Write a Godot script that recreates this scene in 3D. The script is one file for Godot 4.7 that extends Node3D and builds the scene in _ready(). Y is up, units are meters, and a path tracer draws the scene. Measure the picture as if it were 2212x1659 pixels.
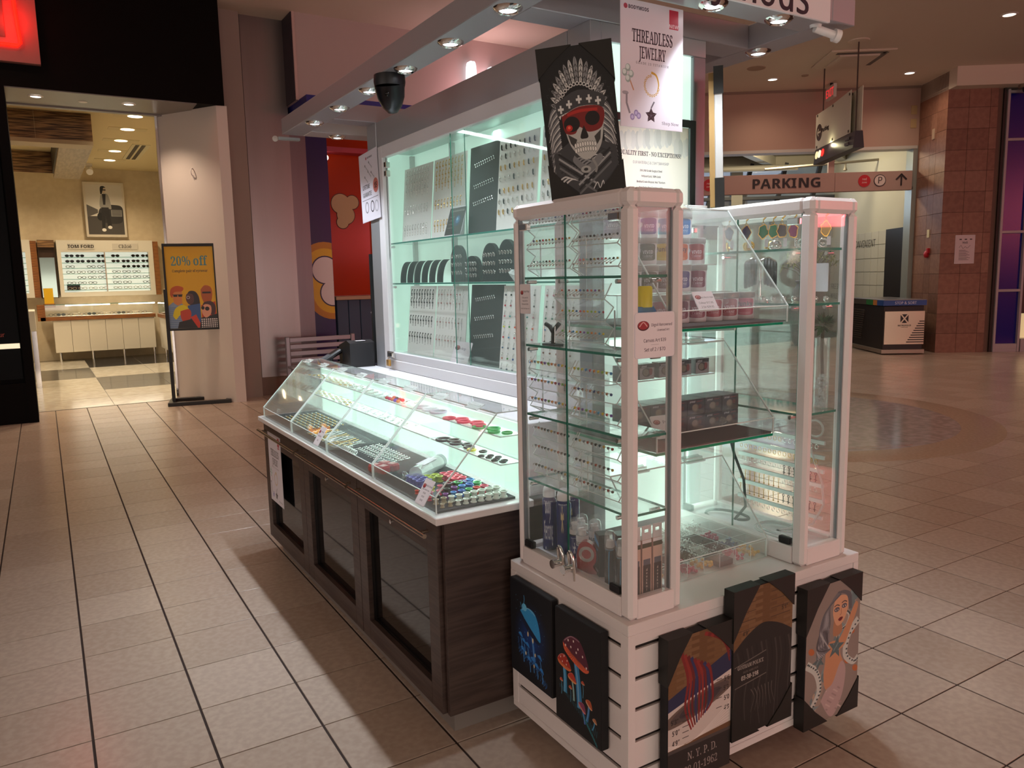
extends Node3D

const TS := 0.375
const KYAW := -0.0055585
const RF := Vector3(15.128, 0.0, -5.628)
const RYAW := -0.610865

class MB:
	var v := PackedVector3Array()
	var n := PackedVector3Array()
	var uv := PackedVector2Array()
	var ix := PackedInt32Array()
	var x := Transform3D()
	func tri3(a: Vector3, b: Vector3, c: Vector3, na: Vector3, nb: Vector3, nc: Vector3, ua := Vector2.ZERO, ub := Vector2.ZERO, uc := Vector2.ZERO) -> void:
		var k := v.size()
		v.append_array([x * a, x * b, x * c])
		var m := x.basis
		n.append_array([(m * na).normalized(), (m * nb).normalized(), (m * nc).normalized()])
		uv.append_array([ua, ub, uc])
		ix.append_array([k, k + 2, k + 1])
	func tri(a: Vector3, b: Vector3, c: Vector3) -> MB:
		var m := (b - a).cross(c - a).normalized()
		tri3(a, b, c, m, m, m)
		return self
	func quad(a: Vector3, b: Vector3, c: Vector3, d: Vector3) -> MB:
		var m := (c - a).cross(d - b).normalized()
		var k := v.size()
		v.append_array([x * a, x * b, x * c, x * d])
		m = (x.basis * m).normalized()
		n.append_array([m, m, m, m])
		uv.append_array([Vector2(0, 1), Vector2(1, 1), Vector2(1, 0), Vector2(0, 0)])
		ix.append_array([k, k + 2, k + 1, k, k + 3, k + 2])
		return self
	func box(c: Vector3, s: Vector3, bv := 0.0) -> MB:
		var h := s * 0.5
		var b := minf(bv, minf(h.x, minf(h.y, h.z)) * 0.9)
		for ax in 3:
			for sg in [-1.0, 1.0]:
				var e := Vector3.ZERO
				e[ax] = sg * h[ax]
				var p := Vector3.ZERO
				var q := Vector3.ZERO
				p[(ax + 1) % 3] = (h[(ax + 1) % 3] - b)
				q[(ax + 2) % 3] = (h[(ax + 2) % 3] - b) * sg
				quad(c + e - p - q, c + e + p - q, c + e + p + q, c + e - p + q)
		if b > 0.0:
			for ax in 3:
				var a1 := (ax + 1) % 3
				var a2 := (ax + 2) % 3
				for s1 in [-1.0, 1.0]:
					for s2 in [-1.0, 1.0]:
						var l := Vector3.ZERO
						l[ax] = h[ax] - b
						var p1 := Vector3.ZERO
						p1[a1] = s1 * h[a1]
						p1[a2] = s2 * (h[a2] - b)
						var p2 := Vector3.ZERO
						p2[a1] = s1 * (h[a1] - b)
						p2[a2] = s2 * h[a2]
						if s1 * s2 > 0:
							quad(c - l + p1, c + l + p1, c + l + p2, c - l + p2) if false else quad(c + p1 - l, c + p2 - l, c + p2 + l, c + p1 + l)
						else:
							quad(c + p2 - l, c + p1 - l, c + p1 + l, c + p2 + l)
			for sx in [-1.0, 1.0]:
				for sy in [-1.0, 1.0]:
					for sz in [-1.0, 1.0]:
						var a := c + Vector3(sx * h.x, sy * (h.y - b), sz * (h.z - b))
						var d := c + Vector3(sx * (h.x - b), sy * h.y, sz * (h.z - b))
						var e := c + Vector3(sx * (h.x - b), sy * (h.y - b), sz * h.z)
						if sx * sy * sz > 0: tri(a, d, e)
						else: tri(a, e, d)
		return self
	func b2(lo: Vector3, hi: Vector3, bv := 0.0) -> MB:
		return box((lo + hi) * 0.5, (hi - lo).abs(), bv)
	func tube(path: Array, r: float, sides := 8, closed := false, r2 := -1.0) -> MB:
		var m := path.size()
		var rings := []
		var prev := Vector3.ZERO
		for i in m:
			var p: Vector3 = path[i]
			var t: Vector3
			if closed: t = path[(i + 1) % m] - path[(i + m - 1) % m]
			else: t = path[mini(i + 1, m - 1)] - path[maxi(i - 1, 0)]
			t = t.normalized()
			if i == 0:
				prev = t.cross(Vector3.UP if absf(t.y) < 0.9 else Vector3.RIGHT).normalized()
			prev = (prev - t * prev.dot(t)).normalized()
			var bn := t.cross(prev)
			var rr := r if r2 < 0 else lerpf(r, r2, float(i) / maxf(1, m - 1))
			var ring := []
			for j in sides:
				var a := TAU * j / sides
				var d := prev * cos(a) + bn * sin(a)
				ring.append([p + d * rr, d])
			rings.append(ring)
		var last := m if closed else m - 1
		for i in last:
			var A: Array = rings[i]
			var B: Array = rings[(i + 1) % m]
			for j in sides:
				var k := (j + 1) % sides
				tri3(A[j][0], A[k][0], B[k][0], A[j][1], A[k][1], B[k][1])
				tri3(A[j][0], B[k][0], B[j][0], A[j][1], B[k][1], B[j][1])
		if not closed:
			for j in range(1, sides - 1):
				tri(rings[0][0][0], rings[0][j + 1][0], rings[0][j][0])
				tri(rings[m - 1][0][0], rings[m - 1][j][0], rings[m - 1][j + 1][0])
		return self
	func bar(a: Vector3, b: Vector3, r: float, sides := 8) -> MB:
		return tube([a, b], r, sides)
	func lathe(pf: Array, segs := 16, at := Vector3.ZERO) -> MB:   # pf: Vector2(r, y) from bottom to top
		var m := pf.size()
		var sn := []
		for i in m - 1:
			var d: Vector2 = pf[i + 1] - pf[i]
			sn.append(Vector2(d.y, -d.x).normalized())
		for i in m - 1:
			var n0: Vector2 = sn[i]
			var n1: Vector2 = sn[i]
			if i > 0 and n0.dot(sn[i - 1]) > 0.75: n0 = (n0 + sn[i - 1]).normalized()
			if i < m - 2 and n1.dot(sn[i + 1]) > 0.75: n1 = (n1 + sn[i + 1]).normalized()
			var p: Vector2 = pf[i]
			var q: Vector2 = pf[i + 1]
			for j in segs:
				var a := TAU * j / segs
				var b := TAU * (j + 1) / segs
				var ca := Vector3(cos(a), 0, sin(a))
				var cb := Vector3(cos(b), 0, sin(b))
				var P0 := at + ca * p.x + Vector3.UP * p.y
				var P1 := at + cb * p.x + Vector3.UP * p.y
				var Q0 := at + ca * q.x + Vector3.UP * q.y
				var Q1 := at + cb * q.x + Vector3.UP * q.y
				var u0 := 1.0 - float(j) / segs
				var u1 := 1.0 - float(j + 1) / segs
				var y0 := 1.0 - float(i) / (m - 1)
				var y1 := 1.0 - float(i + 1) / (m - 1)
				if p.x > 1e-6: tri3(P0, Q1, P1, ca * n0.x + Vector3.UP * n0.y, cb * n1.x + Vector3.UP * n1.y, cb * n0.x + Vector3.UP * n0.y, Vector2(u0, y0), Vector2(u1, y1), Vector2(u1, y0))
				if q.x > 1e-6: tri3(P0, Q0, Q1, ca * n0.x + Vector3.UP * n0.y, ca * n1.x + Vector3.UP * n1.y, cb * n1.x + Vector3.UP * n1.y, Vector2(u0, y0), Vector2(u0, y1), Vector2(u1, y1))
		return self
	func ball(c: Vector3, r: float, segs := 8, sy := 1.0) -> MB:
		var pf := []
		var h := maxi(4, segs / 2)
		for i in h + 1:
			var a := -PI / 2 + PI * i / h
			pf.append(Vector2(maxf(0.0, cos(a) * r), sin(a) * r * sy))
		return lathe(pf, segs, c)
	func ring(c: Vector3, R: float, r: float, nrm := Vector3.UP, segs := 16, sides := 6, from := 0.0, to := TAU) -> MB:
		var a := nrm.cross(Vector3.RIGHT if absf(nrm.normalized().x) < 0.9 else Vector3.UP).normalized()
		var b := nrm.normalized().cross(a)
		var path := []
		var full := to - from > TAU - 0.01
		for i in (segs if full else segs + 1):
			var t := from + (to - from) * i / segs
			path.append(c + (a * cos(t) + b * sin(t)) * R)
		return tube(path, r, sides, full)
	func prism(pts: PackedVector2Array, z0: float, z1: float) -> MB:   # polygon in x,y extruded along z
		var p := pts.duplicate()
		var ar := 0.0
		for i in p.size():
			ar += p[i].cross(p[(i + 1) % p.size()])
		if ar < 0: p.reverse()
		var tr := Geometry2D.triangulate_polygon(p)
		for i in range(0, tr.size(), 3):
			var A := p[tr[i]]
			var B := p[tr[i + 1]]
			var C := p[tr[i + 2]]
			if (B - A).cross(C - A) < 0:
				var t := B
				B = C
				C = t
			tri(Vector3(A.x, A.y, z1), Vector3(B.x, B.y, z1), Vector3(C.x, C.y, z1))
			tri(Vector3(A.x, A.y, z0), Vector3(C.x, C.y, z0), Vector3(B.x, B.y, z0))
		for i in p.size():
			var A := p[i]
			var B := p[(i + 1) % p.size()]
			quad(Vector3(A.x, A.y, z0), Vector3(B.x, B.y, z0), Vector3(B.x, B.y, z1), Vector3(A.x, A.y, z1))
		return self
	func at(t: Transform3D) -> MB:
		x = t
		return self
	func mv(p: Vector3, ry := 0.0) -> MB:
		x = Transform3D(Basis(Vector3.UP, ry), p)
		return self

func surf(list: Array) -> ArrayMesh:      # [mb, material, mb, material ...]
	var am := ArrayMesh.new()
	for i in range(0, list.size(), 2):
		var b: MB = list[i]
		if b.v.is_empty(): continue
		var a := []
		a.resize(Mesh.ARRAY_MAX)
		a[Mesh.ARRAY_VERTEX] = b.v
		a[Mesh.ARRAY_NORMAL] = b.n
		a[Mesh.ARRAY_TEX_UV] = b.uv
		a[Mesh.ARRAY_INDEX] = b.ix
		am.add_surface_from_arrays(Mesh.PRIMITIVE_TRIANGLES, a)
		am.surface_set_material(am.get_surface_count() - 1, list[i + 1])
	return am

var mats := {}
func mt(c: Color, rough := 0.6, metal := 0.0, emit := 0.0, key := "") -> StandardMaterial3D:
	var k := "%s %.2f %.2f %.2f %s" % [c.to_html(), rough, metal, emit, key]
	if mats.has(k): return mats[k]
	var m := StandardMaterial3D.new()
	m.albedo_color = c
	m.roughness = rough
	m.metallic = metal
	if key == "m": m.metallic_specular = 0.2
	if emit > 0:
		m.emission_enabled = true
		m.emission = c
		m.emission_energy_multiplier = emit
	mats[k] = m
	return m
func hx(s: String) -> Color: return Color.html(s)
func glass(tint: Color, alpha: float) -> StandardMaterial3D:
	var k := "glass" + tint.to_html() + str(alpha)
	if mats.has(k): return mats[k]
	var m := StandardMaterial3D.new()
	m.transparency = BaseMaterial3D.TRANSPARENCY_ALPHA
	m.albedo_color = Color(tint, alpha)
	m.roughness = 0.03
	mats[k] = m
	return m
func noisy(c: Color, c2: Color, rough: float, freq: float, scale := Vector3.ONE, metal := 0.0, world := false, size := 256, bump := 0.0) -> StandardMaterial3D:
	var m := StandardMaterial3D.new()
	var f := FastNoiseLite.new()
	f.seed = int(freq * 100) + 3
	f.frequency = freq
	f.noise_type = FastNoiseLite.TYPE_SIMPLEX_SMOOTH
	f.fractal_octaves = 4
	var t := NoiseTexture2D.new()
	t.width = size
	t.height = size
	t.seamless = true
	t.noise = f
	var g := Gradient.new()
	g.set_color(0, c)
	g.set_color(1, c2)
	g.set_offset(0, 0.25)
	g.set_offset(1, 0.75)
	t.color_ramp = g
	m.albedo_texture = t
	m.uv1_triplanar = true
	m.uv1_world_triplanar = world
	m.uv1_scale = scale
	m.roughness = rough
	m.metallic = metal
	return m

var used := {}
func nm(s: String) -> String:
	if not used.has(s):
		used[s] = 0
		return s
	used[s] += 1
	return "%s_%03d" % [s, used[s]]
func thing(called: String, label: String, cat: String, at := Vector3.ZERO, ry := 0.0, group := "") -> Node3D:
	var o := Node3D.new()
	o.name = nm(called)
	add_child(o)
	o.position = at
	o.rotation.y = ry
	tag(o, label, cat, group)
	return o
func tag(o: Node, label: String, cat := "", group := "") -> void:
	o.set_meta("label", label)
	if cat: o.set_meta("category", cat)
	if group: o.set_meta("group", group)
func part(parent: Node, called: String, b, m: Material = null, label := "") -> MeshInstance3D:
	var o := MeshInstance3D.new()
	o.name = called
	o.mesh = b if b is Mesh else surf([b, m])
	if b is Mesh and m: o.material_override = m
	parent.add_child(o, true)
	if label: o.set_meta("label", label)
	return o
func solo(called: String, label: String, cat: String, b, m: Material, at := Vector3.ZERO, ry := 0.0, group := "") -> MeshInstance3D:
	var o := MeshInstance3D.new()
	o.name = nm(called)
	o.mesh = b if b is Mesh else surf([b, m])
	if b is Mesh and m: o.material_override = m
	add_child(o)
	o.position = at
	o.rotation.y = ry
	tag(o, label, cat, group)
	return o
func struct(called: String, b, m: Material, label := "", at := Vector3.ZERO, ry := 0.0) -> MeshInstance3D:
	var o := MeshInstance3D.new()
	o.name = nm(called)
	o.mesh = b if b is Mesh else surf([b, m])
	add_child(o)
	o.position = at
	o.rotation.y = ry
	o.set_meta("kind", "structure")
	if label: o.set_meta("label", label)
	return o
func dup(src: Node3D, label: String, group: String, t: Transform3D) -> Node3D:
	var c: Node3D = src.duplicate()
	c.name = nm(String(src.name).rstrip("0123456789").rstrip("_"))
	add_child(c)
	c.transform = t
	if label: c.set_meta("label", label)
	if group: c.set_meta("group", group)
	return c
func xf(p: Vector3, ry := 0.0, rx := 0.0, rz := 0.0) -> Transform3D:
	return Transform3D(Basis.from_euler(Vector3(rx, ry, rz)), p)
func V(a: float, b: float, c: float) -> Vector3: return Vector3(a, b, c)

# ---- drawing of flat prints -------------------------------------------------
class Art:
	var im: Image
	var w: int
	var h: int
	var sx := 1.0
	var sy := 1.0
	func _init(pw: int, ph: int, col: Color, ux := 1.0, uy := 1.0) -> void:
		w = pw * 2
		h = ph * 2
		sx = w / ux
		sy = h / uy
		im = Image.create(w, h, false, Image.FORMAT_RGBA8)
		im.fill(col)
	func poly(pts: Array, col: Color) -> Art:
		var m := pts.size()
		var y0 := 1e9
		var y1 := -1e9
		for p in pts:
			y0 = minf(y0, p.y * sy)
			y1 = maxf(y1, p.y * sy)
		for y in range(maxi(0, int(y0)), mini(h, int(ceil(y1)))):
			var yy := y + 0.5
			var xs := []
			for i in m:
				var a: Vector2 = pts[i]
				var b: Vector2 = pts[(i + 1) % m]
				var ay := a.y * sy
				var by := b.y * sy
				if (ay <= yy) != (by <= yy):
					xs.append((a.x + (b.x - a.x) * (yy - ay) / (by - ay)) * sx)
			xs.sort()
			for i in range(0, xs.size() - 1, 2):
				var xa := clampi(roundi(xs[i]), 0, w)
				var xb := clampi(roundi(xs[i + 1]), 0, w)
				if xb > xa: im.fill_rect(Rect2i(xa, y, xb - xa, 1), col)
		return self
	func rect(x0: float, y0: float, x1: float, y1: float, col: Color) -> Art:
		im.fill_rect(Rect2i(roundi(x0 * sx), roundi(y0 * sy), maxi(1, roundi((x1 - x0) * sx)), maxi(1, roundi((y1 - y0) * sy))), col)
		return self
	func ell(cx: float, cy: float, rx: float, ry: float, col: Color, rot := 0.0, a0 := 0.0, a1 := TAU) -> Art:
		var p := []
		for i in 41:
			var t := a0 + (a1 - a0) * i / 40.0
			p.append(Vector2(cx, cy) + Vector2(cos(t) * rx, sin(t) * ry).rotated(rot))
		return poly(p, col)
	func line(pts: Array, wd: float, col: Color, wd2 := -1.0) -> Art:
		var m := pts.size()
		var L := []
		var R := []
		for i in m:
			var d: Vector2 = (pts[mini(i + 1, m - 1)] - pts[maxi(i - 1, 0)])
			d = Vector2(-d.y, d.x).normalized() * 0.5 * (wd if wd2 < 0 else lerpf(wd, wd2, float(i) / maxf(1, m - 1)))
			L.append(pts[i] + d)
			R.push_front(pts[i] - d)
		return poly(L + R, col)
	func curve(pts: Array, wd: float, col: Color, wd2 := -1.0, cnt := 20) -> Art:
		return line(spl(pts, cnt), wd, col, wd2)
	static func spl(pts: Array, cnt := 20) -> Array:
		var out := []
		var m := pts.size()
		for i in cnt + 1:
			var t := float(i) / cnt * (m - 1)
			var k := mini(int(t), m - 2)
			var f := t - k
			out.append(pts[k].cubic_interpolate(pts[k + 1], pts[maxi(k - 1, 0)], pts[mini(k + 2, m - 1)], f))
		return out
	func blob(pts: Array, col: Color) -> Art:
		var c := pts.duplicate()
		c.append(pts[0])
		return poly(spl(c, pts.size() * 6), col)
	func text(s: String, cx: float, cy: float, ht: float, col: Color, font := "Droid Sans", bold := true, stretch := 1.0, align := 0, slant := 0.0) -> Art:
		var tm := TextMesh.new()
		var f := SystemFont.new()
		f.font_names = PackedStringArray([font])
		f.font_weight = 700 if bold else 400
		tm.font = f
		tm.text = s
		tm.font_size = 40
		tm.depth = 0.0
		tm.pixel_size = 1.0 / 40.0
		tm.curve_step = 3.0
		tm.horizontal_alignment = HORIZONTAL_ALIGNMENT_LEFT
		var a := tm.get_mesh_arrays()
		var vs: PackedVector3Array = a[Mesh.ARRAY_VERTEX]
		if vs.is_empty(): return self
		var id: PackedInt32Array = a[Mesh.ARRAY_INDEX] if a[Mesh.ARRAY_INDEX] != null else PackedInt32Array(range(vs.size()))
		var lo := vs[0]
		var hi := vs[0]
		for p in vs:
			lo = lo.min(p)
			hi = hi.max(p)
		var k := ht / 0.72
		var wd := (hi.x - lo.x) * k * stretch
		var ox := cx - (wd * 0.5 if align == 0 else 0.0 if align < 0 else wd)
		for i in range(0, id.size(), 3):
			var pts := []
			for j in 3:
				var p := vs[id[i + j]]
				pts.append(Vector2(ox + (p.x - lo.x) * k * stretch + p.y * k * slant, cy - (p.y - base(tm)) * k))
			poly(pts, col)
		return self
	func base(_tm) -> float: return 0.0
	func tex() -> ImageTexture:
		var c: Image = im.duplicate()
		c.resize(w / 2, h / 2, Image.INTERPOLATE_BILINEAR)
		return ImageTexture.create_from_image(c)
	func mat(rough := 0.5) -> StandardMaterial3D:
		var m := StandardMaterial3D.new()
		m.albedo_texture = tex()
		m.roughness = rough
		return m
func v2(a: float, b: float) -> Vector2: return Vector2(a, b)

var cam: Camera3D
func _ready() -> void:
	cam = Camera3D.new()
	cam.name = "camera"
	cam.fov = rad_to_deg(2.0 * atan(829.5 / 1670.98))
	cam.keep_aspect = Camera3D.KEEP_HEIGHT
	cam.near = 0.05
	cam.far = 100.0
	add_child(cam)
	cam.position = V(-0.032985, 1.66282, 3.091921)
	cam.rotation = V(-0.136844, -0.545902, -0.02127)
	cam.current = true
	var we := WorldEnvironment.new()
	we.name = "environment"
	var en := Environment.new()
	en.background_mode = Environment.BG_SKY
	var sky := Sky.new()
	var sm := ProceduralSkyMaterial.new()
	sm.sky_top_color = hx("8fa0b8")
	sm.sky_horizon_color = hx("b4bccb")
	sm.ground_bottom_color = hx("7d7f86")
	sm.ground_horizon_color = hx("a0a4ae")
	sm.sky_energy_multiplier = 0.9
	sky.sky_material = sm
	en.sky = sky
	en.tonemap_mode = Environment.TONE_MAPPER_LINEAR
	en.tonemap_exposure = 1.0
	en.sdfgi_enabled = true
	en.ssao_enabled = true
	en.ssil_enabled = true
	we.environment = en
	add_child(we)
	room_lights()
	make_mats()
	setting_shell()
	floor_tiles()
	left_store()
	middle_back()
	right_side()
	kiosk_body()
	canopy()
	display_wall()
	towers()
	display_cases()
	canvases()
	tower_goods()
	shelf_goods()
	right_tower_goods()
	wall_goods()
	case_goods()
	store_goods()

func omni(called: String, p: Vector3, c: Color, e: float, size := 0.05) -> void:
	var l := OmniLight3D.new()
	l.name = called
	l.light_color = c
	l.light_energy = e
	l.light_size = size
	l.omni_range = 40.0
	l.omni_attenuation = 2.0
	l.shadow_enabled = true
	add_child(l, true)
	l.position = p
func spot(called: String, p: Vector3, dir: Vector3, c: Color, e: float, ang := 60.0, size := 0.06, soft := 0.7) -> void:
	var l := SpotLight3D.new()
	l.name = called
	l.light_color = c
	l.light_energy = e
	l.light_size = size
	l.spot_angle = ang
	l.spot_angle_attenuation = soft
	l.spot_range = 40.0
	l.spot_attenuation = 2.0
	l.shadow_enabled = true
	add_child(l, true)
	l.position = p
	l.basis = Basis.looking_at(dir, Vector3.UP if absf(dir.normalized().y) < 0.99 else Vector3.FORWARD)
func area(called: String, p: Vector3, dir: Vector3, sx: float, sy: float, c: Color, e: float) -> void:
	var l := AreaLight3D.new()
	l.name = called
	l.light_color = c
	l.light_energy = e
	l.area_size = Vector2(sx, sy)
	l.area_normalize_energy = true
	l.area_range = 40.0
	l.area_attenuation = 2.0
	l.shadow_enabled = true
	add_child(l, true)
	l.position = p
	l.basis = Basis.looking_at(dir, Vector3.UP if absf(dir.normalized().y) < 0.99 else Vector3.FORWARD)

const WARM := Color(1.0, 0.88, 0.76)
var ceil_spots := []
func room_lights() -> void:
	# recessed ceiling lamps of the mall: the ones the photograph shows and the rest of their rows
	for q in [[V(12.58, 5.38, -7.65), 2.0], [V(14.6, 5.38, -6.1), 2.2], [V(12.68, 5.38, -3.37), 2.2], [V(9.94, 5.38, -4.2), 2.2], [V(5.1, 5.38, -6.4), 1.7], [V(1.2, 5.38, -5.2), 1.3], [V(-1.9, 5.38, -4.6), 1.1], [V(-2.6, 5.38, -1.4), 0.9], [V(-2.6, 5.38, 1.8), 0.7], [V(0.6, 5.38, 5.6), 0.4], [V(4.4, 5.38, 4.8), 1.5], [V(7.6, 5.38, 1.2), 1.7], [V(8.4, 5.38, -1.6), 1.5], [V(-0.8, 5.38, -7.0), 1.2], [V(11.0, 5.38, 1.0), 2.0], [V(7.0, 5.38, 6.5), 1.6], [V(17.5, 5.0, -1.5), 2.0], [V(4.6, 5.38, -2.2), 1.1]]:
		var p: Vector3 = q[0]
		ceil_spots.append(p)
		spot("ceiling_lamp_beam", p - V(0, 0.03, 0), V(0, -1, 0), WARM, q[1], 76.0, 0.09, 1.0)
	# the shop fronts across the mall, behind the viewer: wide lit windows and a pink sign
	var sf := thing("opposite_shopfront", "wide lit shop front behind the viewer", "shop front", V(0, 0, 12.9))
	part(sf, "lit_window", MB.new().b2(V(-6, 0.4, -0.1), V(10, 3.4, 0.0)), mt(hx("fff0e2"), 0.5, 0.0, 0.8))
	area("shopfront_light", V(2, 1.9, 12.75), V(0, 0.12, -1), 16.0, 3.0, Color(1, 0.93, 0.88), 40.0)
	part(sf, "pink_sign", MB.new().b2(V(11.0, 2.6, -0.2), V(17.0, 4.6, 0.0)), mt(hx("ff7f86"), 0.5, 0.0, 1.5))
	area("pink_sign_light", V(14.0, 3.6, 12.65), V(-0.75, -0.15, -0.75), 5.8, 1.9, Color(1, 0.42, 0.45), 36.0)
	var wf := thing("side_shopfront", "lit shop front on the mall's left side, out of view", "shop front", V(-10.9, 0, 3))
	part(wf, "lit_window", MB.new().b2(V(0, 0.4, -5), V(0.1, 3.4, 5)), mt(hx("fff0e2"), 0.5, 0.0, 0.8))
	area("side_shopfront_light", V(-10.75, 1.9, 3), V(1, 0.1, 0), 10.0, 3.0, Color(1, 0.94, 0.9), 16.0)

var M := {}
func make_mats() -> void:
	M.white = mt(hx("e9e4e2"), 0.35)
	M.ceil = mt(hx("ddd0c0"), 0.8)
	M.black = mt(hx("120d0c"), 0.35)
	M.blackm = mt(hx("17161a"), 0.6)
	M.steel = mt(hx("b9b4b4"), 0.28, 1.0)
	M.chrome = mt(hx("e4e2e0"), 0.12, 1.0)
	M.gold = mt(hx("e0b45a"), 0.2, 1.0)
	M.silver = mt(hx("b7bac0"), 0.38, 0.55)
	M.silver_d = mt(hx("8f9298"), 0.4, 0.5)
	M.pane = glass(hx("cfe9e0"), 0.05)
	M.acryl = glass(hx("eef7f6"), 0.045)
	M.gedge = mt(hx("1f7f6c"), 0.15, 0.0)
	M.aedge = mt(hx("dfe9e8"), 0.2)
	M.lamp = mt(hx("fff3e2"), 0.5, 0.0, 4.0)
	M.coolamp = mt(hx("f4f8ff"), 0.5, 0.0, 5.0)
	M.mint = mt(hx("d2ffe9"), 0.5, 0.0, 1.05)
	M.paper = mt(hx("e8e5ee"), 0.55)
	M.vel = mt(hx("1c1a1d"), 0.95)
	M.red = mt(hx("c01f2e"), 0.4)
	M.walnut = noisy(hx("3a2c28"), hx("4c3d37"), 0.42, 0.02, V(0.6, 9.0, 0.6))
	M.zebra = noisy(hx("3b2415"), hx("a98359"), 0.4, 0.03, V(0.25, 6.0, 0.25))
	M.wood = noisy(hx("7a4a26"), hx("96602f"), 0.35, 0.02, V(0.6, 6.0, 0.6))
	M.beige = noisy(hx("cfbfa3"), hx("d5c6ab"), 0.8, 0.02)

func setting_shell() -> void:
	struct("floor", MB.new().b2(V(-11, -0.2, -23), V(27, -0.004, 13)), mt(hx("33231f"), 0.8), "dark grout bed of the mall floor")
	struct("ceiling", MB.new().b2(V(-11, 5.38, -9.3), V(27, 5.6, 13)), M.ceil, "flat beige mall ceiling with recessed lamps")
	struct("wall_west", MB.new().b2(V(-11.2, 0, -23), V(-11, 5.6, 13)), mt(hx("b6a491"), 0.8))
	struct("wall_south", MB.new().b2(V(-11, 0, 13), V(27, 5.6, 13.2)), mt(hx("b6a491"), 0.8))
	struct("wall_east", MB.new().b2(V(27, 0, -23), V(27.2, 5.6, 13.2)), mt(hx("b6a491"), 0.8))
	var i := 0
	var lamp_lab := ["round warm ceiling lamp nearest the hanging parking sign's left side", "round warm ceiling lamp near the brown tiled column", "round warm ceiling lamp at the far right of the ceiling", "yellow-white ceiling lamp just above the canopy's right corner", "round pink-white ceiling lamp above the long canopy beam"]
	for p in ceil_spots:
		var b := MB.new().lathe([v2(0, -0.006), v2(0.085, -0.006), v2(0.088, -0.002)], 20)
		var r := MB.new().lathe([v2(0.088, -0.012), v2(0.115, -0.006), v2(0.12, 0.0)], 20)
		var t := thing("ceiling_lamp", lamp_lab[i] if i < 5 else "round recessed ceiling lamp outside the picture", "ceiling lamp", p, 0.0, "" if i < 5 else "ceiling lamps behind the viewer")
		part(t, "lamp_disc", b, M.lamp)
		part(t, "trim_ring", r, M.white)
		i += 1

func scr(p: Vector3) -> Vector2:
	var q := cam.transform.affine_inverse() * p
	if q.z > -0.1: return Vector2(-9999, -9999)
	return Vector2(1106 + 1670.98 * q.x / -q.z, 829.5 - 1670.98 * q.y / -q.z)

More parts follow.
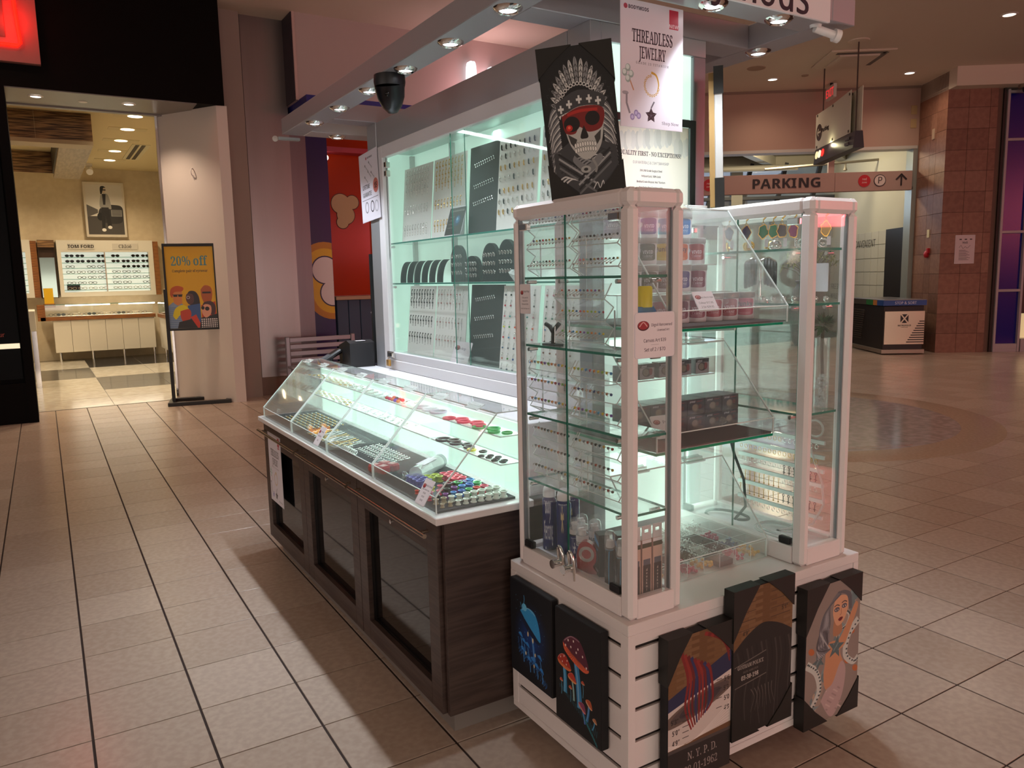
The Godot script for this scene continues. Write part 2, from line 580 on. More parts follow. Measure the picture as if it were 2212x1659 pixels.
func floor_tiles() -> void:
	var rng := RandomNumberGenerator.new()
	rng.seed = 5
	var tm := []
	for k in 4:
		var m := noisy([hx("b9a698"), hx("b5a193"), hx("bdaa9c"), hx("b39f91")][k], [hx("c3b0a2"), hx("beab9d"), hx("c6b3a5"), hx("bca99b")][k], 0.24, 0.09, V(1.1, 1.1, 1.1), 0.0, true)
		m.metallic_specular = 0.55
		tm.append(m)
	var fl: Node3D = get_node("floor")
	var tile := MB.new().box(V(0, -0.006, 0), V(TS - 0.009, 0.012, TS - 0.0055), 0.0012)
	var meshes := []
	for k in 4: meshes.append(surf([tile, tm[k]]))
	var rot := Basis(Vector3.UP, KYAW)
	var near := []
	for i in range(-28, 60):
		for j in range(-20, 25):
			var c := rot * V((i + 0.5) * TS, 0, -(j + 0.5) * TS)
			if c.z < -8.9 and c.x < 2.4: continue
			var s := scr(c)
			var d := c.distance_to(cam.position)
			if s.x < -160 or s.x > 2370 or s.y > 1850: 
				if d > 6.0: continue
				d += 100.0
			if c.x > 1.2 and c.x < 3.0 and c.z > -1.7 and c.z < 0.65: d += 50.0
			if Vector2(c.x - 7.2, c.z + 2.9).length() < 1.95: continue
			near.append([d, c, rng.randi() % 4])
	near.sort_custom(func(a, b): return a[0] < b[0])
	var far := []
	for k in near.size():
		if k < 300:
			var o := MeshInstance3D.new()
			o.name = "floor_tile"
			o.mesh = meshes[near[k][2]]
			fl.add_child(o, true)
			o.transform = Transform3D(rot, near[k][1])
		else: far.append(near[k])
	for q in 4:
		var list := far.filter(func(e): return e[2] == q)
		var mm := MultiMesh.new()
		mm.transform_format = MultiMesh.TRANSFORM_3D
		mm.mesh = meshes[q]
		mm.instance_count = list.size()
		for k in list.size(): mm.set_instance_transform(k, Transform3D(rot, list[k][1]))
		var mi := MultiMeshInstance3D.new()
		mi.name = "distant_floor_tiles"
		mi.multimesh = mm
		mi.set_meta("kind", "stuff")
		fl.add_child(mi, true)
	# round stone inlay in the floor on the right
	var at := V(7.2, 0.0, -2.9)
	var inl := struct("floor_inlay", MB.new().lathe([v2(1.87, 0.0012), v2(2.27, 0.0012), v2(2.275, 0.0)].map(func(e): return Vector2(e.x, e.y)), 96), noisy(hx("a8927f"), hx("b39d8a"), 0.25, 0.09, V(1, 1, 1)), "round stone inlay set in the tiled floor", at)
	var up := func(pts: Array, y: float) -> MB:
		var m := MB.new()
		var pp := PackedVector2Array()
		for e in pts: pp.append(e)
		m.x = Transform3D(Basis(Vector3.RIGHT, -PI / 2), V(0, y, 0))
		m.prism(pp, -0.001, 0.0)
		return m
	var disc := []
	for k in 72: disc.append(Vector2(cos(TAU * k / 72), sin(TAU * k / 72)) * 1.87)
	part(inl, "pale_stone_disc", up.call(disc, 0.001), noisy(hx("9c8f8d"), hx("b3a6a4"), 0.12, 0.03, V(1, 1, 1)))
	var arc := []
	for k in 25:
		var a := 0.35 + 2.3 * k / 24.0
		arc.append(Vector2(cos(a) * 1.86, sin(a) * 1.86))
	for k in 15: arc.append(Vector2(lerpf(-1.6, 1.75, k / 14.0), 0.66 - 0.12 * sin(PI * k / 14.0)))
	var dk := noisy(hx("54473a"), hx("6d5f50"), 0.2, 0.06, V(1, 1, 1))
	part(inl, "dark_stone_crescent", up.call(arc, 0.0016), dk)
	part(inl, "pale_stone_oval", up.call(Art.spl([v2(1.25, 0.95), v2(0.9, 1.3), v2(0.2, 1.35), v2(-0.5, 1.05), v2(0.2, 0.85), v2(0.9, 0.8), v2(1.25, 0.95)], 30), 0.0022), noisy(hx("97908f"), hx("aba5a6"), 0.12, 0.03, V(1, 1, 1)))
	part(inl, "dark_stone_oval", up.call(Art.spl([v2(-0.1, -0.2), v2(-0.6, 0.25), v2(-1.3, 0.35), v2(-1.5, -0.1), v2(-1.0, -0.45), v2(-0.4, -0.45), v2(-0.1, -0.2)], 30), 0.0022), dk)
	part(inl, "orange_stone_strip", up.call([v2(-1.1, -1.42), v2(-0.35, -1.72), v2(-0.22, -1.8), v2(-0.6, -1.72), v2(-1.35, -1.2)], 0.0022), mt(hx("a4552d"), 0.2))

func plate(parent: Node, called: String, m: Material, w: float, h: float, t: Transform3D) -> MeshInstance3D:   # a printed sheet, facing local +z
	var b := MB.new()
	b.quad(V(-w / 2, -h / 2, 0), V(w / 2, -h / 2, 0), V(w / 2, h / 2, 0), V(-w / 2, h / 2, 0))
	var o := part(parent, called, b, m)
	o.transform = t
	return o
func letters(parent: Node, called: String, s: String, cap: float, m: Material, t: Transform3D, depth := 0.004, bold := true, font := "Droid Sans") -> MeshInstance3D:
	var tm := TextMesh.new()
	var f := SystemFont.new()
	f.font_names = PackedStringArray([font])
	f.font_weight = 700 if bold else 400
	tm.font = f
	tm.text = s
	tm.font_size = 32
	tm.pixel_size = cap / 0.725 / 32.0
	tm.depth = depth
	tm.curve_step = 2.0
	var o := MeshInstance3D.new()
	o.name = called
	o.mesh = tm
	o.material_override = m
	parent.add_child(o, true)
	o.transform = t
	return o

func left_store() -> void:
	var grey := mt(hx("86807c"), 0.35, 0.3)
	# black fascia, soffit, left black pier with a lit shop window
	var fs := struct("wall_fascia", MB.new().b2(V(-3.5, 4.03, -9.1), V(2.35, 5.38, -8.12)), mt(hx("0b0706"), 0.55, 0.0, 0.0, "m"), "black fascia above the eyewear shop's entrance")
	var sf := part(fs, "soffit_panel", MB.new().b2(V(-0.14, 4.018, -9.02), V(2.0, 4.03, -8.13)), grey)
	part(fs, "soffit_panel", MB.new().b2(V(-0.14, 4.0, -9.12), V(2.0, 4.03, -9.03)), grey)
	for e in [[V(0.18, 4.016, -8.5), true], [V(1.22, 4.016, -8.48), true], [V(0.7, 4.016, -8.6), false]]:
		var lb := "round soffit lamp over the shop entrance, left one" if e[0].x < 0.5 else "round soffit lamp over the shop entrance, right one"
		if not e[1]: 
			solo("ceiling_speaker", "small grey disc in the soffit between the entrance lamps", "speaker", MB.new().lathe([v2(0, -0.004), v2(0.05, -0.004), v2(0.055, 0)], 18), M.white, e[0])
			continue
		var t := thing("soffit_lamp", lb, "ceiling lamp", e[0])
		part(t, "lamp_disc", MB.new().lathe([v2(0, -0.006), v2(0.06, -0.006)], 18), M.lamp)
		part(t, "trim_ring", MB.new().lathe([v2(0.06, -0.01), v2(0.085, -0.003), v2(0.088, 0.0)], 18), M.white)
		spot("soffit_beam", e[0] - V(0, 0.03, 0), V(0, -1, 0), WARM, 2.0, 60, 0.06)
	var pier := struct("wall_pier", MB.new().b2(V(-3.5, 0, -8.9), V(-0.14, 4.03, -8.2)), mt(hx("080607"), 0.55, 0.0, 0.0, "m"), "black pier left of the eyewear shop's entrance")
	part(pier, "door_jamb", MB.new().b2(V(-0.24, 0, -8.2), V(-0.14, 4.03, -8.1)), mt(hx("080607"), 0.55, 0.0, 0.0, "m"))
	part(pier, "plinth", MB.new().b2(V(-3.5, 0, -8.2), V(-0.24, 0.5, -8.12)), mt(hx("080607"), 0.55, 0.0, 0.0, "m"))
	var dsp := thing("shop_window_display", "dark shop window at the left edge with orange letter and lit ledge", "display", V(-0.6, 0, -8.19))
	part(dsp, "dark_panel", MB.new().b2(V(-0.6, 0.55, -0.0), V(0.34, 4.0, 0.02)), mt(hx("07090d"), 0.4, 0.0, 0.0, "m"))
	part(dsp, "poster", MB.new().b2(V(-0.55, 1.8, 0.021), V(0.16, 2.25, 0.03)), mt(hx("6c7f92"), 0.5))
	part(dsp, "poster", MB.new().b2(V(-0.55, 2.26, 0.021), V(0.1, 2.75, 0.03)), mt(hx("3a3f4c"), 0.5))
	part(dsp, "lit_ledge", MB.new().b2(V(-0.6, 0.93, 0.0), V(0.34, 0.99, 0.05)), mt(hx("fff0cc"), 0.5, 0.0, 0.8))
	letters(dsp, "orange_letter", "t", 0.34, mt(hx("ff9a1e"), 0.4, 0, 1.2), xf(V(0.1, 3.15, 0.03)), 0.02)
	letters(dsp, "red_lettering", "café contour", 0.05, mt(hx("b0422a"), 0.4), xf(V(0.0, 1.1, 0.03)), 0.004, false)
	# neon sign on the fascia's left end
	var ns := thing("neon_sign", "pink sign board with red neon outline and white letter at top left", "sign", V(-0.2, 4.7, -8.12))
	part(ns, "sign_board", MB.new().b2(V(-1.2, -0.41, 0.0), V(0.46, 0.75, 0.09), 0.004), mt(hx("a06a66"), 0.5))
	part(ns, "back_plate", MB.new().b2(V(-0.25, -0.14, 0.09), V(0.13, 0.28, 0.1), 0.004), mt(hx("6d5a58"), 0.4))
	part(ns, "neon_tube", MB.new().tube([V(-0.3, -0.23, 0.12), V(0.24, -0.23, 0.12), V(0.27, -0.2, 0.12), V(0.24, 0.3, 0.12), V(0.16, 0.39, 0.12), V(-0.3, 0.4, 0.12)], 0.022, 10), mt(hx("ff1408"), 0.4, 0.0, 3.5))
	var lp := PackedVector2Array(Art.spl([v2(-0.3, -0.29), v2(0.0, -0.29), v2(0.01, -0.12), v2(0.1, 0.02), v2(0.16, 0.2), v2(0.15, 0.47), v2(-0.3, 0.49)], 40))
	part(ns, "white_letter", MB.new().at(xf(V(-0.16, 0, 0))).prism(lp, 0.12, 0.19), mt(hx("e8e0d2"), 0.4, 0.0, 0.25))
	omni("neon_glow", V(0.0, 4.75, -7.9), Color(1, 0.1, 0.06), 0.25, 0.15)
	# white splayed pier on the right of the entrance
	var wp := struct("wall_splay", MB.new().at(Transform3D(Basis(Vector3.RIGHT, -PI / 2), V(0, 0, 0))).prism(PackedVector2Array([v2(1.63, 9.12), v2(2.246, 8.157), v2(2.38, 8.135), v2(2.5, 9.12)]), 0.0, 4.03), mt(hx("ded3cc"), 0.5), "white splayed wall right of the shop entrance")
	part(wp, "chrome_strip", MB.new().b2(V(1.6, 0, -9.14), V(1.63, 4.0, -9.1)), M.chrome)
	var hk := MB.new().ring(V(0, 0, 0), 0.05, 0.008, V(0.84, 0, 0.54), 16, 6)
	hk.bar(V(0, -0.05, 0), V(0.02, -0.11, 0.0), 0.008)
	solo("wall_hook", "small white ring hook on the splayed white wall", "hook", hk, M.white, V(1.96, 3.2, -8.58))
	struct("wall_grey", MB.new().b2(V(2.36, 0, -9.2), V(2.69, 5.38, -8.47)), mt(hx("9c8d86"), 0.6), "plain grey wall strip beside the white pier")
	struct("wall_store_gap", MB.new().b2(V(2.35, 4.03, -9.1), V(2.5, 5.38, -8.6)), M.black)
	# shop interior
	struct("wall_store_back", MB.new().b2(V(-4, 0, -17.6), V(3, 4.4, -17.4)), M.beige, "beige back wall of the eyewear shop")
	struct("wall_store_right", MB.new().b2(V(2.9, 0, -17.5), V(3.1, 4.4, -9.1)), M.beige)
	struct("wall_store_left", MB.new().b2(V(-4.1, 0, -17.5), V(-3.9, 4.4, -8.9)), M.beige)
	struct("ceiling_store", MB.new().b2(V(-4, 4.33, -17.6), V(3.1, 4.5, -9.1)), mt(hx("d9c69a"), 0.8), "cream shop ceiling with recessed lamps")
	var sfl := struct("floor_store", MB.new().b2(V(-4, -0.1, -17.5), V(3, 0.0015, -8.98)), mt(hx("4a4644"), 0.5), "black and white checkered shop floor")
	var wt := noisy(hx("cfc9bd"), hx("ded9cf"), 0.12, 0.02, V(1, 1, 1), 0.0, true)
	var gt := noisy(hx("4d4f52"), hx("5f6164"), 0.12, 0.02, V(1, 1, 1), 0.0, true)
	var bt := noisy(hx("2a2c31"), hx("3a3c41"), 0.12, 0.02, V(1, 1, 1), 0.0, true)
	var zs := [-9.0, -9.97, -10.93, -11.94, -12.95, -13.96, -14.98, -16.05, -17.1, -17.45]
	for r in 9:
		for c in range(-4, 3):
			var x0 := 0.77 + c * 1.0
			if x0 > 2.7 or x0 < -3.3: continue
			var rr := r / 2
			var lft := x0 < 0.7
			var dark := (rr % 2 == 0) if lft else (rr % 2 == 1)
			if rr == 0 and x0 > -0.5 and lft: dark = false
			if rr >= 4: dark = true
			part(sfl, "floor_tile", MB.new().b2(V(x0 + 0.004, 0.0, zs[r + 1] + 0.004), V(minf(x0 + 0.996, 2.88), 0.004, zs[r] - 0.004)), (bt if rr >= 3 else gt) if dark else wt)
	for z in [-10.9, -12.1, -13.3, -14.6, -15.9]:
		var t := thing("shop_lamp", "round warm lamp in the shop ceiling, %s of the row" % ["first", "second", "third", "fourth", "last"][int((-z - 10.0) / 1.25)], "ceiling lamp", V(1.56, 4.33, z))
		part(t, "lamp_disc", MB.new().lathe([v2(0, -0.008), v2(0.11, -0.008)], 18), mt(hx("fff0d2"), 0.5, 0.0, 5.0))
		part(t, "trim_plate", MB.new().b2(V(-0.3, -0.005, -0.14), V(0.3, 0.0, 0.14)), mt(hx("d2c096"), 0.7))
		spot("shop_lamp_beam", V(1.56, 4.28, z), V(0, -1, 0), Color(1, 0.9, 0.74), 3.2, 70, 0.08)
		spot("shop_lamp_beam", V(-0.9, 4.28, z), V(0, -1, 0), Color(1, 0.9, 0.74), 3.2, 70, 0.08)
		var t2 := thing("shop_lamp", "round warm lamp in the shop ceiling behind the wooden bulkhead", "ceiling lamp", V(-0.9, 4.33, z), 0.0, "shop lamps behind the wooden bulkhead")
		part(t2, "lamp_disc", MB.new().lathe([v2(0, -0.008), v2(0.11, -0.008)], 18), mt(hx("fff0d2"), 0.5, 0.0, 5.0))
	var vent := thing("ceiling_vent", "white ceiling vent with two black slots inside the shop", "vent", V(1.94, 4.33, -14.6), 0.0)
	part(vent, "frame", MB.new().b2(V(-0.16, -0.01, -1.0), V(0.16, 0, 1.0)), mt(hx("d8cba8"), 0.6))
	for k in 2: part(vent, "slot", MB.new().b2(V(-0.1 + k * 0.11, -0.014, -0.95), V(-0.03 + k * 0.11, -0.0, 0.95)), M.black)
	var bh := thing("wooden_bulkhead", "dark zebra wood ceiling box hanging inside the shop", "bulkhead", V(-0.8, 4.05, -11.0))
	part(bh, "front_board", MB.new().b2(V(-1.6, -0.14, -0.04), V(0.97, 0.27, 0.0)), M.zebra)
	part(bh, "front_board", MB.new().b2(V(0.972, -0.14, -0.04), V(1.74, 0.27, 0.0)), M.zebra)
	part(bh, "lower_trim", MB.new().b2(V(-1.6, -0.2, -0.44), V(1.74, -0.14, 0.0)), mt(hx("b3a084"), 0.5))
	part(bh, "side_board", MB.new().b2(V(1.68, -0.14, -4.5), V(1.74, 0.27, -0.04)), M.zebra)
	part(bh, "underside_board", MB.new().b2(V(1.28, -0.2, -4.5), V(1.74, -0.14, -0.44)), noisy(hx("96836a"), hx("ac9a80"), 0.4, 0.02, V(3, 3, 0.4)))
	part(bh, "inner_board", MB.new().b2(V(-1.6, -0.14, -4.2), V(1.28, 0.27, -4.14)), M.zebra)
	part(bh, "inner_board", MB.new().b2(V(1.26, -0.14, -4.2), V(1.28, 0.27, -0.44)), mt(hx("24201d"), 0.5))
	var sc := thing("security_camera", "small white camera under the shop ceiling by the photo", "camera", V(1.2, 4.33, -16.6))
	part(sc, "mount", MB.new().lathe([v2(0.0, -0.05), v2(0.07, -0.05), v2(0.07, 0.0)], 12), M.white)
	part(sc, "body", MB.new().at(xf(V(0, -0.13, 0), 0, 0.5)).tube([V(0, 0, -0.1), V(0, 0, 0.14)], 0.07, 10), M.white)

func middle_back() -> void:
	var st := struct("wall_steel", MB.new().b2(V(2.72, 0.0, -9.2), V(3.33, 5.38, -8.57)), noisy(hx("8f8687"), hx("948b8c"), 0.3, 0.02, V(0.6, 0.05, 0.6), 0.85), "brushed steel clad column behind the bench")
	part(st, "skirting", MB.new().b2(V(2.7, 0, -8.57), V(3.335, 0.27, -8.555)), mt(hx("6d5142"), 0.4))
	part(st, "groove", MB.new().b2(V(2.69, 0, -8.6), V(2.72, 5.38, -8.58)), mt(hx("3a2c2a"), 0.6))
	var st2 := struct("wall_steel", MB.new().b2(V(3.33, 0.0, -9.4), V(3.62, 5.38, -8.75)), noisy(hx("6f676c"), hx("756d72"), 0.32, 0.02, V(0.6, 0.05, 0.6), 0.85), "darker recessed steel panel beside the blue wall")
	st2.set_meta("label", "darker recessed steel panel beside the blue wall")
	var pk := struct("wall_pink_sign", MB.new().b2(V(3.33, 4.2, -9.3), V(8.4, 5.38, -8.12)), mt(hx("bba8a6"), 0.6), "mauve shop fascia with white lit letters")
	part(pk, "edge_trim", MB.new().b2(V(3.325, 4.2, -8.13), V(3.36, 5.38, -8.105)), mt(hx("c8aca8"), 0.5))
	part(pk, "dark_return", MB.new().b2(V(3.315, 4.2, -9.2), V(3.328, 5.38, -8.14)), mt(hx("2a2030"), 0.4))
	var bd := struct("wall_blue_band", MB.new().b2(V(3.37, 4.09, -9.2), V(8.4, 4.21, -7.78)), mt(hx("141a78"), 0.35), "dark blue band under the mauve fascia")
	part(bd, "soffit_panel", MB.new().b2(V(3.4, 4.07, -9.2), V(8.4, 4.09, -7.82)), mt(hx("b49ab0"), 0.5))
	var lt := thing("lit_letters", "white lit rounded letters rising behind the display wall", "sign", V(6.0, 4.45, -8.12))
	var gl := mt(hx("f2f8ff"), 0.4, 0.0, 1.6)
	part(lt, "letter", MB.new().at(xf(V(0.1, 0.2, 0.0))).prism(PackedVector2Array(Art.spl([v2(-0.07, -0.5), v2(0.07, -0.5), v2(0.075, 0.0), v2(0.06, 0.33), v2(0.0, 0.37), v2(-0.06, 0.33), v2(-0.075, 0.0), v2(-0.07, -0.5)], 30)), 0.04, 0.13), gl)
	part(lt, "letter", MB.new().at(xf(V(0.42, 0.16, 0.0), 0, 0, -0.12)).prism(PackedVector2Array(Art.spl([v2(-0.06, -0.45), v2(0.06, -0.45), v2(0.065, 0.0), v2(0.05, 0.33), v2(0.0, 0.36), v2(-0.05, 0.33), v2(-0.065, 0.0), v2(-0.06, -0.45)], 30)), 0.04, 0.13), gl)
	part(lt, "letter", MB.new().at(xf(V(0.74, 0.13, 0.0))).prism(PackedVector2Array(Art.spl([v2(-0.06, -0.45), v2(0.06, -0.45), v2(0.065, 0.0), v2(0.05, 0.33), v2(0.0, 0.36), v2(-0.05, 0.33), v2(-0.065, 0.0), v2(-0.06, -0.45)], 30)), 0.04, 0.13), gl)
	omni("letter_glow", V(6.2, 4.5, -7.8), Color(1, 0.75, 0.75), 0.5, 0.2)
	var bl := struct("wall_blue", MB.new().b2(V(3.62, 0, -9.4), V(4.03, 4.1, -9.0)), mt(hx("0a0d5c"), 0.3), "dark blue shop wall with popcorn cloud print")
	# cloud print, cut by the wall's right edge
	for e in [[0.44, hx("d08a1e"), 0.002], [0.34, hx("eeb91c"), 0.004], [0.225, hx("1a1a4a"), 0.006], [0.205, hx("ece0e6"), 0.008]]:
		var pts := PackedVector2Array()
		var R: float = e[0]
		var raw := PackedVector2Array()
		for k in 32: raw.append(Vector2(-0.03, 0.16) + Vector2(cos(TAU * k / 32), sin(TAU * k / 32)) * R)
		var raw2 := PackedVector2Array()
		for k in 32: raw2.append(Vector2(0.08, -0.2) + Vector2(cos(TAU * k / 32), sin(TAU * k / 32)) * R * 0.95)
		var mm: Array = Geometry2D.merge_polygons(raw, raw2)
		var cl: Array = Geometry2D.intersect_polygons(mm[0], PackedVector2Array([v2(-1, -1), v2(0.095, -1), v2(0.095, 1), v2(-1, 1)]))
		part(bl, "cloud_print", MB.new().at(xf(V(3.93, 1.68, -9.0))).prism(cl[0], 0.0, e[2]), mt(e[1], 0.35))
	var og := struct("wall_orange", MB.new().b2(V(4.03, 1.42, -9.9), V(8.0, 4.08, -9.55)), mt(hx("c53a0d"), 0.12), "glossy orange shop wall with cream cloud print")
	part(og, "red_panel", MB.new().b2(V(4.95, 1.45, -9.55), V(6.5, 3.7, -9.4)), mt(hx("8f1708"), 0.2))
	part(og, "header_panel", MB.new().b2(V(4.03, 3.72, -9.55), V(5.2, 3.8, -9.3)), mt(hx("c8485a"), 0.4))
	var cp := [[v2(0.0, 0.1), 0.16], [v2(0.2, 0.13), 0.11], [v2(0.08, -0.08), 0.15], [v2(0.02, -0.2), 0.1]]
	for g in [[0.012, hx("5a2408"), 0.004], [0.0, hx("e8c99c"), 0.008]]:
		var acc := PackedVector2Array()
		for c in cp:
			var cc := PackedVector2Array()
			for k in 28: cc.append(c[0] + Vector2(cos(TAU * k / 28), sin(TAU * k / 28)) * (c[1] + g[0]))
			acc = cc if acc.is_empty() else Geometry2D.merge_polygons(acc, cc)[0]
		part(og, "cloud_print", MB.new().at(xf(V(4.4, 2.83, -9.55))).prism(acc, 0.0, g[2]), mt(g[1], 0.5))
	var ct := thing("shop_counter", "blue panelled shop counter with pale wooden top under the orange wall", "counter", V(4.65, 0, -9.2))
	part(ct, "counter_top", MB.new().b2(V(-0.6, 1.36, -0.34), V(3.0, 1.42, 0.22), 0.006), mt(hx("b8977c"), 0.3))
	for k in 16: part(ct, "plank", MB.new().b2(V(-0.57 + k * 0.2, 0.0, -0.3), V(-0.575 + k * 0.2 + 0.197, 1.36, 0.14), 0.008), mt(hx("3e5370"), 0.5))
	solo("lamp_bulb", "small bright bulb beside the red header panel", "lamp", MB.new().ball(V(0, 0, 0), 0.05, 10), M.lamp, V(4.1, 3.62, -9.3))
	struct("wall_middle", MB.new().b2(V(8.0, 0, -9.6), V(9.5, 5.4, -9.3)), mt(hx("a48c80"), 0.6))
	# bench of steel slats in front of the column
	var bn := thing("steel_bench", "grey metal slatted bench in front of the steel column", "bench", V(3.0, 0, -8.2))
	var am := mt(hx("9a98a2"), 0.35, 0.5)
	for e in [0.03, 1.02]: part(bn, "post", MB.new().b2(V(e - 0.03, 0, -0.06), V(e + 0.03, 0.87, 0.0), 0.008), am)
	for k in 6: part(bn, "slat", MB.new().b2(V(0.06, 0.79 - k * 0.1, -0.05), V(0.99, 0.855 - k * 0.1, -0.02), 0.006), am)
	for k in 4: part(bn, "seat_slat", MB.new().b2(V(0.0, 0.42, 0.02 + k * 0.1), V(1.05, 0.45, 0.1 + k * 0.1), 0.006), am)
	for e in [0.03, 1.02]: part(bn, "leg", MB.new().b2(V(e - 0.03, 0, 0.36), V(e + 0.03, 0.42, 0.42), 0.008), am)

func right_side() -> void:
	var br1 := [noisy(hx("8a6150"), hx("956b59"), 0.5, 0.03, V(1, 1, 1)), noisy(hx("805a4a"), hx("8c6453"), 0.5, 0.03, V(1, 1, 1)), noisy(hx("8f6857"), hx("9a7260"), 0.5, 0.03, V(1, 1, 1))]
	var mauve := mt(hx("b09184"), 0.7)
	var col := struct("wall_column", MB.new().b2(V(0.005, 0, -1.17), V(0.92, 5.38, -0.005)), mt(hx("4a3028"), 0.8), "brown tiled column beside the parking entrance", RF, RYAW)
	for r in 14:
		var y0 := 0.0 if r == 0 else r * 0.392 - 0.01
		var y1 := minf((r + 1) * 0.392 - 0.016, 5.37)
		for c in [[0.0, 0.389], [0.395, 0.783], [0.789, 0.925]]:
			if y0 > 5.0: continue
			part(col, "wall_tile", MB.new().b2(V(c[0], y0, -0.008), V(c[1], minf(y1, 5.03), 0.0), 0.001), br1[(r * 7 + int(c[0] * 10)) % 3])
		for c in [[-0.395, -0.003], [-0.65, -0.4], [-1.175, -0.655]]:
			part(col, "wall_tile", MB.new().b2(V(-0.0, y0, c[0]), V(0.008, y1, c[1]), 0.001), br1[(r * 5 + int(c[1] * -10)) % 3])
	struct("ceiling_drop", MB.new().b2(V(0.0, 5.03, -5), V(12, 5.4, 0.3)), M.ceil, "lower ceiling right of the tiled column", RF, RYAW)
	struct("wall_bulkhead", MB.new().b2(V(-15, 4.19, -1.4), V(0.0, 5.39, -1.175)), mauve, "mauve bulkhead wall above the parking entrance", RF, RYAW)
	struct("trim_1", MB.new().b2(V(-9, 4.13, -1.5), V(-0.02, 4.19, -1.165)), mt(hx("c4bfba"), 0.5), "pale trim under the bulkhead", RF, RYAW)
	struct("trim_2", MB.new().b2(V(-15, 5.33, -1.175), V(0.0, 5.385, -1.16)), mt(hx("8a7266"), 0.6), "", RF, RYAW)
	struct("door_1", MB.new().b2(V(-0.09, 0, -1.5), V(-0.0, 4.19, -1.18)), mt(hx("aab2ae"), 0.35, 0.5), "silver jamb of the parking entrance", RF, RYAW)
	var loc := func(p: Vector3) -> Vector3: return RF + Basis(Vector3.UP, RYAW) * p
	var pb := thing("parking_sign", "long mauve header sign reading parking across the entrance", "sign", loc.call(V(0, 0, -1.18)), RYAW)
	part(pb, "sign_board", MB.new().b2(V(-9, 3.3, -0.15), V(-1.66, 3.69, 0.0), 0.004), mt(hx("b7978f"), 0.6))
	part(pb, "sign_board", MB.new().b2(V(-1.655, 3.3, -0.15), V(-0.06, 3.69, 0.0), 0.004), mt(hx("b7978f"), 0.6))
	var dk := mt(hx("2b2026"), 0.5)
	var ltm := letters(pb, "lettering", "PARKING", 0.2, dk, xf(V(-2.66, 3.5, 0.0)), 0.02)
	ltm.scale = V(1.19, 1.0, 1.0)
	var disc := func(x: float, r: float, m: Material): part(pb, "round_badge", MB.new().at(Transform3D(Basis(Vector3.RIGHT, PI / 2), V(x, 3.505, 0.0))).lathe([v2(0.0, 0.012), v2(r, 0.012), v2(r, 0)].map(func(e): return v2(e.x, e.y)), 32), m)
	for x in [-1.06, -4.26]:
		part(pb, "round_badge", MB.new().at(xf(V(x, 3.505, 0))).prism(_circ(0.125), 0, 0.01), mt(hx("c4202c"), 0.5))
		letters(pb, "badge_lettering", "red", 0.045, mt(hx("f0d8d4"), 0.5), xf(V(x, 3.54, 0.012)), 0.003, false)
		letters(pb, "badge_lettering", "zone", 0.035, mt(hx("f0d8d4"), 0.5), xf(V(x, 3.475, 0.012)), 0.003, false)
	part(pb, "round_badge", MB.new().at(xf(V(-0.745, 3.505, 0))).prism(_circ(0.122), 0, 0.008), dk)
	part(pb, "round_badge", MB.new().at(xf(V(-0.745, 3.505, 0))).prism(_circ(0.108), 0, 0.012), mt(hx("e2cfca"), 0.5))
	letters(pb, "badge_lettering", "P", 0.13, dk, xf(V(-0.745, 3.505, 0.012)), 0.004, false)
	var ar := MB.new()
	ar.b2(V(-0.325, 3.39, 0.0), V(-0.295, 3.58, 0.012))
	ar.at(xf(V(-0.31, 3.62, 0), 0, 0, PI / 4)).b2(V(-0.15, -0.015, 0), V(0.015, 0.015, 0.012)).b2(V(-0.015, -0.15, 0), V(0.015, 0.0, 0.012))
	part(pb, "arrow", ar, dk)
	for y in [4.9, 4.63]: solo("wall_plate", "small beige wall plate on the bulkhead, %s one" % ("upper" if y > 4.8 else "lower"), "wall plate", MB.new().b2(V(-0.1, -0.09, 0), V(0.02, 0.09, 0.012), 0.003), mt(hx("b89b72"), 0.5), loc.call(V(-0.08, y, -1.174)), RYAW)
	# parking hall beyond the entrance
	struct("wall_lobby_right", MB.new().b2(V(0.0, 0, -16), V(0.3, 4.95, -1.5)), mt(hx("d2cfbe"), 0.7), "pale lobby wall beyond the entrance", RF, RYAW)
	struct("wall_lobby_left", MB.new().b2(V(-9.2, 0, -7), V(-9.0, 5.2, -1.5)), mt(hx("b8b2a6"), 0.7), "", RF, RYAW)
	var cl := struct("ceiling_lobby", MB.new().b2(V(-9, 4.8, -7), V(0.3, 4.95, -1.4)), mt(hx("a59e8c"), 0.8), "ribbed lobby ceiling", RF, RYAW)
	for k in 17: part(cl, "rib", MB.new().b2(V(-9, 4.74, -1.7 - k * 0.3), V(0, 4.8, -1.55 - k * 0.3)), mt(hx("8a8474"), 0.7))
	for k in 4: part(cl, "beam", MB.new().at(xf(V(-0.9 - k * 2.0, 4.62, -3.9), -0.5)).b2(V(-0.11, -0.12, -2.6), V(0.11, 0.12, 2.4)), mt(hx("c2bba9"), 0.6))
	part(cl, "pipe", MB.new().bar(V(-9, 4.36, -5.4), V(-1.2, 4.36, -5.4), 0.08, 10), mt(hx("a8a294"), 0.5))
	part(cl, "pipe", MB.new().bar(V(-2.6, 4.05, -3.2), V(0, 4.2, -3.2), 0.03, 8), mt(hx("9c9688"), 0.5))
	part(cl, "sprinkler", MB.new().lathe([v2(0.0, -0.2), v2(0.05, -0.18), v2(0.02, -0.1), v2(0.02, 0.0)], 10, V(-0.75, 4.16, -3.2)), mt(hx("9c9688"), 0.5))
	part(cl, "post", MB.new().b2(V(-1.72, 3.6, -1.5), V(-1.6, 4.8, -1.42)), mt(hx("b79a92"), 0.6))
	var ww := struct("window_1", MB.new().b2(V(-9, 0, -6.3), V(0, 2.95, -6.1)), mt(hx("8f8a8c"), 0.7), "band of skylight windows at the back of the lobby", RF, RYAW)
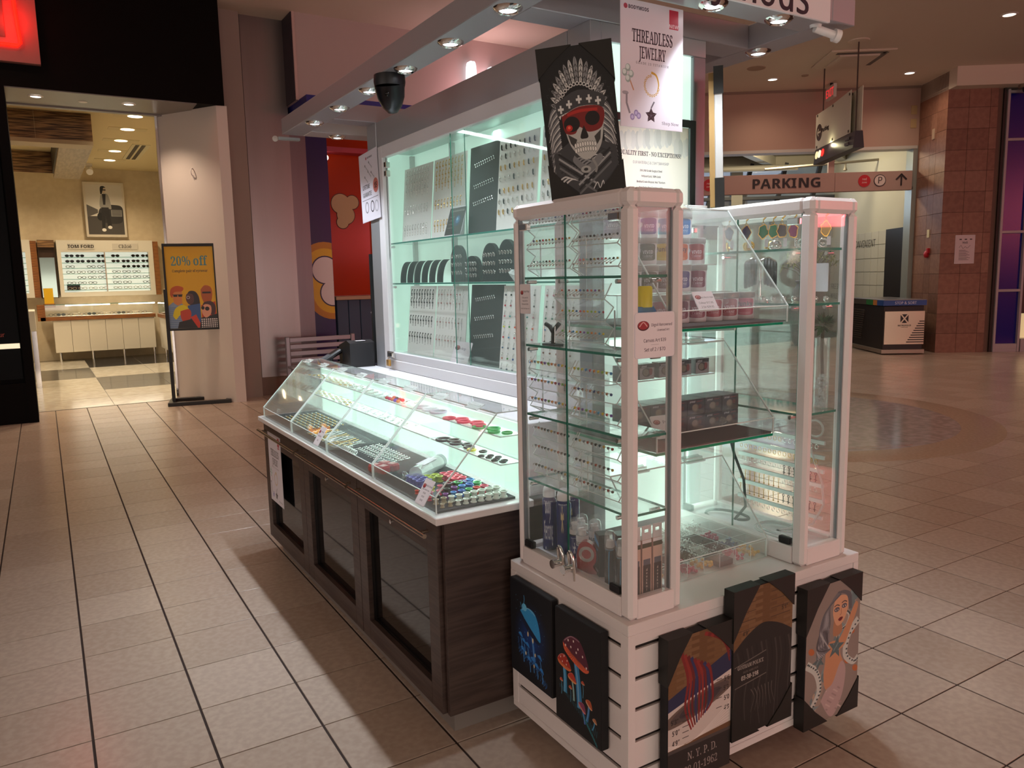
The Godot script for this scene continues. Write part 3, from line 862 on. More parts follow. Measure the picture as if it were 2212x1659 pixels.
	part(ww, "lintel", MB.new().b2(V(-9, 4.5, -6.3), V(0, 4.9, -6.1)), mt(hx("a49d8c"), 0.7))
	part(ww, "sash", MB.new().b2(V(-9, 3.62, -6.3), V(0, 3.7, -6.06)), mt(hx("4b4d56"), 0.5))
	part(ww, "wide_mullion", MB.new().b2(V(-4.75, 2.95, -6.25), V(-4.4, 4.5, -6.05)), mt(hx("b9b4a6"), 0.5))
	part(ww, "wide_mullion", MB.new().b2(V(-2.75, 2.95, -6.25), V(-2.45, 4.5, -6.05)), mt(hx("b9b4a6"), 0.5))
	for k in 10:
		part(ww, "mullion", MB.new().at(xf(V(-0.55 - k * 0.92, 3.7, -6.15), 0, 0, -0.22)).b2(V(-0.05, -0.85, -0.1), V(0.05, 0.9, 0.06)), mt(hx("26272e"), 0.5))
		part(ww, "pane", MB.new().b2(V(-0.9 - k * 0.9, 2.95, -6.22), V(-0.01 - k * 0.9, 4.5, -6.21)), M.pane)
	struct("wall_lobby_end", MB.new().b2(V(-9.2, 0, -7.4), V(0, 2.2, -7.2)), mt(hx("8f8a8c"), 0.7), "", RF, RYAW)
	area("lobby_window_light", loc.call(V(-4.2, 3.6, -5.9)), loc.call(V(-4.2, 2.6, 0)) - loc.call(V(-4.2, 3.6, -5.9)), 7.0, 1.2, Color(0.85, 0.92, 1.0), 4.0)
	omni("lobby_light", loc.call(V(-2.2, 4.5, -3.0)), Color(1, 0.93, 0.78), 4.0, 0.15)
	# lockers with lettering along the lobby's right wall
	var lk := thing("parcel_lockers", "white lockers with black lettering on the lobby wall behind the plant", "lockers", loc.call(V(-0.012, 0, -2.5)), RYAW)
	var wl := mt(hx("cdcabd"), 0.5)
	for c in 9:
		for r in 8:
			part(lk, "locker_door", MB.new().b2(V(-0.02, 0.04 + r * 0.315, -0.42 - c * 0.41), V(0.0, 0.345 + r * 0.315, -0.02 - c * 0.41), 0.004), wl)
	var tl := func(s: String, y: float, z: float, cap: float): letters(lk, "lettering", s, cap, M.black, Transform3D(Basis(Vector3.UP, -PI / 2), V(-0.021, y, z)), 0.002, false)
	tl.call("CONVENIENT", 2.28, -1.3, 0.17)
	tl.call("FREE STORAGE", 1.24, -2.9, 0.13)
	tl.call("WHILE YOU SHOP", 0.98, -2.8, 0.13)
	solo("black_partition", "tall black panel at the entrance's right side behind the plant", "panel", MB.new().b2(V(-0.03, 0, -1.0), V(0.0, 2.56, 0.0)), mt(hx("120d0e"), 0.4), loc.call(V(-0.004, 0, -1.52)), RYAW)
	# blue glazed shop front at the far right
	var bf := struct("wall_shopfront", MB.new().b2(V(0.92, 0, -0.4), V(1.1, 5.03, -0.06)), mt(hx("6f5448"), 0.6), "narrow brown wall strip beside the blue panels", RF, RYAW)
	part(bf, "dark_gap", MB.new().b2(V(1.04, 0, -0.06), V(1.09, 5.03, -0.02)), mt(hx("2c1f1c"), 0.6))
	var bp := thing("blue_panel_frame", "blue glazed panels in a white frame at the right edge", "panel", loc.call(V(1.1, 0, -0.06)), RYAW)
	var wf := mt(hx("b5a9b0"), 0.4)
	part(bp, "stile", MB.new().b2(V(0.0, 0, -0.06), V(0.045, 5.0, 0.07), 0.004), wf)
	part(bp, "stile", MB.new().b2(V(0.46, 0, -0.06), V(0.505, 5.0, 0.07), 0.004), wf)
	for e in [[0.06, 0.16], [1.18, 1.23], [2.31, 2.36], [4.05, 4.1], [4.93, 4.98]]: part(bp, "rail", MB.new().b2(V(0.045, e[0], -0.05), V(0.46, e[1], 0.06), 0.004), wf)
	part(bp, "base_board", MB.new().b2(V(0.045, 0.0, -0.05), V(0.46, 0.14, 0.055)), wf)
	for e in [[0.16, 1.18], [1.23, 2.31], [2.36, 4.05], [4.1, 4.93]]: part(bp, "blue_pane", MB.new().b2(V(0.045, e[0], -0.02), V(0.46, e[1], 0.0)), mt(hx("10147e"), 0.25))
	var cw := thing("lit_showcase", "warm lit showcase at the far right edge beside the blue panels", "showcase", loc.call(V(1.62, 0, -0.28)), RYAW)
	part(cw, "base", MB.new().b2(V(0, 0, 0), V(1.5, 0.25, 0.3)), wf)
	part(cw, "lit_box", MB.new().b2(V(0, 0.25, 0), V(1.5, 0.75, 0.02)), mt(hx("f2d9a2"), 0.5, 0, 0.5))
	part(cw, "upper_panel", MB.new().b2(V(0, 0.75, 0), V(1.5, 5.0, 0.2)), mt(hx("4c3a34"), 0.4))
	struct("wall_far_right", MB.new().b2(V(3.2, 0, -0.7), V(12, 5.03, -0.5)), mt(hx("8d7468"), 0.6), "", RF, RYAW)
	# notices and fittings on the column
	var pa := Art.new(160, 216, hx("d8c6cc"), 1.0, 1.4)
	for k in 3: pa.line([v2(0.2 + k * 0.27, 0.2), v2(0.32 + k * 0.27, 0.2)], 0.05, hx("3a3036"))
	pa.curve([v2(0.2, 0.62), v2(0.3, 0.5), v2(0.4, 0.66), v2(0.52, 0.56), v2(0.62, 0.64), v2(0.78, 0.5)], 0.015, hx("5a5058"))
	pa.text("Mall", 0.5, 0.36, 0.09, hx("4a4046"), "Droid Serif", true)
	for k in 11: pa.line([v2(0.2, 0.74 + k * 0.048), v2(0.55 + 0.25 * fmod(k * 0.37, 1.0), 0.74 + k * 0.048)], 0.014, hx("54484e"))
	var nt := solo("paper_notice", "white printed notice taped to the brown tiled column", "notice", MB.new().b2(V(-0.185, -0.275, 0), V(0.185, 0.275, 0.004)), M.paper, loc.call(V(0.46, 2.02, 0.002)), RYAW)
	plate(nt, "print", pa.mat(0.6), 0.36, 0.54, xf(V(0, 0, 0.0046)))
	solo("wall_switch", "small cream plate on the column's left face", "switch", MB.new().b2(V(-0.012, -0.08, -0.05), V(0, 0.08, 0.05), 0.002), mt(hx("dcd0a8"), 0.5), loc.call(V(-0.001, 2.36, -0.52)), RYAW)
	solo("wall_switch", "small pale plate high on the column's left face", "switch", MB.new().b2(V(-0.012, -0.1, -0.05), V(0, 0.1, 0.05), 0.002), mt(hx("c0ab96"), 0.5), loc.call(V(-0.001, 4.3, -0.52)), RYAW)
	var fa := thing("fire_alarm", "red fire alarm on the column's left face", "alarm", loc.call(V(-0.001, 1.95, -0.53)), RYAW)
	part(fa, "bell", MB.new().at(Transform3D(Basis(Vector3.BACK, PI / 2), V(0, 0, 0))).lathe([v2(0.07, 0.0), v2(0.07, 0.04), v2(0.04, 0.06), v2(0.0, 0.065)], 14), M.red)
	part(fa, "strobe", MB.new().b2(V(-0.05, 0.02, 0.05), V(0.0, 0.12, 0.11), 0.005), M.red)
	# hanging directional sign
	var hs := thing("hanging_sign", "hanging directional sign with white panels and dark lit base", "sign", loc.call(V(-2.5, 0, 1.35)), RYAW)
	var wpn := mt(hx("d9d6c4"), 0.35)
	for s in [[-0.045, -1.04, 0.74, 4.58, 4.64], [0.035, -1.0, 1.03, 4.58, 4.6]]:
		part(hs, "white_panel", MB.new().at(Transform3D(Basis(Vector3.UP, -PI / 2), V(s[0], 0, 0))).prism(PackedVector2Array([v2(s[1], 3.94), v2(s[2], 3.94), v2(s[2], 4.64), v2(s[1] + 0.85, 4.59), v2(s[1], 4.58)]), -0.006, 0.006), wpn)
	part(hs, "dark_base", MB.new().at(Transform3D(Basis.IDENTITY, V(0, 0, 0))).prism(PackedVector2Array([v2(-0.06, 3.93), v2(-0.09, 3.66), v2(0.09, 3.66), v2(0.06, 3.93)]), -1.0, 1.02), mt(hx("2c2630"), 0.4))
	for z in [-0.8, 0.86]:
		part(hs, "cable", MB.new().bar(V(0, 3.9, z), V(0, 5.38, z), 0.012, 6), mt(hx("5a4a44"), 0.4, 0.4))
		part(hs, "canopy_plate", MB.new().lathe([v2(0.0, 5.36), v2(0.16, 5.365), v2(0.17, 5.38)], 20, V(0, 0, z)), M.ceil)
	for e in [[-0.95, 4.55], [0.68, 4.58], [-0.12, 4.56], [-0.95, 3.98], [0.68, 3.98], [-0.1, 3.98]]: part(hs, "stand_off", MB.new().b2(V(-0.06, e[1] - 0.02, e[0] - 0.02), V(0.0, e[1] + 0.02, e[0] + 0.02)), mt(hx("5c564c"), 0.3, 0.6))
	var left := func(y: float, z: float) -> Transform3D: return Transform3D(Basis(Vector3.UP, -PI / 2), V(-0.053, y, z))
	part(hs, "arrow_badge", MB.new().at(left.call(4.23, -0.83)).prism(_circ(0.15), 0, 0.004), M.black)
	var ab := MB.new().at(left.call(4.23, -0.83))
	ab.b2(V(-0.09, -0.015, 0.002), V(0.09, 0.015, 0.008))
	ab.at(left.call(4.23, -0.83) * xf(V(-0.085, 0, 0), 0, 0, PI / 4)).b2(V(0, -0.012, 0.002), V(0.09, 0.012, 0.008)).b2(V(-0.012, -0.09, 0.002), V(0.012, 0.0, 0.008))
	part(hs, "arrow", ab, wpn)
	letters(hs, "lettering", "Parking", 0.075, M.black, left.call(4.24, -0.5), 0.004)
	for e in [[-0.86, hx("f3e6b0")], [-0.7, hx("fff6d8")], [-0.53, hx("e8322c")]]:
		part(hs, "lit_badge", MB.new().at(Transform3D(Basis(Vector3.UP, -PI / 2), V(-0.072, 3.82, e[0])) * xf(V(0, 0, 0), 0, -0.11)).prism(_circ(0.07), 0, 0.012), mt(e[1], 0.4, 0, 0.9))
	letters(hs, "lettering", "UPPER", 0.05, mt(hx("6a5f66"), 0.5), Transform3D(Basis(Vector3.UP, -PI / 2), V(-0.08, 3.85, 0.7)), 0.01)
	letters(hs, "lettering", "LEVEL", 0.05, mt(hx("6a5f66"), 0.5), Transform3D(Basis(Vector3.UP, -PI / 2), V(-0.084, 3.77, 0.7)), 0.01)
	omni("sign_base_light", loc.call(V(-2.62, 3.9, 1.2)), Color(1, 0.95, 0.75), 0.05, 0.03)
	var ex := thing("exit_sign", "red lettered exit sign hanging behind the directional sign", "sign", loc.call(V(-1.96, 0, -0.68)), RYAW)
	part(ex, "housing", MB.new().b2(V(-0.03, 5.07, -0.23), V(0.03, 5.33, 0.23), 0.006), mt(hx("d8cfc8"), 0.5))
	letters(ex, "lettering", "EXIT", 0.16, mt(hx("e0383a"), 0.5, 0, 0.8), Transform3D(Basis(Vector3.UP, -PI / 2), V(-0.031, 5.19, 0.0)), 0.003)
	part(ex, "stem", MB.new().bar(V(0, 5.33, 0), V(0, 5.38, 0), 0.03, 8), M.blackm)
	# ceiling fittings
	var av := thing("air_vent", "square ceiling air vent with dark slot above the hanging sign", "vent", V(12.65, 5.38, -5.95), RYAW + 0.0)
	part(av, "plate", MB.new().b2(V(-0.55, -0.03, -0.55), V(0.55, 0, 0.55), 0.01), M.ceil)
	for k in 2: part(av, "slot", MB.new().at(xf(V(0, 0, 0), k * PI / 2)).b2(V(-0.42, -0.034, 0.36), V(0.42, -0.029, 0.46)), M.black)
	part(av, "drop_panel", MB.new().b2(V(-0.34, -0.06, -0.34), V(0.34, -0.03, 0.34), 0.004), M.ceil)
	solo("ceiling_speaker", "round flat ceiling speaker left of the hanging sign", "speaker", MB.new().lathe([v2(0, -0.012), v2(0.16, -0.01), v2(0.17, 0)], 20), mt(hx("a89280"), 0.7), V(11.63, 5.38, -7.22))
	solo("smoke_detector", "tiny disc on the ceiling between two lamps on the right", "detector", MB.new().lathe([v2(0, -0.02), v2(0.06, -0.015), v2(0.07, 0)], 16), mt(hx("a08a78"), 0.7), V(12.9, 5.38, -7.15))
	var dm := thing("dome_camera", "dark dome camera on the ceiling near the right edge", "camera", loc.call(V(1.35, 5.03, 0.22)), 0)
	part(dm, "mount", MB.new().lathe([v2(0.0, -0.06), v2(0.17, -0.06), v2(0.18, 0.0)], 20), mt(hx("8f7c6c"), 0.5))
	part(dm, "dome", MB.new().lathe([v2(0.0, -0.17), v2(0.06, -0.155), v2(0.1, -0.12), v2(0.12, -0.06)], 16), mt(hx("1c1512"), 0.1))
	# recycling station
	var B := V(14.075, 0, -6.069)
	var rb := thing("recycling_bin", "steel and black recycling station with blue and green lid edge", "bin", B, RYAW)
	var bk := mt(hx("19120e"), 0.45)
	part(rb, "body", MB.new().b2(V(0.0, 0.06, -1.75), V(0.76, 0.95, -0.015), 0.006), bk)
	part(rb, "base_plate", MB.new().b2(V(-0.02, 0.02, -1.77), V(0.8, 0.1, 0.0), 0.004), mt(hx("9a8e80"), 0.35, 0.6))
	part(rb, "steel_front", MB.new().b2(V(0.02, 0.2, -0.02), V(0.78, 0.85, 0.0), 0.003), mt(hx("c9bda6"), 0.3, 0.85))
	part(rb, "top_plate", MB.new().b2(V(0.0, 1.06, -1.78), V(0.8, 1.075, -0.0), 0.004), mt(hx("8f8a8c"), 0.3, 0.6))
	part(rb, "blue_edge", MB.new().b2(V(-0.02, 0.96, -0.02), V(0.8, 1.06, 0.01)), mt(hx("1d4f9e"), 0.4))
	for e in [[-0.3, 0.0, "1d4f9e"], [-0.5, -0.305, "c9803a"], [-0.85, -0.505, "1e7a3c"], [-1.78, -0.855, "4c4844"]]: part(rb, "edge_band", MB.new().b2(V(-0.02, 0.96, e[0]), V(0.05, 1.06, e[1])), mt(hx(e[2]), 0.4))
	letters(rb, "lettering", "STOP & SORT", 0.05, mt(hx("dfe6f2"), 0.5), xf(V(0.4, 1.01, 0.011)), 0.002, false)
	part(rb, "emblem", MB.new().b2(V(0.32, 0.62, 0.0), V(0.47, 0.79, 0.003)), M.black)
	var em := MB.new()
	em.at(xf(V(0.395, 0.705, 0.003), 0, 0, 0.68)).b2(V(-0.012, -0.11, 0), V(0.012, 0.11, 0.002))
	em.at(xf(V(0.395, 0.705, 0.003), 0, 0, -0.68)).b2(V(-0.012, -0.11, 0), V(0.012, 0.11, 0.002))
	part(rb, "emblem_stroke", em, mt(hx("c9bda6"), 0.3, 0.85))
	letters(rb, "lettering", "METROPOLIS", 0.03, M.black, xf(V(0.4, 0.57, 0.001)), 0.002, true)
	letters(rb, "lettering", "AT METROTOWN", 0.012, M.black, xf(V(0.4, 0.535, 0.001)), 0.002, true)
	for k in 10: part(rb, "stripe", MB.new().b2(V(0.68 - k * 0.026, 0.64 - k * 0.045, 0.0), V(0.775, 0.66 - k * 0.045, 0.003)), M.black)
	for k in 14: part(rb, "side_slat", MB.new().b2(V(-0.012, 0.24 + k * 0.045, -1.7), V(0.0, 0.262 + k * 0.045, -1.1 + 0.012 * k)), mt(hx("4a423c"), 0.5))
	# planter behind the bin
	var pp: Vector3 = loc.call(V(-1.86, 0, -2.05))
	var pl := thing("planter_pot", "large grey rounded pot behind the recycling station", "planter", pp)
	part(pl, "pot", MB.new().lathe([v2(0.0, 0.0), v2(0.26, 0.0), v2(0.32, 0.1), v2(0.4, 0.6), v2(0.4, 0.95), v2(0.35, 1.2), v2(0.25, 1.38), v2(0.23, 1.4)], 28), noisy(hx("7b7074"), hx("8a8083"), 0.45, 0.05))
	part(pl, "rim", MB.new().lathe([v2(0.23, 1.39), v2(0.28, 1.42), v2(0.29, 1.45), v2(0.26, 1.47), v2(0.22, 1.46), v2(0.22, 1.38)], 28), mt(hx("8a8083"), 0.4))
	part(pl, "soil", MB.new().lathe([v2(0.225, 1.39), v2(0.0, 1.4)], 20), mt(hx("3a2c22"), 0.9))
	var rng := RandomNumberGenerator.new()
	rng.seed = 11
	var pt := thing("shrub", "bushy yellow-green shrub growing in the grey pot", "plant", pp + V(0, 1.4, 0))
	var stems := MB.new()
	var lv := [MB.new(), MB.new(), MB.new()]
	for k in 44:
		var a := rng.randf() * TAU
		var rr := 0.12 + 0.46 * sqrt(rng.randf())
		var hh := 0.95 - rr * 0.9 + rng.randf_range(-0.12, 0.12)
		if k > 35: hh += 0.12
		var tip := V(cos(a) * rr, maxf(hh, 0.22), sin(a) * rr)
		stems.tube([V(cos(a) * 0.05, 0, sin(a) * 0.05), tip * 0.5 + V(0, 0.08, 0), tip], 0.009, 5, false, 0.005)
		for j in 22:
			var d := V(rng.randf_range(-1, 1), rng.randf_range(-0.55, 0.9), rng.randf_range(-1, 1)).normalized()
			var L := rng.randf_range(0.09, 0.17)
			var s := d.cross(V(0.3, 1, 0.2)).normalized() * 0.011
			var m1 := tip + d * L * 0.5 + V(0, 0.01, 0)
			var e := tip + d * L - V(0, 0.025, 0)
			var b: MB = lv[rng.randi() % 3]
			b.tri(tip, m1 - s, m1 + s).tri(m1 + s, m1 - s, e)
	part(pt, "stems", stems, mt(hx("6b5638"), 0.8))
	for k in 3:
		var f := part(pt, "foliage", lv[k], mt([hx("8f9a4a"), hx("b9b870"), hx("5f6d33")][k], 0.5))
		f.set_meta("kind", "stuff")

func _circ(r: float, n := 28) -> PackedVector2Array:
	var p := PackedVector2Array()
	for k in n: p.append(Vector2(cos(TAU * k / n), sin(TAU * k / n)) * r)
	return p

func gbox(lo: Vector3, hi: Vector3, glassm: Material, edge: Material, thin_axis := 1) -> ArrayMesh:   # a plate of glass with coloured edges
	var a := MB.new()
	var b := MB.new()
	var t := MB.new().b2(lo, hi)
	for f in range(0, t.v.size(), 4):
		var dst := a if absf(t.n[f][thin_axis]) > 0.9 else b
		var k := dst.v.size()
		for q in 4:
			dst.v.append(t.v[f + q])
			dst.n.append(t.n[f + q])
			dst.uv.append(t.uv[f + q])
		dst.ix.append_array([k, k + 2, k + 1, k, k + 3, k + 2])
	return surf([a, glassm, b, edge])

func kiosk_body() -> void:
	var cb := thing("counter_cabinet", "dark walnut kiosk counter with three glazed doors", "cabinet", V(1.088, 0, 0))
	part(cb, "body", MB.new().b2(V(0.045, 0.105, -1.71), V(0.67, 0.826, 0.72)), mt(hx("241b19"), 0.6))
	part(cb, "end_panel", MB.new().b2(V(0.016, 0.1, 0.724), V(0.67, 0.826, 0.746), 0.001), M.walnut)
	part(cb, "end_panel", MB.new().b2(V(0.016, 0.1, -1.73), V(0.67, 0.826, -1.712), 0.001), M.walnut)
	part(cb, "kick", MB.new().b2(V(0.06, 0.0, -1.66), V(0.67, 0.112, 0.687)), mt(hx("8d8580"), 0.5, 0.2))
	var pane := mt(hx("070606"), 0.04)
	pane.metallic_specular = 0.6
	var ed := [-1.708, -0.888, -0.082, 0.72]
	for k in 3:
		var z0: float = ed[k] + 0.003
		var z1: float = ed[k + 1] - 0.003
		var d := MB.new()
		d.b2(V(0, 0.1, z0), V(0.026, 0.815, z0 + 0.085), 0.001)
		d.b2(V(0, 0.1, z1 - 0.085), V(0.026, 0.815, z1), 0.001)
		d.b2(V(0, 0.1, z0 + 0.085), V(0.026, 0.188, z1 - 0.085), 0.001)
		d.b2(V(0, 0.695, z0 + 0.085), V(0.026, 0.815, z1 - 0.085), 0.001)
		var dr := part(cb, "door", d, M.walnut)
		part(dr, "dark_glass", MB.new().b2(V(0.03, 0.18, z0 + 0.08), V(0.034, 0.7, z1 - 0.08)), pane)
		part(dr, "reveal", MB.new().b2(V(0.02, 0.188, z0 + 0.084), V(0.031, 0.7, z0 + 0.09)).b2(V(0.02, 0.184, z0 + 0.085), V(0.031, 0.19, z1 - 0.085)), M.black)
		var h := MB.new()
		var zm := (z0 + z1) * 0.5 - 0.015
		h.bar(V(-0.036, 0.77, zm - 0.39), V(-0.036, 0.77, zm + 0.39), 0.0085, 12)
		for s in [-0.34, 0.34]: h.bar(V(-0.036, 0.77, zm + s), V(0.001, 0.77, zm + s), 0.006, 10)
		part(dr, "handle", h, mt(hx("b9aa98"), 0.25, 1.0))
		if k > 0: part(dr, "lock", MB.new().at(Transform3D(Basis(Vector3.BACK, PI / 2), V(0, 0.715, zm + 0.0))).lathe([v2(0.009, 0.0), v2(0.009, 0.006), v2(0.0, 0.007)], 14), M.chrome)
	solo("countertop", "white counter slab on the walnut cabinets", "countertop", MB.new().b2(V(0, 0, -1.72), V(0.4, 0.027, 0.774), 0.003), mt(hx("e6e2e2"), 0.25), V(1.06, 0.8262, 0))
	# glowing riser at the back of the counter and the white ledge above it
	var lb := thing("light_box", "glowing mint riser and white ledge behind the acrylic cases", "light box", V(1.455, 0.8535, 0))
	part(lb, "ledge_body", MB.new().b2(V(0.01, 0.0, -1.7), V(0.304, 0.277, 0.735), 0.003), mt(hx("eceaf0"), 0.3))
	part(lb, "light_panel", MB.new().b2(V(0.0, 0.0, -1.68), V(0.0095, 0.27, 0.73)), mt(hx("d4fbea"), 0.5, 0.0, 0.72))
	area("riser_light", V(1.44, 0.99, -0.47), V(-1, 0.1, 0), 2.35, 0.24, Color(0.86, 1.0, 0.94), 0.45)
	# poster on the first door
	var ps := solo("threadless_poster", "small white jewellery poster taped on the leftmost cabinet door", "poster", MB.new().b2(V(-0.0015, -0.21, -0.14), V(0.0, 0.21, 0.14)), M.paper, V(1.087, 0.565, -1.47))
	plate(ps, "print", threadless_art(), 0.275, 0.415, Transform3D(Basis(Vector3.UP, -PI / 2), V(-0.002, 0, 0)))

var _thr: StandardMaterial3D
func threadless_art() -> StandardMaterial3D:
	if _thr: return _thr
	var a := Art.new(420, 630, hx("e9e4ee"), 1.0, 1.5)
	var bk := hx("20182a")
	a.ell(0.075, 0.085, 0.03, 0.03, hx("b4495c"))
	a.text("BODYMODS", 0.12, 0.085, 0.042, bk, "Droid Sans", true, 1.0, -1)
	a.rect(0.77, 0.03, 0.92, 0.26, hx("c02a44"))
	a.text("NEW", 0.845, 0.225, 0.045, hx("f4e4ea"), "Droid Sans", true, 1.1)
	a.text("THREADLESS", 0.5, 0.41, 0.15, bk, "Droid Serif", true, 0.46)
	a.text("JEWELRY", 0.5, 0.6, 0.14, bk, "Droid Serif", true, 0.46)
	a.text("G R A D E   2 3   T I T A N I U M", 0.5, 0.725, 0.028, hx("4a4452"), "Droid Serif", false, 0.95)
	# a stud with a clear gem, a chained hoop, a labret, a lilac cluster, a black star
	a.line([v2(0.12, 0.9), v2(0.2, 1.06)], 0.018, hx("c99a7c"))
	for e in [v2(0.06, 0.86), v2(0.11, 0.8), v2(0.16, 0.87), v2(0.11, 0.93)]: a.ell(e.x, e.y, 0.04, 0.045, hx("9fb6b4")).ell(e.x - 0.005, e.y - 0.008, 0.028, 0.03, hx("dff0ee"))
	a.curve([v2(0.48, 0.82), v2(0.56, 0.85), v2(0.6, 0.95), v2(0.58, 1.05)], 0.03, hx("c99b2e"), 0.012)
	for k in 15:
		var t := PI * (0.5 + 1.35 * k / 14.0) - 0.6
		a.ell(0.49 + 0.115 * sin(t + 0.9), 0.98 - 0.15 * cos(t + 0.9) * 0.8, 0.014, 0.017, hx("c79a3a")).ell(0.49 + 0.115 * sin(t + 0.9), 0.98 - 0.15 * cos(t + 0.9) * 0.8, 0.007, 0.009, hx("e9e4ee"))
	a.ell(0.07, 1.1, 0.05, 0.022, hx("a8a8b2")).line([v2(0.09, 1.11), v2(0.09, 1.22), v2(0.14, 1.34)], 0.028, hx("8d8d98"))
	for e in [v2(0.18, 1.38), v2(0.24, 1.33), v2(0.28, 1.36)]: a.ell(e.x, e.y, 0.035, 0.04, hx("9a90c0")).ell(e.x, e.y, 0.02, 0.022, hx("c8c0e4"))
	var st := []
	for k in 10: st.append(v2(0.48, 1.34) + Vector2(0, -1).rotated(TAU * k / 10.0) * (0.095 if k % 2 == 0 else 0.05))
	a.poly(st, hx("1c1a20")).line([v2(0.48, 1.25), v2(0.53, 1.17)], 0.02, hx("6a6670"))
	for k in 5: a.line([v2(0.48, 1.34), v2(0.48, 1.34) + Vector2(0, -0.085).rotated(TAU * k / 5.0)], 0.006, hx("5c5864"))
	a.text("Shop Now", 0.8, 1.42, 0.035, hx("4a4452"), "Droid Serif", false, 1.2)
	_thr = a.mat(0.35)
	return _thr

func downlight(p: Vector3, label: String, aim := V(0, -1, 0), e := 0.85) -> void:
	var t := thing("canopy_downlight", label, "downlight", p)
	part(t, "bezel", MB.new().lathe([v2(0.032, -0.012), v2(0.036, -0.015), v2(0.05, -0.006), v2(0.053, 0.0)], 24), M.chrome)
	part(t, "cup", MB.new().lathe([v2(0.033, -0.012), v2(0.028, -0.004)], 20), M.chrome)
	part(t, "lens", MB.new().lathe([v2(0.0, -0.01), v2(0.03, -0.008)], 20), mt(hx("f4f8ff"), 0.5, 0.0, 7.0))
	spot("canopy_beam", p - V(0, 0.022, 0), aim, Color(0.93, 0.97, 1.0), e, 48, 0.03, 0.8)

func canopy() -> void:
	var cn := thing("kiosk_canopy", "silver canopy frame above the kiosk with downlights", "canopy", V(0, 2.58, 0))
	var sv := mt(hx("a9a6ac"), 0.42, 0.35)
	part(cn, "beam", MB.new().b2(V(1.37, 0, -1.93), V(1.503, 0.095, 1.14), 0.003), sv)
	part(cn, "beam", MB.new().b2(V(2.577, 0, -1.93), V(2.71, 0.095, 1.14), 0.003), sv)
	part(cn, "beam", MB.new().b2(V(1.503, 0, 0.995), V(2.577, 0.095, 1.14), 0.003), sv)
	part(cn, "beam", MB.new().b2(V(1.503, 0, -1.93), V(2.577, 0.095, -1.76), 0.003), mt(hx("c9c5c8"), 0.3, 0.2))
	part(cn, "cross_beam", MB.new().b2(V(1.503, 0, 0.6), V(2.577, 0.095, 0.742), 0.003), sv)
	part(cn, "cross_beam", MB.new().b2(V(1.503, 0, -1.47), V(2.577, 0.095, -1.335), 0.003), sv)
	var sg := thing("shop_sign", "pink-lit white sign board with dark lettering on the canopy front", "sign", V(2.0, 2.565, 1.143))
	part(sg, "board", MB.new().b2(V(-0.56, 0.0, 0.0), V(0.545, 0.42, 0.012), 0.002), mt(hx("e9e2e6"), 0.3))
	letters(sg, "lettering", "bodymods", 0.118, mt(hx("241a2a"), 0.5), xf(V(0.035, 0.062, 0.013)), 0.004, false)
	part(sg, "lettering", MB.new().ring(V(0.395, 0.085, 0.013), 0.014, 0.0015, V(0, 0, 1), 20, 4), mt(hx("8a8090"), 0.5))
	var names := ["farthest", "second from the far end", "third from the far end", "fourth from the far end", "fifth from the far end", "nearest in view"]
	for k in 6: downlight(V(1.437, 2.58, -1.475 + 0.4345 * k), "round chrome downlight in the long canopy beam, " + names[k])
	downlight(V(1.7, 2.58, -1.85), "round chrome downlight in the far cross beam", V(0, -1, 0), 0.9)
	downlight(V(2.042, 2.58, 1.062), "round chrome downlight under the sign, left of the two")
	downlight(V(2.377, 2.58, 1.062), "round chrome downlight under the sign, right of the two")
	downlight(V(2.642, 2.58, 0.735), "round chrome downlight in the right canopy beam")
	var dc := thing("dome_camera", "black dome camera hanging under the long canopy beam", "camera", V(1.42, 2.58, -0.313))
	part(dc, "mount", MB.new().lathe([v2(0.068, -0.05), v2(0.072, -0.03), v2(0.07, 0.0)], 24), mt(hx("14171d"), 0.45))
	part(dc, "dome", MB.new().at(xf(V(0, -0.05, 0), 0, 0.25, 0.2)).lathe([v2(0.0, -0.115), v2(0.02, -0.112), v2(0.045, -0.085), v2(0.062, -0.045), v2(0.069, 0.01)], 24), mt(hx("10131a"), 0.3))
	part(dc, "lens", MB.new().ball(V(-0.03, -0.09, 0.04), 0.012, 10), mt(hx("050507"), 0.1))
	var bc := thing("bullet_camera", "small white bullet camera under the canopy's right corner", "camera", V(2.56, 2.58, 1.08))
	part(bc, "bracket", MB.new().lathe([v2(0.02, -0.012), v2(0.022, 0.0)], 14).bar(V(0, 0, 0), V(0.02, -0.03, 0.01), 0.008), M.white)
	part(bc, "body", MB.new().bar(V(-0.005, -0.012, 0), V(0.075, -0.035, 0.03), 0.015, 14), M.white)
	part(bc, "lens_ring", MB.new().bar(V(0.07, -0.034, 0.028), V(0.09, -0.039, 0.036), 0.024, 18), M.white)
	part(bc, "lens", MB.new().bar(V(0.089, -0.0388, 0.0356), V(0.0915, -0.0394, 0.0366), 0.013, 14), M.black)
	var sb := thing("beam_sensor", "small pale sensor under the far end of the long beam", "sensor", V(1.36, 2.565, -1.95))
	part(sb, "knob", MB.new().at(Transform3D(Basis(Vector3.RIGHT, PI / 2), V(-0.03, -0.01, 0))).lathe([v2(0.0, -0.008), v2(0.016, -0.006), v2(0.018, 0.008), v2(0.0, 0.01)], 14), mt(hx("c9bfb8"), 0.5))
	part(sb, "arm", MB.new().b2(V(-0.015, -0.016, -0.005), V(0.12, 0.0, 0.03)), mt(hx("9fa5a6"), 0.4))

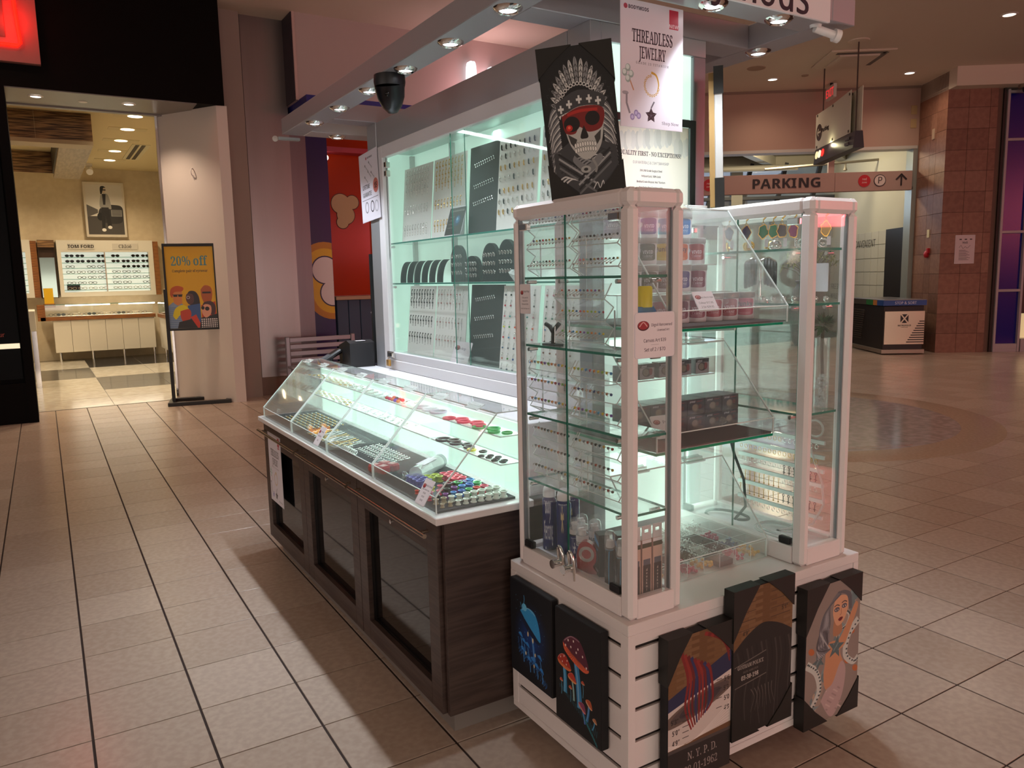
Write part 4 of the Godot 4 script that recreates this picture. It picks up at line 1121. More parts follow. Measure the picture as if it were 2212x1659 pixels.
func display_wall() -> void:
	var dw := thing("display_wall", "silver framed glass display wall with white and dark jewellery boards", "display case", V(1.76, 0, 0))
	var sv: Material = M.silver
	part(dw, "fascia", MB.new().b2(V(0.0, 2.437, -1.335), V(0.05, 2.58, 0.59), 0.002), sv)
	part(dw, "fascia", MB.new().b2(V(0.0, 2.437, 0.594), V(0.05, 2.58, 0.738), 0.002), sv)
	part(dw, "post", MB.new().b2(V(-0.004, 1.131, -1.48), V(0.06, 2.58, -1.338), 0.003), sv)
	part(dw, "post", MB.new().b2(V(0.0, 0.0, 0.655), V(0.06, 2.437, 0.738), 0.003), M.silver_d)
	part(dw, "post", MB.new().b2(V(0.512, 0.0, 0.655), V(0.578, 2.515, 0.738), 0.003), M.silver_d)
	part(dw, "end_header", MB.new().b2(V(0.05, 2.515, 0.66), V(0.578, 2.58, 0.738), 0.002), sv)
	part(dw, "end_light_panel", MB.new().b2(V(0.06, 0.655, 0.7), V(0.512, 2.515, 0.722)), mt(hx("defdf0"), 0.5, 0.0, 0.8))
	area("end_panel_light", V(2.046, 1.4, 0.745), V(0, 0, 1), 0.42, 1.7, Color(0.85, 1.0, 0.93), 0.55)
	var wf := mt(hx("e4e3e8"), 0.3)
	part(dw, "window_stile", MB.new().b2(V(-0.006, 1.131, -1.337), V(0.03, 2.437, -1.255), 0.003), wf)
	part(dw, "window_rail", MB.new().b2(V(-0.006, 2.368, -1.255), V(0.03, 2.437, 0.655), 0.003), wf)
	part(dw, "window_sill", MB.new().b2(V(-0.006, 1.131, -1.255), V(0.03, 1.19, 0.655), 0.003), wf)
	part(dw, "window_track", MB.new().b2(V(-0.002, 1.19, -1.255), V(0.026, 1.235, 0.655), 0.002), mt(hx("d4d3d9"), 0.3))
	part(dw, "glass_door", gbox(V(0.016, 1.225, -1.255), V(0.021, 2.375, -0.28), M.pane, M.gedge, 0))
	part(dw, "glass_door", gbox(V(0.004, 1.225, -0.405), V(0.009, 2.375, 0.655), M.pane, M.gedge, 0))
	var mint := mt(hx("d6f6e8"), 0.5, 0.0, 0.42)
	part(dw, "back_panel", MB.new().b2(V(0.21, 1.2, -1.3), V(0.22, 2.43, 0.655)), mint)
	part(dw, "inner_side", MB.new().b2(V(0.03, 1.2, -1.31), V(0.21, 2.43, -1.3)), mint)
	part(dw, "inner_top", MB.new().b2(V(0.03, 2.4, -1.3), V(0.21, 2.41, 0.655)), mt(hx("c6d6d2"), 0.4))
	part(dw, "inner_floor", MB.new().b2(V(0.03, 1.2, -1.3), V(0.21, 1.225, 0.655)), mt(hx("d6dedd"), 0.4))
	part(dw, "led_strip", MB.new().b2(V(0.035, 2.39, -1.28), V(0.045, 2.4, 0.64)), mt(hx("e8fff6"), 0.5, 0.0, 1.2))
	area("case_light", V(1.85, 2.37, -0.3), V(0.1, -1, 0), 1.8, 0.06, Color(0.9, 1.0, 0.96), 0.3)
	for y in [1.875, 1.64]: part(dw, "glass_shelf", gbox(V(0.035, y - 0.004, -1.28), V(0.2, y + 0.004, 0.65), M.pane, M.gedge))
	for z in [-1.27, -0.75]:
		part(dw, "upright", MB.new().b2(V(0.18, 1.23, z - 0.012), V(0.205, 2.39, z + 0.012)), M.steel)
	for y in [1.868, 1.632]:
		var sp := MB.new()
		sp.bar(V(0.045, y - 0.012, -1.3), V(0.045, y - 0.012, -1.25), 0.008, 10)
		part(dw, "shelf_clip", sp, M.chrome)
	part(dw, "hinge", MB.new().b2(V(0.0, 2.31, -1.265), V(0.03, 2.345, -1.22), 0.004).b2(V(0.0, 2.26, -1.265), V(0.03, 2.295, -1.22), 0.004), M.chrome)
	part(dw, "core", MB.new().b2(V(0.225, 0.0, -1.47), V(0.575, 2.575, 0.655)), mt(hx("9a9aa0"), 0.5))
	var lk := thing("padlock", "brass padlock on chrome hasp at the display window's lower corner", "padlock", V(1.748, 1.215, -1.225))
	part(lk, "hasp", MB.new().b2(V(-0.006, -0.015, -0.05), V(0.004, 0.025, 0.05), 0.003).b2(V(-0.02, -0.005, 0.0), V(-0.006, 0.02, 0.06), 0.003), M.chrome)
	part(lk, "shackle", MB.new().ring(V(-0.02, -0.015, 0.01), 0.012, 0.003, V(1, 0, 0), 14, 6), M.chrome)
	part(lk, "body", MB.new().b2(V(-0.03, -0.06, -0.01), V(-0.014, -0.022, 0.03), 0.003), mt(hx("b98f4e"), 0.3, 0.8))

func tower(at: Vector3, w: float, label: String) -> Node3D:   # at = left, bottom, back corner; depth .62 along z, height 1.25
	var t := thing("glass_tower", label, "display tower", at)
	var wm := mt(hx("ece4e4"), 0.28)
	var D := 0.62
	var H := 1.255
	for p in [[0.0, 0.0], [w - 0.038, 0.0], [0.0, D - 0.05], [w - 0.038, D - 0.05]]:
		var hz := 0.05 if p[1] > 0.1 else 0.03
		part(t, "post", MB.new().box(V(p[0] + 0.019, (H - 0.05) * 0.5, p[1] + hz * 0.5), V(0.038, H - 0.05, hz), 0.011), wm)
		part(t, "corner_cap", MB.new().box(V(p[0] + 0.019, H - 0.026, p[1] + hz * 0.5), V(0.0388, 0.052, hz + 0.0008), 0.013), wm)
	for x in [0.019, w - 0.019]:
		part(t, "top_rail", MB.new().b2(V(x - 0.0188, H - 0.0518, 0.02), V(x + 0.0188, H - 0.0005, D - 0.04), 0.012), wm)
		part(t, "bottom_rail", MB.new().b2(V(x - 0.0185, 0.0, 0.028), V(x + 0.0185, 0.062, D - 0.045), 0.003), wm)
	for z in [0.015, D - 0.019]:
		part(t, "top_rail", MB.new().b2(V(0.025, H - 0.0518, z - 0.0148), V(w - 0.025, H - 0.0005, z + 0.0188), 0.012), wm)
		part(t, "bottom_rail", MB.new().b2(V(0.03, 0.0, z - 0.015), V(w - 0.03, 0.062, z + 0.0165), 0.003), wm)
	part(t, "floor_panel", MB.new().b2(V(0.03, 0.02, 0.03), V(w - 0.03, 0.045, D - 0.03)), mt(hx("dcd9dc"), 0.4))
	part(t, "glass_pane", gbox(V(0.036, 0.06, D - 0.022), V(w - 0.036, H - 0.05, D - 0.017), M.pane, M.gedge, 2))
	part(t, "glass_pane", gbox(V(w - 0.02, 0.06, 0.03), V(w - 0.015, H - 0.05, D - 0.05), M.pane, M.gedge, 0))
	part(t, "top_glass", gbox(V(0.03, H - 0.02, 0.03), V(w - 0.03, H - 0.014, D - 0.03), M.pane, M.gedge, 1))
	part(t, "glass_door", gbox(V(0.012, 0.06, 0.032), V(0.017, H - 0.05, 0.29), M.pane, M.gedge, 0))
	part(t, "glass_door", gbox(V(0.012, 0.06, 0.294), V(0.017, H - 0.05, D - 0.052), M.pane, M.gedge, 0))
	# grey gaskets beside the panes
	var gk := mt(hx("8c9398"), 0.35, 0.4)
	part(t, "gasket", MB.new().b2(V(0.008, 0.06, 0.028), V(0.022, H - 0.05, 0.034)), gk)
	part(t, "gasket", MB.new().b2(V(w - 0.042, 0.06, D - 0.026), V(w - 0.036, H - 0.05, D - 0.014)), gk)
	for y in [0.075, H - 0.075]:
		for z in [0.05, D - 0.09]:
			part(t, "hinge", MB.new().b2(V(0.006, y - 0.012, z - 0.018), V(0.026, y + 0.012, z + 0.03), 0.003), M.chrome if y > 1 else M.blackm)
	return t

func tower_shelf(t: Node3D, w: float, y: float, D := 0.62, inset := 0.0) -> void:
	part(t, "glass_shelf", gbox(V(0.026 + inset, y - 0.004, 0.035), V(w - 0.026, y + 0.004, D - 0.035), M.pane, M.gedge))
	var c := MB.new()
	for z in [0.06, D - 0.085]:
		for x in [[0.02, 0.055], [w - 0.055, w - 0.02]]: c.bar(V(x[0], y - 0.013, z), V(x[1], y - 0.013, z), 0.007, 10)
	part(t, "shelf_peg", c, M.chrome)

const T1 := Vector3(1.372, 0.6485, 0.8)
const T1W := 0.207
const T2 := Vector3(2.136, 0.6485, 0.8)
const T2W := 0.242
func towers() -> void:
	var wm := mt(hx("e6dedd"), 0.35)
	var b := thing("slatwall_base", "white slatwall plinth carrying the two glass towers", "plinth", V(1.352, 0, 0.775))
	var W := 1.08
	var D := 0.66
	part(b, "core", MB.new().b2(V(0.012, 0.1, 0.01), V(W - 0.012, 0.62, D - 0.012)), mt(hx("1e1412"), 0.7))
	part(b, "top_board", MB.new().b2(V(0, 0.614, 0), V(W, 0.648, D), 0.002), wm)
	part(b, "bottom_board", MB.new().b2(V(0, 0.085, 0), V(W, 0.11, D), 0.002), wm)
	part(b, "leg_frame", MB.new().b2(V(0.45, 0, 0.05), V(1.0, 0.085, 0.5)), M.blackm)
	for p in [[0.0, 0.0], [0.0, D - 0.035], [W - 0.028, 0.0], [W - 0.028, D - 0.035]]: part(b, "corner_post", MB.new().b2(V(p[0], 0.11, p[1]), V(p[0] + 0.028, 0.614, p[1] + 0.035), 0.001), wm)
	var ys := [0.11, 0.178, 0.277, 0.376, 0.474, 0.572, 0.616]
	for k in 6:
		var y0: float = ys[k] + (0.0 if k == 0 else 0.0065)
		var y1: float = ys[k + 1] - (0.0 if k == 5 else 0.0065)
		part(b, "slat", MB.new().b2(V(0.003, y0, 0.035), V(0.016, y1, D - 0.035), 0.001), wm)
		part(b, "slat", MB.new().b2(V(0.028, y0, D - 0.016), V(W - 0.028, y1, D - 0.003), 0.001), wm)
		part(b, "slat", MB.new().b2(V(W - 0.016, y0, 0.035), V(W - 0.003, y1, D - 0.035), 0.001), wm)
	var t1 := tower(T1, T1W, "left white framed glass tower with body jewellery and aftercare bottles")
	for y in [1.01, 0.782, 0.541, 0.307]: tower_shelf(t1, T1W, y)
	# handles with locks on the two glass doors
	for z in [0.265, 0.325]:
		var h := MB.new()
		var pth := []
		for k in 9: pth.append(V(0.0, 0.1 + 0.035 * sin(PI * k / 8.0) + (0.02 if k > 0 and k < 8 else 0.0), z - 0.0 + 0.018 * cos(PI * k / 8.0)))
		h.at(xf(V(0.0, 0, 0))).tube([V(0.004, 0.035, z + 0.016), V(0.0, 0.1, z + 0.016), V(-0.004, 0.125, z + 0.008), V(-0.004, 0.13, z - 0.002), V(0.0, 0.12, z - 0.014), V(0.006, 0.08, z - 0.016)], 0.006, 10)
		h.bar(V(-0.03, 0.075, z - 0.0), V(0.012, 0.075, z + 0.0), 0.012, 14)
		h.bar(V(-0.034, 0.075, z), V(-0.03, 0.075, z), 0.015, 14)
		part(t1, "lock_handle", h, M.chrome)
	var t2 := tower(T2, T2W, "right white framed glass tower with agate pendants and bangles")
	for y in [1.088, 0.902, 0.525]: tower_shelf(t2, T2W, y)

func clear_bin(called: String, label: String, lo: Vector3, w: float, lip: float, fz: float, ridge_z: float, ridge_y: float, along_x: bool) -> Node3D:
	# an acrylic display bin: lip at the front, hinged sloping lid, flat top; local front is +z
	var t := thing(called, label, "display case", lo)
	if not along_x: t.rotation.y = -PI / 2
	var bz := 0.0
	part(t, "front_wall", gbox(V(0, 0, fz - 0.004), V(w, lip, fz), M.acryl, M.aedge, 2))
	for x in [[0.0, 0.004], [w - 0.004, w]]:
		var p := PackedVector2Array([v2(bz, 0), v2(fz - 0.004, 0), v2(fz - 0.004, lip), v2(ridge_z, ridge_y), v2(bz, ridge_y)])
		var m := MB.new()
		m.x = Transform3D(Basis(Vector3.UP, -PI / 2), V(0, 0, 0))
		m.prism(p, -x[1], -x[0])
		part(t, "side_wall", m, M.acryl)
	part(t, "top_pane", gbox(V(0, ridge_y, bz), V(w, ridge_y + 0.004, ridge_z), M.acryl, M.aedge))
	var d := V(0, ridge_y - lip, ridge_z - fz)
	var L := d.length()
	var lid := MeshInstance3D.new()
	lid.name = "lid"
	lid.mesh = gbox(V(0.002, 0, -0.004), V(w - 0.002, L, 0.0), M.acryl, M.aedge, 2)
	t.add_child(lid, true)
	lid.transform = Transform3D(Basis(Vector3.RIGHT, -atan2(fz - ridge_z, ridge_y - lip)), V(0, lip, fz))
	var e := MB.new()
	e.bar(V(0.002, 0, fz - 0.002), V(0.002, lip, fz - 0.002), 0.0028, 6)
	e.bar(V(w - 0.002, 0, fz - 0.002), V(w - 0.002, lip, fz - 0.002), 0.0028, 6)
	e.bar(V(0.002, lip, fz), V(0.002, ridge_y, ridge_z), 0.0026, 6)
	e.bar(V(w - 0.002, lip, fz), V(w - 0.002, ridge_y, ridge_z), 0.0026, 6)
	e.bar(V(0, lip, fz), V(w, lip, fz), 0.0022, 6)
	part(t, "polished_edges", e, M.aedge)
	for x in [w * 0.22, w * 0.72]:
		var h := part(t, "hinge", MB.new().b2(V(-0.045, -0.001, -0.02), V(0.045, 0.003, 0.02)).b2(V(-0.045, 0.003, 0.018), V(0.045, 0.007, 0.022)).bar(V(-0.045, 0.006, 0.0), V(0.045, 0.006, 0.0), 0.004), glass(hx("f4fbfa"), 0.35))
		h.transform = xf(V(x, ridge_y + 0.006, ridge_z - 0.004), 0, 0.45)
	return t

func display_cases() -> void:
	var lab := ["clear acrylic counter case at the far end with pins and gold chains", "second acrylic counter case from the far end with chains on black velvet", "third acrylic counter case with red cube tray", "nearest acrylic counter case full of coloured plugs"]
	for k in 4:
		var z0 := -1.662 + k * 0.6
		# local x runs along world +z, local z along world -x
		var t := clear_bin("acrylic_case", lab[k], V(1.455, 0.8535, z0), 0.592, 0.06, 0.372, 0.12, 0.327, false)
		t.rotation.y = -PI / 2
		t.position = V(1.4545, 0.8535, z0)
		part(t, "velvet_bed", MB.new().b2(V(0.006, 0.0005, 0.045), V(0.586, 0.008, 0.364)), M.vel)
		for y in [0.236, 0.132]:
			part(t, "acrylic_shelf", gbox(V(0.006, y, 0.003), V(0.586, y + 0.004, 0.105), M.acryl, M.aedge))
			part(t, "shelf_lip", MB.new().bar(V(0.006, y + 0.004, 0.105), V(0.586, y + 0.004, 0.105), 0.0025, 6), M.aedge)
		part(t, "lid_knob", MB.new().at(xf(V(0.296, 0.062, 0.368), 0, -0.6)).lathe([v2(0.005, 0.0), v2(0.005, 0.014), v2(0.011, 0.018), v2(0.012, 0.026), v2(0.0, 0.032)], 12), M.acryl)
	# three tiers of bins between the towers, on glass shelves
	var X0 := T1.x + T1W + 0.008
	var w := T2.x - 0.008 - X0
	var b1 := clear_bin("tiered_bin", "upper acrylic bin between the towers holding hair dye tubs", V(X0, 1.495, 0.765), w, 0.055, 0.575, 0.3, 0.39, true)
	var b2 := clear_bin("tiered_bin", "middle acrylic bin between the towers with dark gauge boxes", V(X0, 1.104, 0.765), w, 0.055, 0.528, 0.295, 0.31, true)
	var b3 := clear_bin("tiered_bin", "lowest acrylic bin between the towers with jewellery compartments", V(X0, 0.6485, 0.765), w, 0.07, 0.512, 0.293, 0.33, true)
	for e in [[b1, 0.57], [b2, 0.523]]:
		part(e[0], "velvet_bed", MB.new().b2(V(0.006, 0.0005, 0.02), V(w - 0.006, 0.006, e[1])), mt(hx("2a2224"), 0.9))
	for b in [b1, b2, b3]: part(b, "lid_knob", MB.new().at(xf(V(w * 0.5, 0.062, 0.535), 0, 0.6)).lathe([v2(0.006, 0.0), v2(0.006, 0.012), v2(0.012, 0.017), v2(0.012, 0.025), v2(0.0, 0.03)], 12), M.acryl)
	for e in [[1.485, 0.56, "upper"], [1.094, 0.53, "lower"]]:
		var sh := thing("glass_shelf", "green edged glass shelf under the %s bin between the towers" % e[2], "shelf", V(X0, e[0], 0.76))
		part(sh, "glass_plate", gbox(V(0, 0, 0), V(w, 0.009, e[1]), glass(hx("a8e8d0"), 0.12), mt(hx("159a72"), 0.15, 0.0, 0.0)))
		for x in [0.1, w - 0.1]:
			var p := PackedVector2Array([v2(-0.02, -0.005), v2(e[1] - 0.12, -0.005), v2(e[1] - 0.12, -0.02), v2(0.0, -0.055), v2(-0.02, -0.055)])
			var m := MB.new()
			m.x = Transform3D(Basis(Vector3.UP, -PI / 2), V(x, 0, 0))
			m.prism(p, -0.004, 0.004)
			part(sh, "bracket", m, mt(hx("cfd8d2"), 0.35, 0.3))

func canvas(called: String, label: String, w: float, h: float, th: float, art: Material, tr: Transform3D, wraps: Array, side := hx("0e0c10"), cat := "canvas print") -> Node3D:
	var t := thing(called, label, cat)
	t.transform = tr
	part(t, "stretched_canvas", MB.new().b2(V(-w / 2, 0, -th), V(w / 2, h, -0.0006), 0.003), mt(side, 0.7))
	var pl := plate(t, "print", art, w - 0.004, h - 0.004, xf(V(0, h / 2, 0.0)))
	var cm := mt(hx("15130f"), 0.55)
	for e in wraps:   # [sx, sy, length along x, length along y]
		var px: float = e[0] * (w / 2 + 0.003)
		var py: float = h + 0.003 if e[1] > 0 else -0.003
		var a := v2(px, py)
		var b := v2(px - e[0] * e[2], py)
		var c := v2(px, py - e[1] * e[3])
		var mid: Vector2 = (b + c) * 0.5 + (a - (b + c) * 0.5) * 0.06
		part(t, "corner_guard", MB.new().prism(PackedVector2Array([a, b, mid, c]), -th - 0.002, 0.0035), cm)
	return t

func mush(a: Art, x: float, y: float, r: float, base: Vector2, sw: float, cap: Color, under: Color, stem: Color, tilt := 0.0) -> void:
	a.curve([v2(x, y + r * 0.1), (v2(x, y) + base) * 0.5 + v2(0.01, 0), base], sw, stem, sw * 1.2)
	a.curve([v2(x - sw * 0.2, y + r * 0.15), (v2(x - sw * 0.2, y) + base) * 0.5 + v2(0.01, 0), base - v2(sw * 0.2, 0)], sw * 0.3, stem.lightened(0.35))
	var m := Transform2D(tilt, v2(x, y))
	a.poly(Art.spl([m * v2(-r, 0), m * v2(-r * 0.75, r * 0.32), m * v2(0, r * 0.42), m * v2(r * 0.8, r * 0.33), m * v2(r, 0), m * v2(0, -r * 0.1), m * v2(-r, 0)], 30), under)
	for k in 13:
		var f := -0.9 + 1.8 * k / 12.0
		a.line([m * v2(f * 0.2 * r, r * 0.1), m * v2(f * r * 0.95, r * 0.36 * sqrt(1.0 - f * f) + 0.02 * r)], r * 0.018, under.darkened(0.4))
	a.poly(Art.spl([m * v2(-r, 0.03 * r), m * v2(-r * 0.8, -r * 0.35), m * v2(-r * 0.35, -r * 0.72), m * v2(r * 0.1, -r * 0.8), m * v2(r * 0.6, -r * 0.5), m * v2(r, 0.03 * r), m * v2(r * 0.4, r * 0.1), m * v2(-r * 0.4, r * 0.1), m * v2(-r, 0.03 * r)], 40), cap)
	a.curve([m * v2(-r * 0.9, -r * 0.1), m * v2(-r * 0.5, -r * 0.6), m * v2(r * 0.1, -r * 0.76)], r * 0.05, cap.lightened(0.4))

func red_mushrooms() -> Material:
	var a := Art.new(260, 400, hx("0b0a10"), 1.0, 1.55)
	for k in 24: a.line([v2(0.1 + k * 0.035, 1.1 + k * 0.014), v2(0.09 + k * 0.036, 1.05 + k * 0.012 - 0.03 * fmod(k * 0.7, 1.0))], 0.008, hx("1f6f80"))
	mush(a, 0.46, 0.5, 0.3, v2(0.55, 1.2), 0.1, hx("5c2036"), hx("e0603c"), hx("2d7fb8"), 0.28)
	for e in [v2(0.3, 0.36), v2(0.42, 0.33), v2(0.52, 0.4), v2(0.62, 0.46), v2(0.36, 0.43), v2(0.48, 0.46), v2(0.7, 0.58), v2(0.24, 0.45)]: a.ell(e.x, e.y, 0.014, 0.017, hx("f6e6dc"))
	mush(a, 0.2, 0.72, 0.16, v2(0.22, 1.12), 0.07, hx("b03124"), hx("e87a44"), hx("2f88ba"), 0.1)
	for e in [v2(0.12, 0.66), v2(0.2, 0.62), v2(0.27, 0.66), v2(0.16, 0.71), v2(0.25, 0.72)]: a.ell(e.x, e.y, 0.01, 0.013, hx("f6e6dc"))
	mush(a, 0.38, 0.86, 0.1, v2(0.42, 1.15), 0.035, hx("c23a28"), hx("f0a060"), hx("7fa8a8"), 0.15)
	mush(a, 0.75, 1.05, 0.08, v2(0.7, 1.3), 0.04, hx("b8542e"), hx("f0b48a"), hx("2a72b0"), 0.5)
	mush(a, 0.6, 1.16, 0.09, v2(0.66, 1.36), 0.03, hx("8a3a5c"), hx("e88a7a"), hx("3a62b8"), 0.5)
	mush(a, 0.87, 1.22, 0.05, v2(0.82, 1.36), 0.02, hx("b8744e"), hx("f0c49a"), hx("2f88ba"), 0.3)
	for e in [v2(0.62, 0.82), v2(0.34, 1.0), v2(0.13, 0.98)]: mush(a, e.x, e.y, 0.04, e + v2(0.0, 0.2), 0.012, hx("c24a32"), hx("f0b48a"), hx("3a86a8"))
	for k in 26: a.line([v2(0.62 + k * 0.012, 1.28 + k * 0.011), v2(0.6 + k * 0.0125, 1.24 + k * 0.011 - 0.03 * fmod(k * 0.61, 1.0))], 0.007, hx("238a96"))
	return a.mat(0.6)

func blue_mushrooms() -> Material:
	var a := Art.new(260, 330, hx("070b16"), 1.0, 1.27)
	for k in 9: a.ell(0.52, 0.66, 0.46 - k * 0.04, 0.52 - k * 0.045, hx("070b16").lerp(hx("0c3c86"), k / 9.0), 0.3)
	mush(a, 0.5, 0.5, 0.28, v2(0.6, 0.95), 0.05, hx("2f96d8"), hx("0a1c40"), hx("1b62b0"), 0.5)
	for x in [0.44, 0.56]: a.ell(x, 0.62 + (x - 0.4) * 0.4, 0.016, 0.035, hx("f2d8a0"))
	a.ell(0.36, 0.3, 0.06, 0.05, hx("6fc6f0")).curve([v2(0.33, 0.3), v2(0.36, 0.2), v2(0.35, 0.14)], 0.012, hx("4aa8e4")).curve([v2(0.3, 0.34), v2(0.26, 0.26)], 0.01, hx("4aa8e4"))
	for e in [[0.25, 0.72], [0.33, 0.78], [0.42, 0.8], [0.72, 0.86], [0.3, 0.9], [0.55, 0.95], [0.64, 1.0], [0.76, 1.02], [0.46, 0.98]]:
		mush(a, e[0], e[1], 0.055, v2(e[0] + 0.03, e[1] + 0.16), 0.014, hx("2a7fd0"), hx("0f2f66"), hx("2f86d6"), 0.3)
	for k in 40:
		var x := 0.18 + 0.7 * fmod(k * 0.618, 1.0)
		var y := 0.86 + (x - 0.2) * 0.35 + 0.14 * fmod(k * 0.37, 1.0)
		a.curve([v2(x, y), v2(x + 0.02, y - 0.04), v2(x + 0.01, y - 0.08)], 0.006, hx("2c84dc"))
	for k in 30: a.ell(0.15 + 0.72 * fmod(k * 0.381, 1.0), 0.2 + 0.7 * fmod(k * 0.727, 1.0), 0.004, 0.005, hx("7fd0ff"))
	for e in [v2(0.38, 0.92), v2(0.58, 1.02), v2(0.61, 0.86)]: a.ell(e.x, e.y, 0.014, 0.026, hx("f0d49a"))
	return a.mat(0.6)

func skull_art() -> Material:
	var a := Art.new(400, 640, hx("0e1012"), 1.0, 1.45)
	var g := [hx("55565a"), hx("8d8e90"), hx("c9c9c7"), hx("2c2d30")]
	# side feathers and body
	for s in [-1, 1]:
		for k in 26:
			var y := 0.52 + k * 0.022
			a.curve([v2(0.5 + s * 0.3, y), v2(0.5 + s * 0.4, y + 0.08), v2(0.5 + s * (0.44 + 0.03 * fmod(k * 0.6, 1.0)), y + 0.2)], 0.018, g[k % 3], 0.006)
	a.poly([v2(0.08, 1.02), v2(0.3, 0.92), v2(0.7, 0.92), v2(0.95, 1.0), v2(0.95, 1.28), v2(0.55, 1.45), v2(0.42, 1.45), v2(0.08, 1.22)], hx("3a3b3e"))
	for k in 34:
		var x := 0.1 + 0.83 * fmod(k * 0.618, 1.0)
		var y := 1.0 + 0.38 * fmod(k * 0.37, 1.0)
		if absf(x - 0.5) * 1.1 + y > 1.58: continue
		a.curve([v2(x - 0.08, y + 0.03), v2(x, y), v2(x + 0.08, y + 0.02)], 0.02, g[k % 4], 0.008)
	for s in [-1, 1]:
		for k in 4: a.line([v2(0.5 + s * 0.36, 1.02 + k * 0.045), v2(0.5 - s * 0.12, 1.3 + k * 0.045)], 0.022, [hx("17181a"), hx("9a9b9c"), hx("1c1d1f"), hx("6a6b6d")][k])
	# feather fan of the headdress
	for k in 17:
		var t := -1.25 + 2.5 * k / 16.0
		var c := v2(0.5, 0.66)
		var d := Vector2(0, -1).rotated(t)
		var L := 0.58 - 0.12 * absf(t)
		var n := Vector2(-d.y, d.x)
		var tip := c + d * L
		var b := c + d * 0.3
		a.poly(Art.spl([b - n * 0.022, tip - n * 0.034 - d * 0.08, tip, tip + n * 0.034 - d * 0.08, b + n * 0.022], 16), hx("1b1c1e"))
		a.poly(Art.spl([b - n * 0.016, tip - n * 0.028 - d * 0.09, tip - d * 0.02, tip + n * 0.028 - d * 0.09, b + n * 0.016], 16), g[1 + k % 2])
		a.line([b, tip - d * 0.03], 0.006, hx("3a3b3d"))
		for q in 3: a.line([b + d * (0.05 + q * 0.055) - n * 0.02, b + d * (0.08 + q * 0.055), b + d * (0.05 + q * 0.055) + n * 0.02], 0.008, hx("2a2b2d"))
		a.ell(b.x - d.x * 0.0, b.y - d.y * 0.0, 0.026, 0.02, hx("d5d5d2")).ell(b.x, b.y, 0.016, 0.011, hx("232426"))
	# headband
	a.poly(Art.spl([v2(0.17, 0.53), v2(0.5, 0.42), v2(0.84, 0.5), v2(0.83, 0.62)], 12) + Art.spl([v2(0.83, 0.62), v2(0.5, 0.58), v2(0.19, 0.68)], 12), hx("3c3d40"))
	for e in [[0.24, 0.59], [0.36, 0.55], [0.5, 0.515], [0.64, 0.52], [0.76, 0.55]]:
		a.rect(e[0] - 0.04, e[1] - 0.012, e[0] + 0.04, e[1] + 0.012, hx("d8d8d5")).rect(e[0] - 0.013, e[1] - 0.04, e[0] + 0.013, e[1] + 0.04, hx("d8d8d5"))
	for k in 16: a.poly([v2(0.2 + k * 0.04, 0.655 - 0.05 * sin(PI * k / 15.0)), v2(0.24 + k * 0.04, 0.655 - 0.05 * sin(PI * (k + 1) / 15.0)), v2(0.22 + k * 0.04, 0.69 - 0.05 * sin(PI * k / 15.0))], hx("cfcfcc"))
	# skull
	a.poly(Art.spl([v2(0.24, 0.66), v2(0.3, 0.9), v2(0.38, 1.02), v2(0.5, 1.1), v2(0.62, 1.08), v2(0.74, 0.98), v2(0.8, 0.8), v2(0.81, 0.62), v2(0.5, 0.58), v2(0.24, 0.66)], 60), hx("b9b8b4"))
	a.poly(Art.spl([v2(0.24, 0.66), v2(0.27, 0.82), v2(0.4, 0.84), v2(0.47, 0.78), v2(0.6, 0.84), v2(0.78, 0.8), v2(0.81, 0.62), v2(0.5, 0.585), v2(0.24, 0.66)], 50), hx("7c1613"))
	a.ell(0.37, 0.745, 0.11, 0.075, hx("120606")).ell(0.66, 0.71, 0.1, 0.07, hx("120606"))
	a.ell(0.33, 0.78, 0.045, 0.032, hx("c22018")).ell(0.33, 0.775, 0.02, 0.015, hx("f06a50")).curve([v2(0.32, 0.65), v2(0.5, 0.625), v2(0.74, 0.63)], 0.03, hx("b0231b"))
	a.poly(Art.spl([v2(0.53, 0.77), v2(0.47, 0.88), v2(0.52, 0.9), v2(0.58, 0.88), v2(0.53, 0.77)], 20), hx("17100f"))
	a.poly([v2(0.3, 0.84), v2(0.42, 0.9), v2(0.38, 0.98), v2(0.33, 0.93)], hx("3a3836")).poly([v2(0.76, 0.83), v2(0.66, 0.89), v2(0.69, 0.97), v2(0.74, 0.92)], hx("3a3836"))
	for r in 2:
		for k in 9:
			var x := 0.39 + k * 0.034
			a.ell(x, 0.955 + r * 0.05 - 0.025 * cos((x - 0.52) * 7.0) + 0.02, 0.016, 0.027, hx("2a2826")).ell(x, 0.955 + r * 0.05 - 0.025 * cos((x - 0.52) * 7.0) + 0.02, 0.0135, 0.023, hx("e6e4de"))
	a.poly(Art.spl([v2(0.36, 1.05), v2(0.52, 1.16), v2(0.7, 1.06), v2(0.74, 1.12), v2(0.53, 1.24), v2(0.34, 1.12), v2(0.36, 1.05)], 30), hx("77787a"))
	a.ell(0.5, 1.2, 0.07, 0.035, hx("a9a9a6")).ell(0.5, 1.2, 0.03, 0.015, hx("2a2a2b")).curve([v2(0.6, 1.1), v2(0.65, 1.18), v2(0.63, 1.24)], 0.03, hx("8d8d8a"))
	a.curve([v2(0.58, 1.4), v2(0.64, 1.34), v2(0.67, 1.4), v2(0.72, 1.33), v2(0.74, 1.4), v2(0.8, 1.34)], 0.012, hx("d0d0ce"))
	return a.mat(0.55)

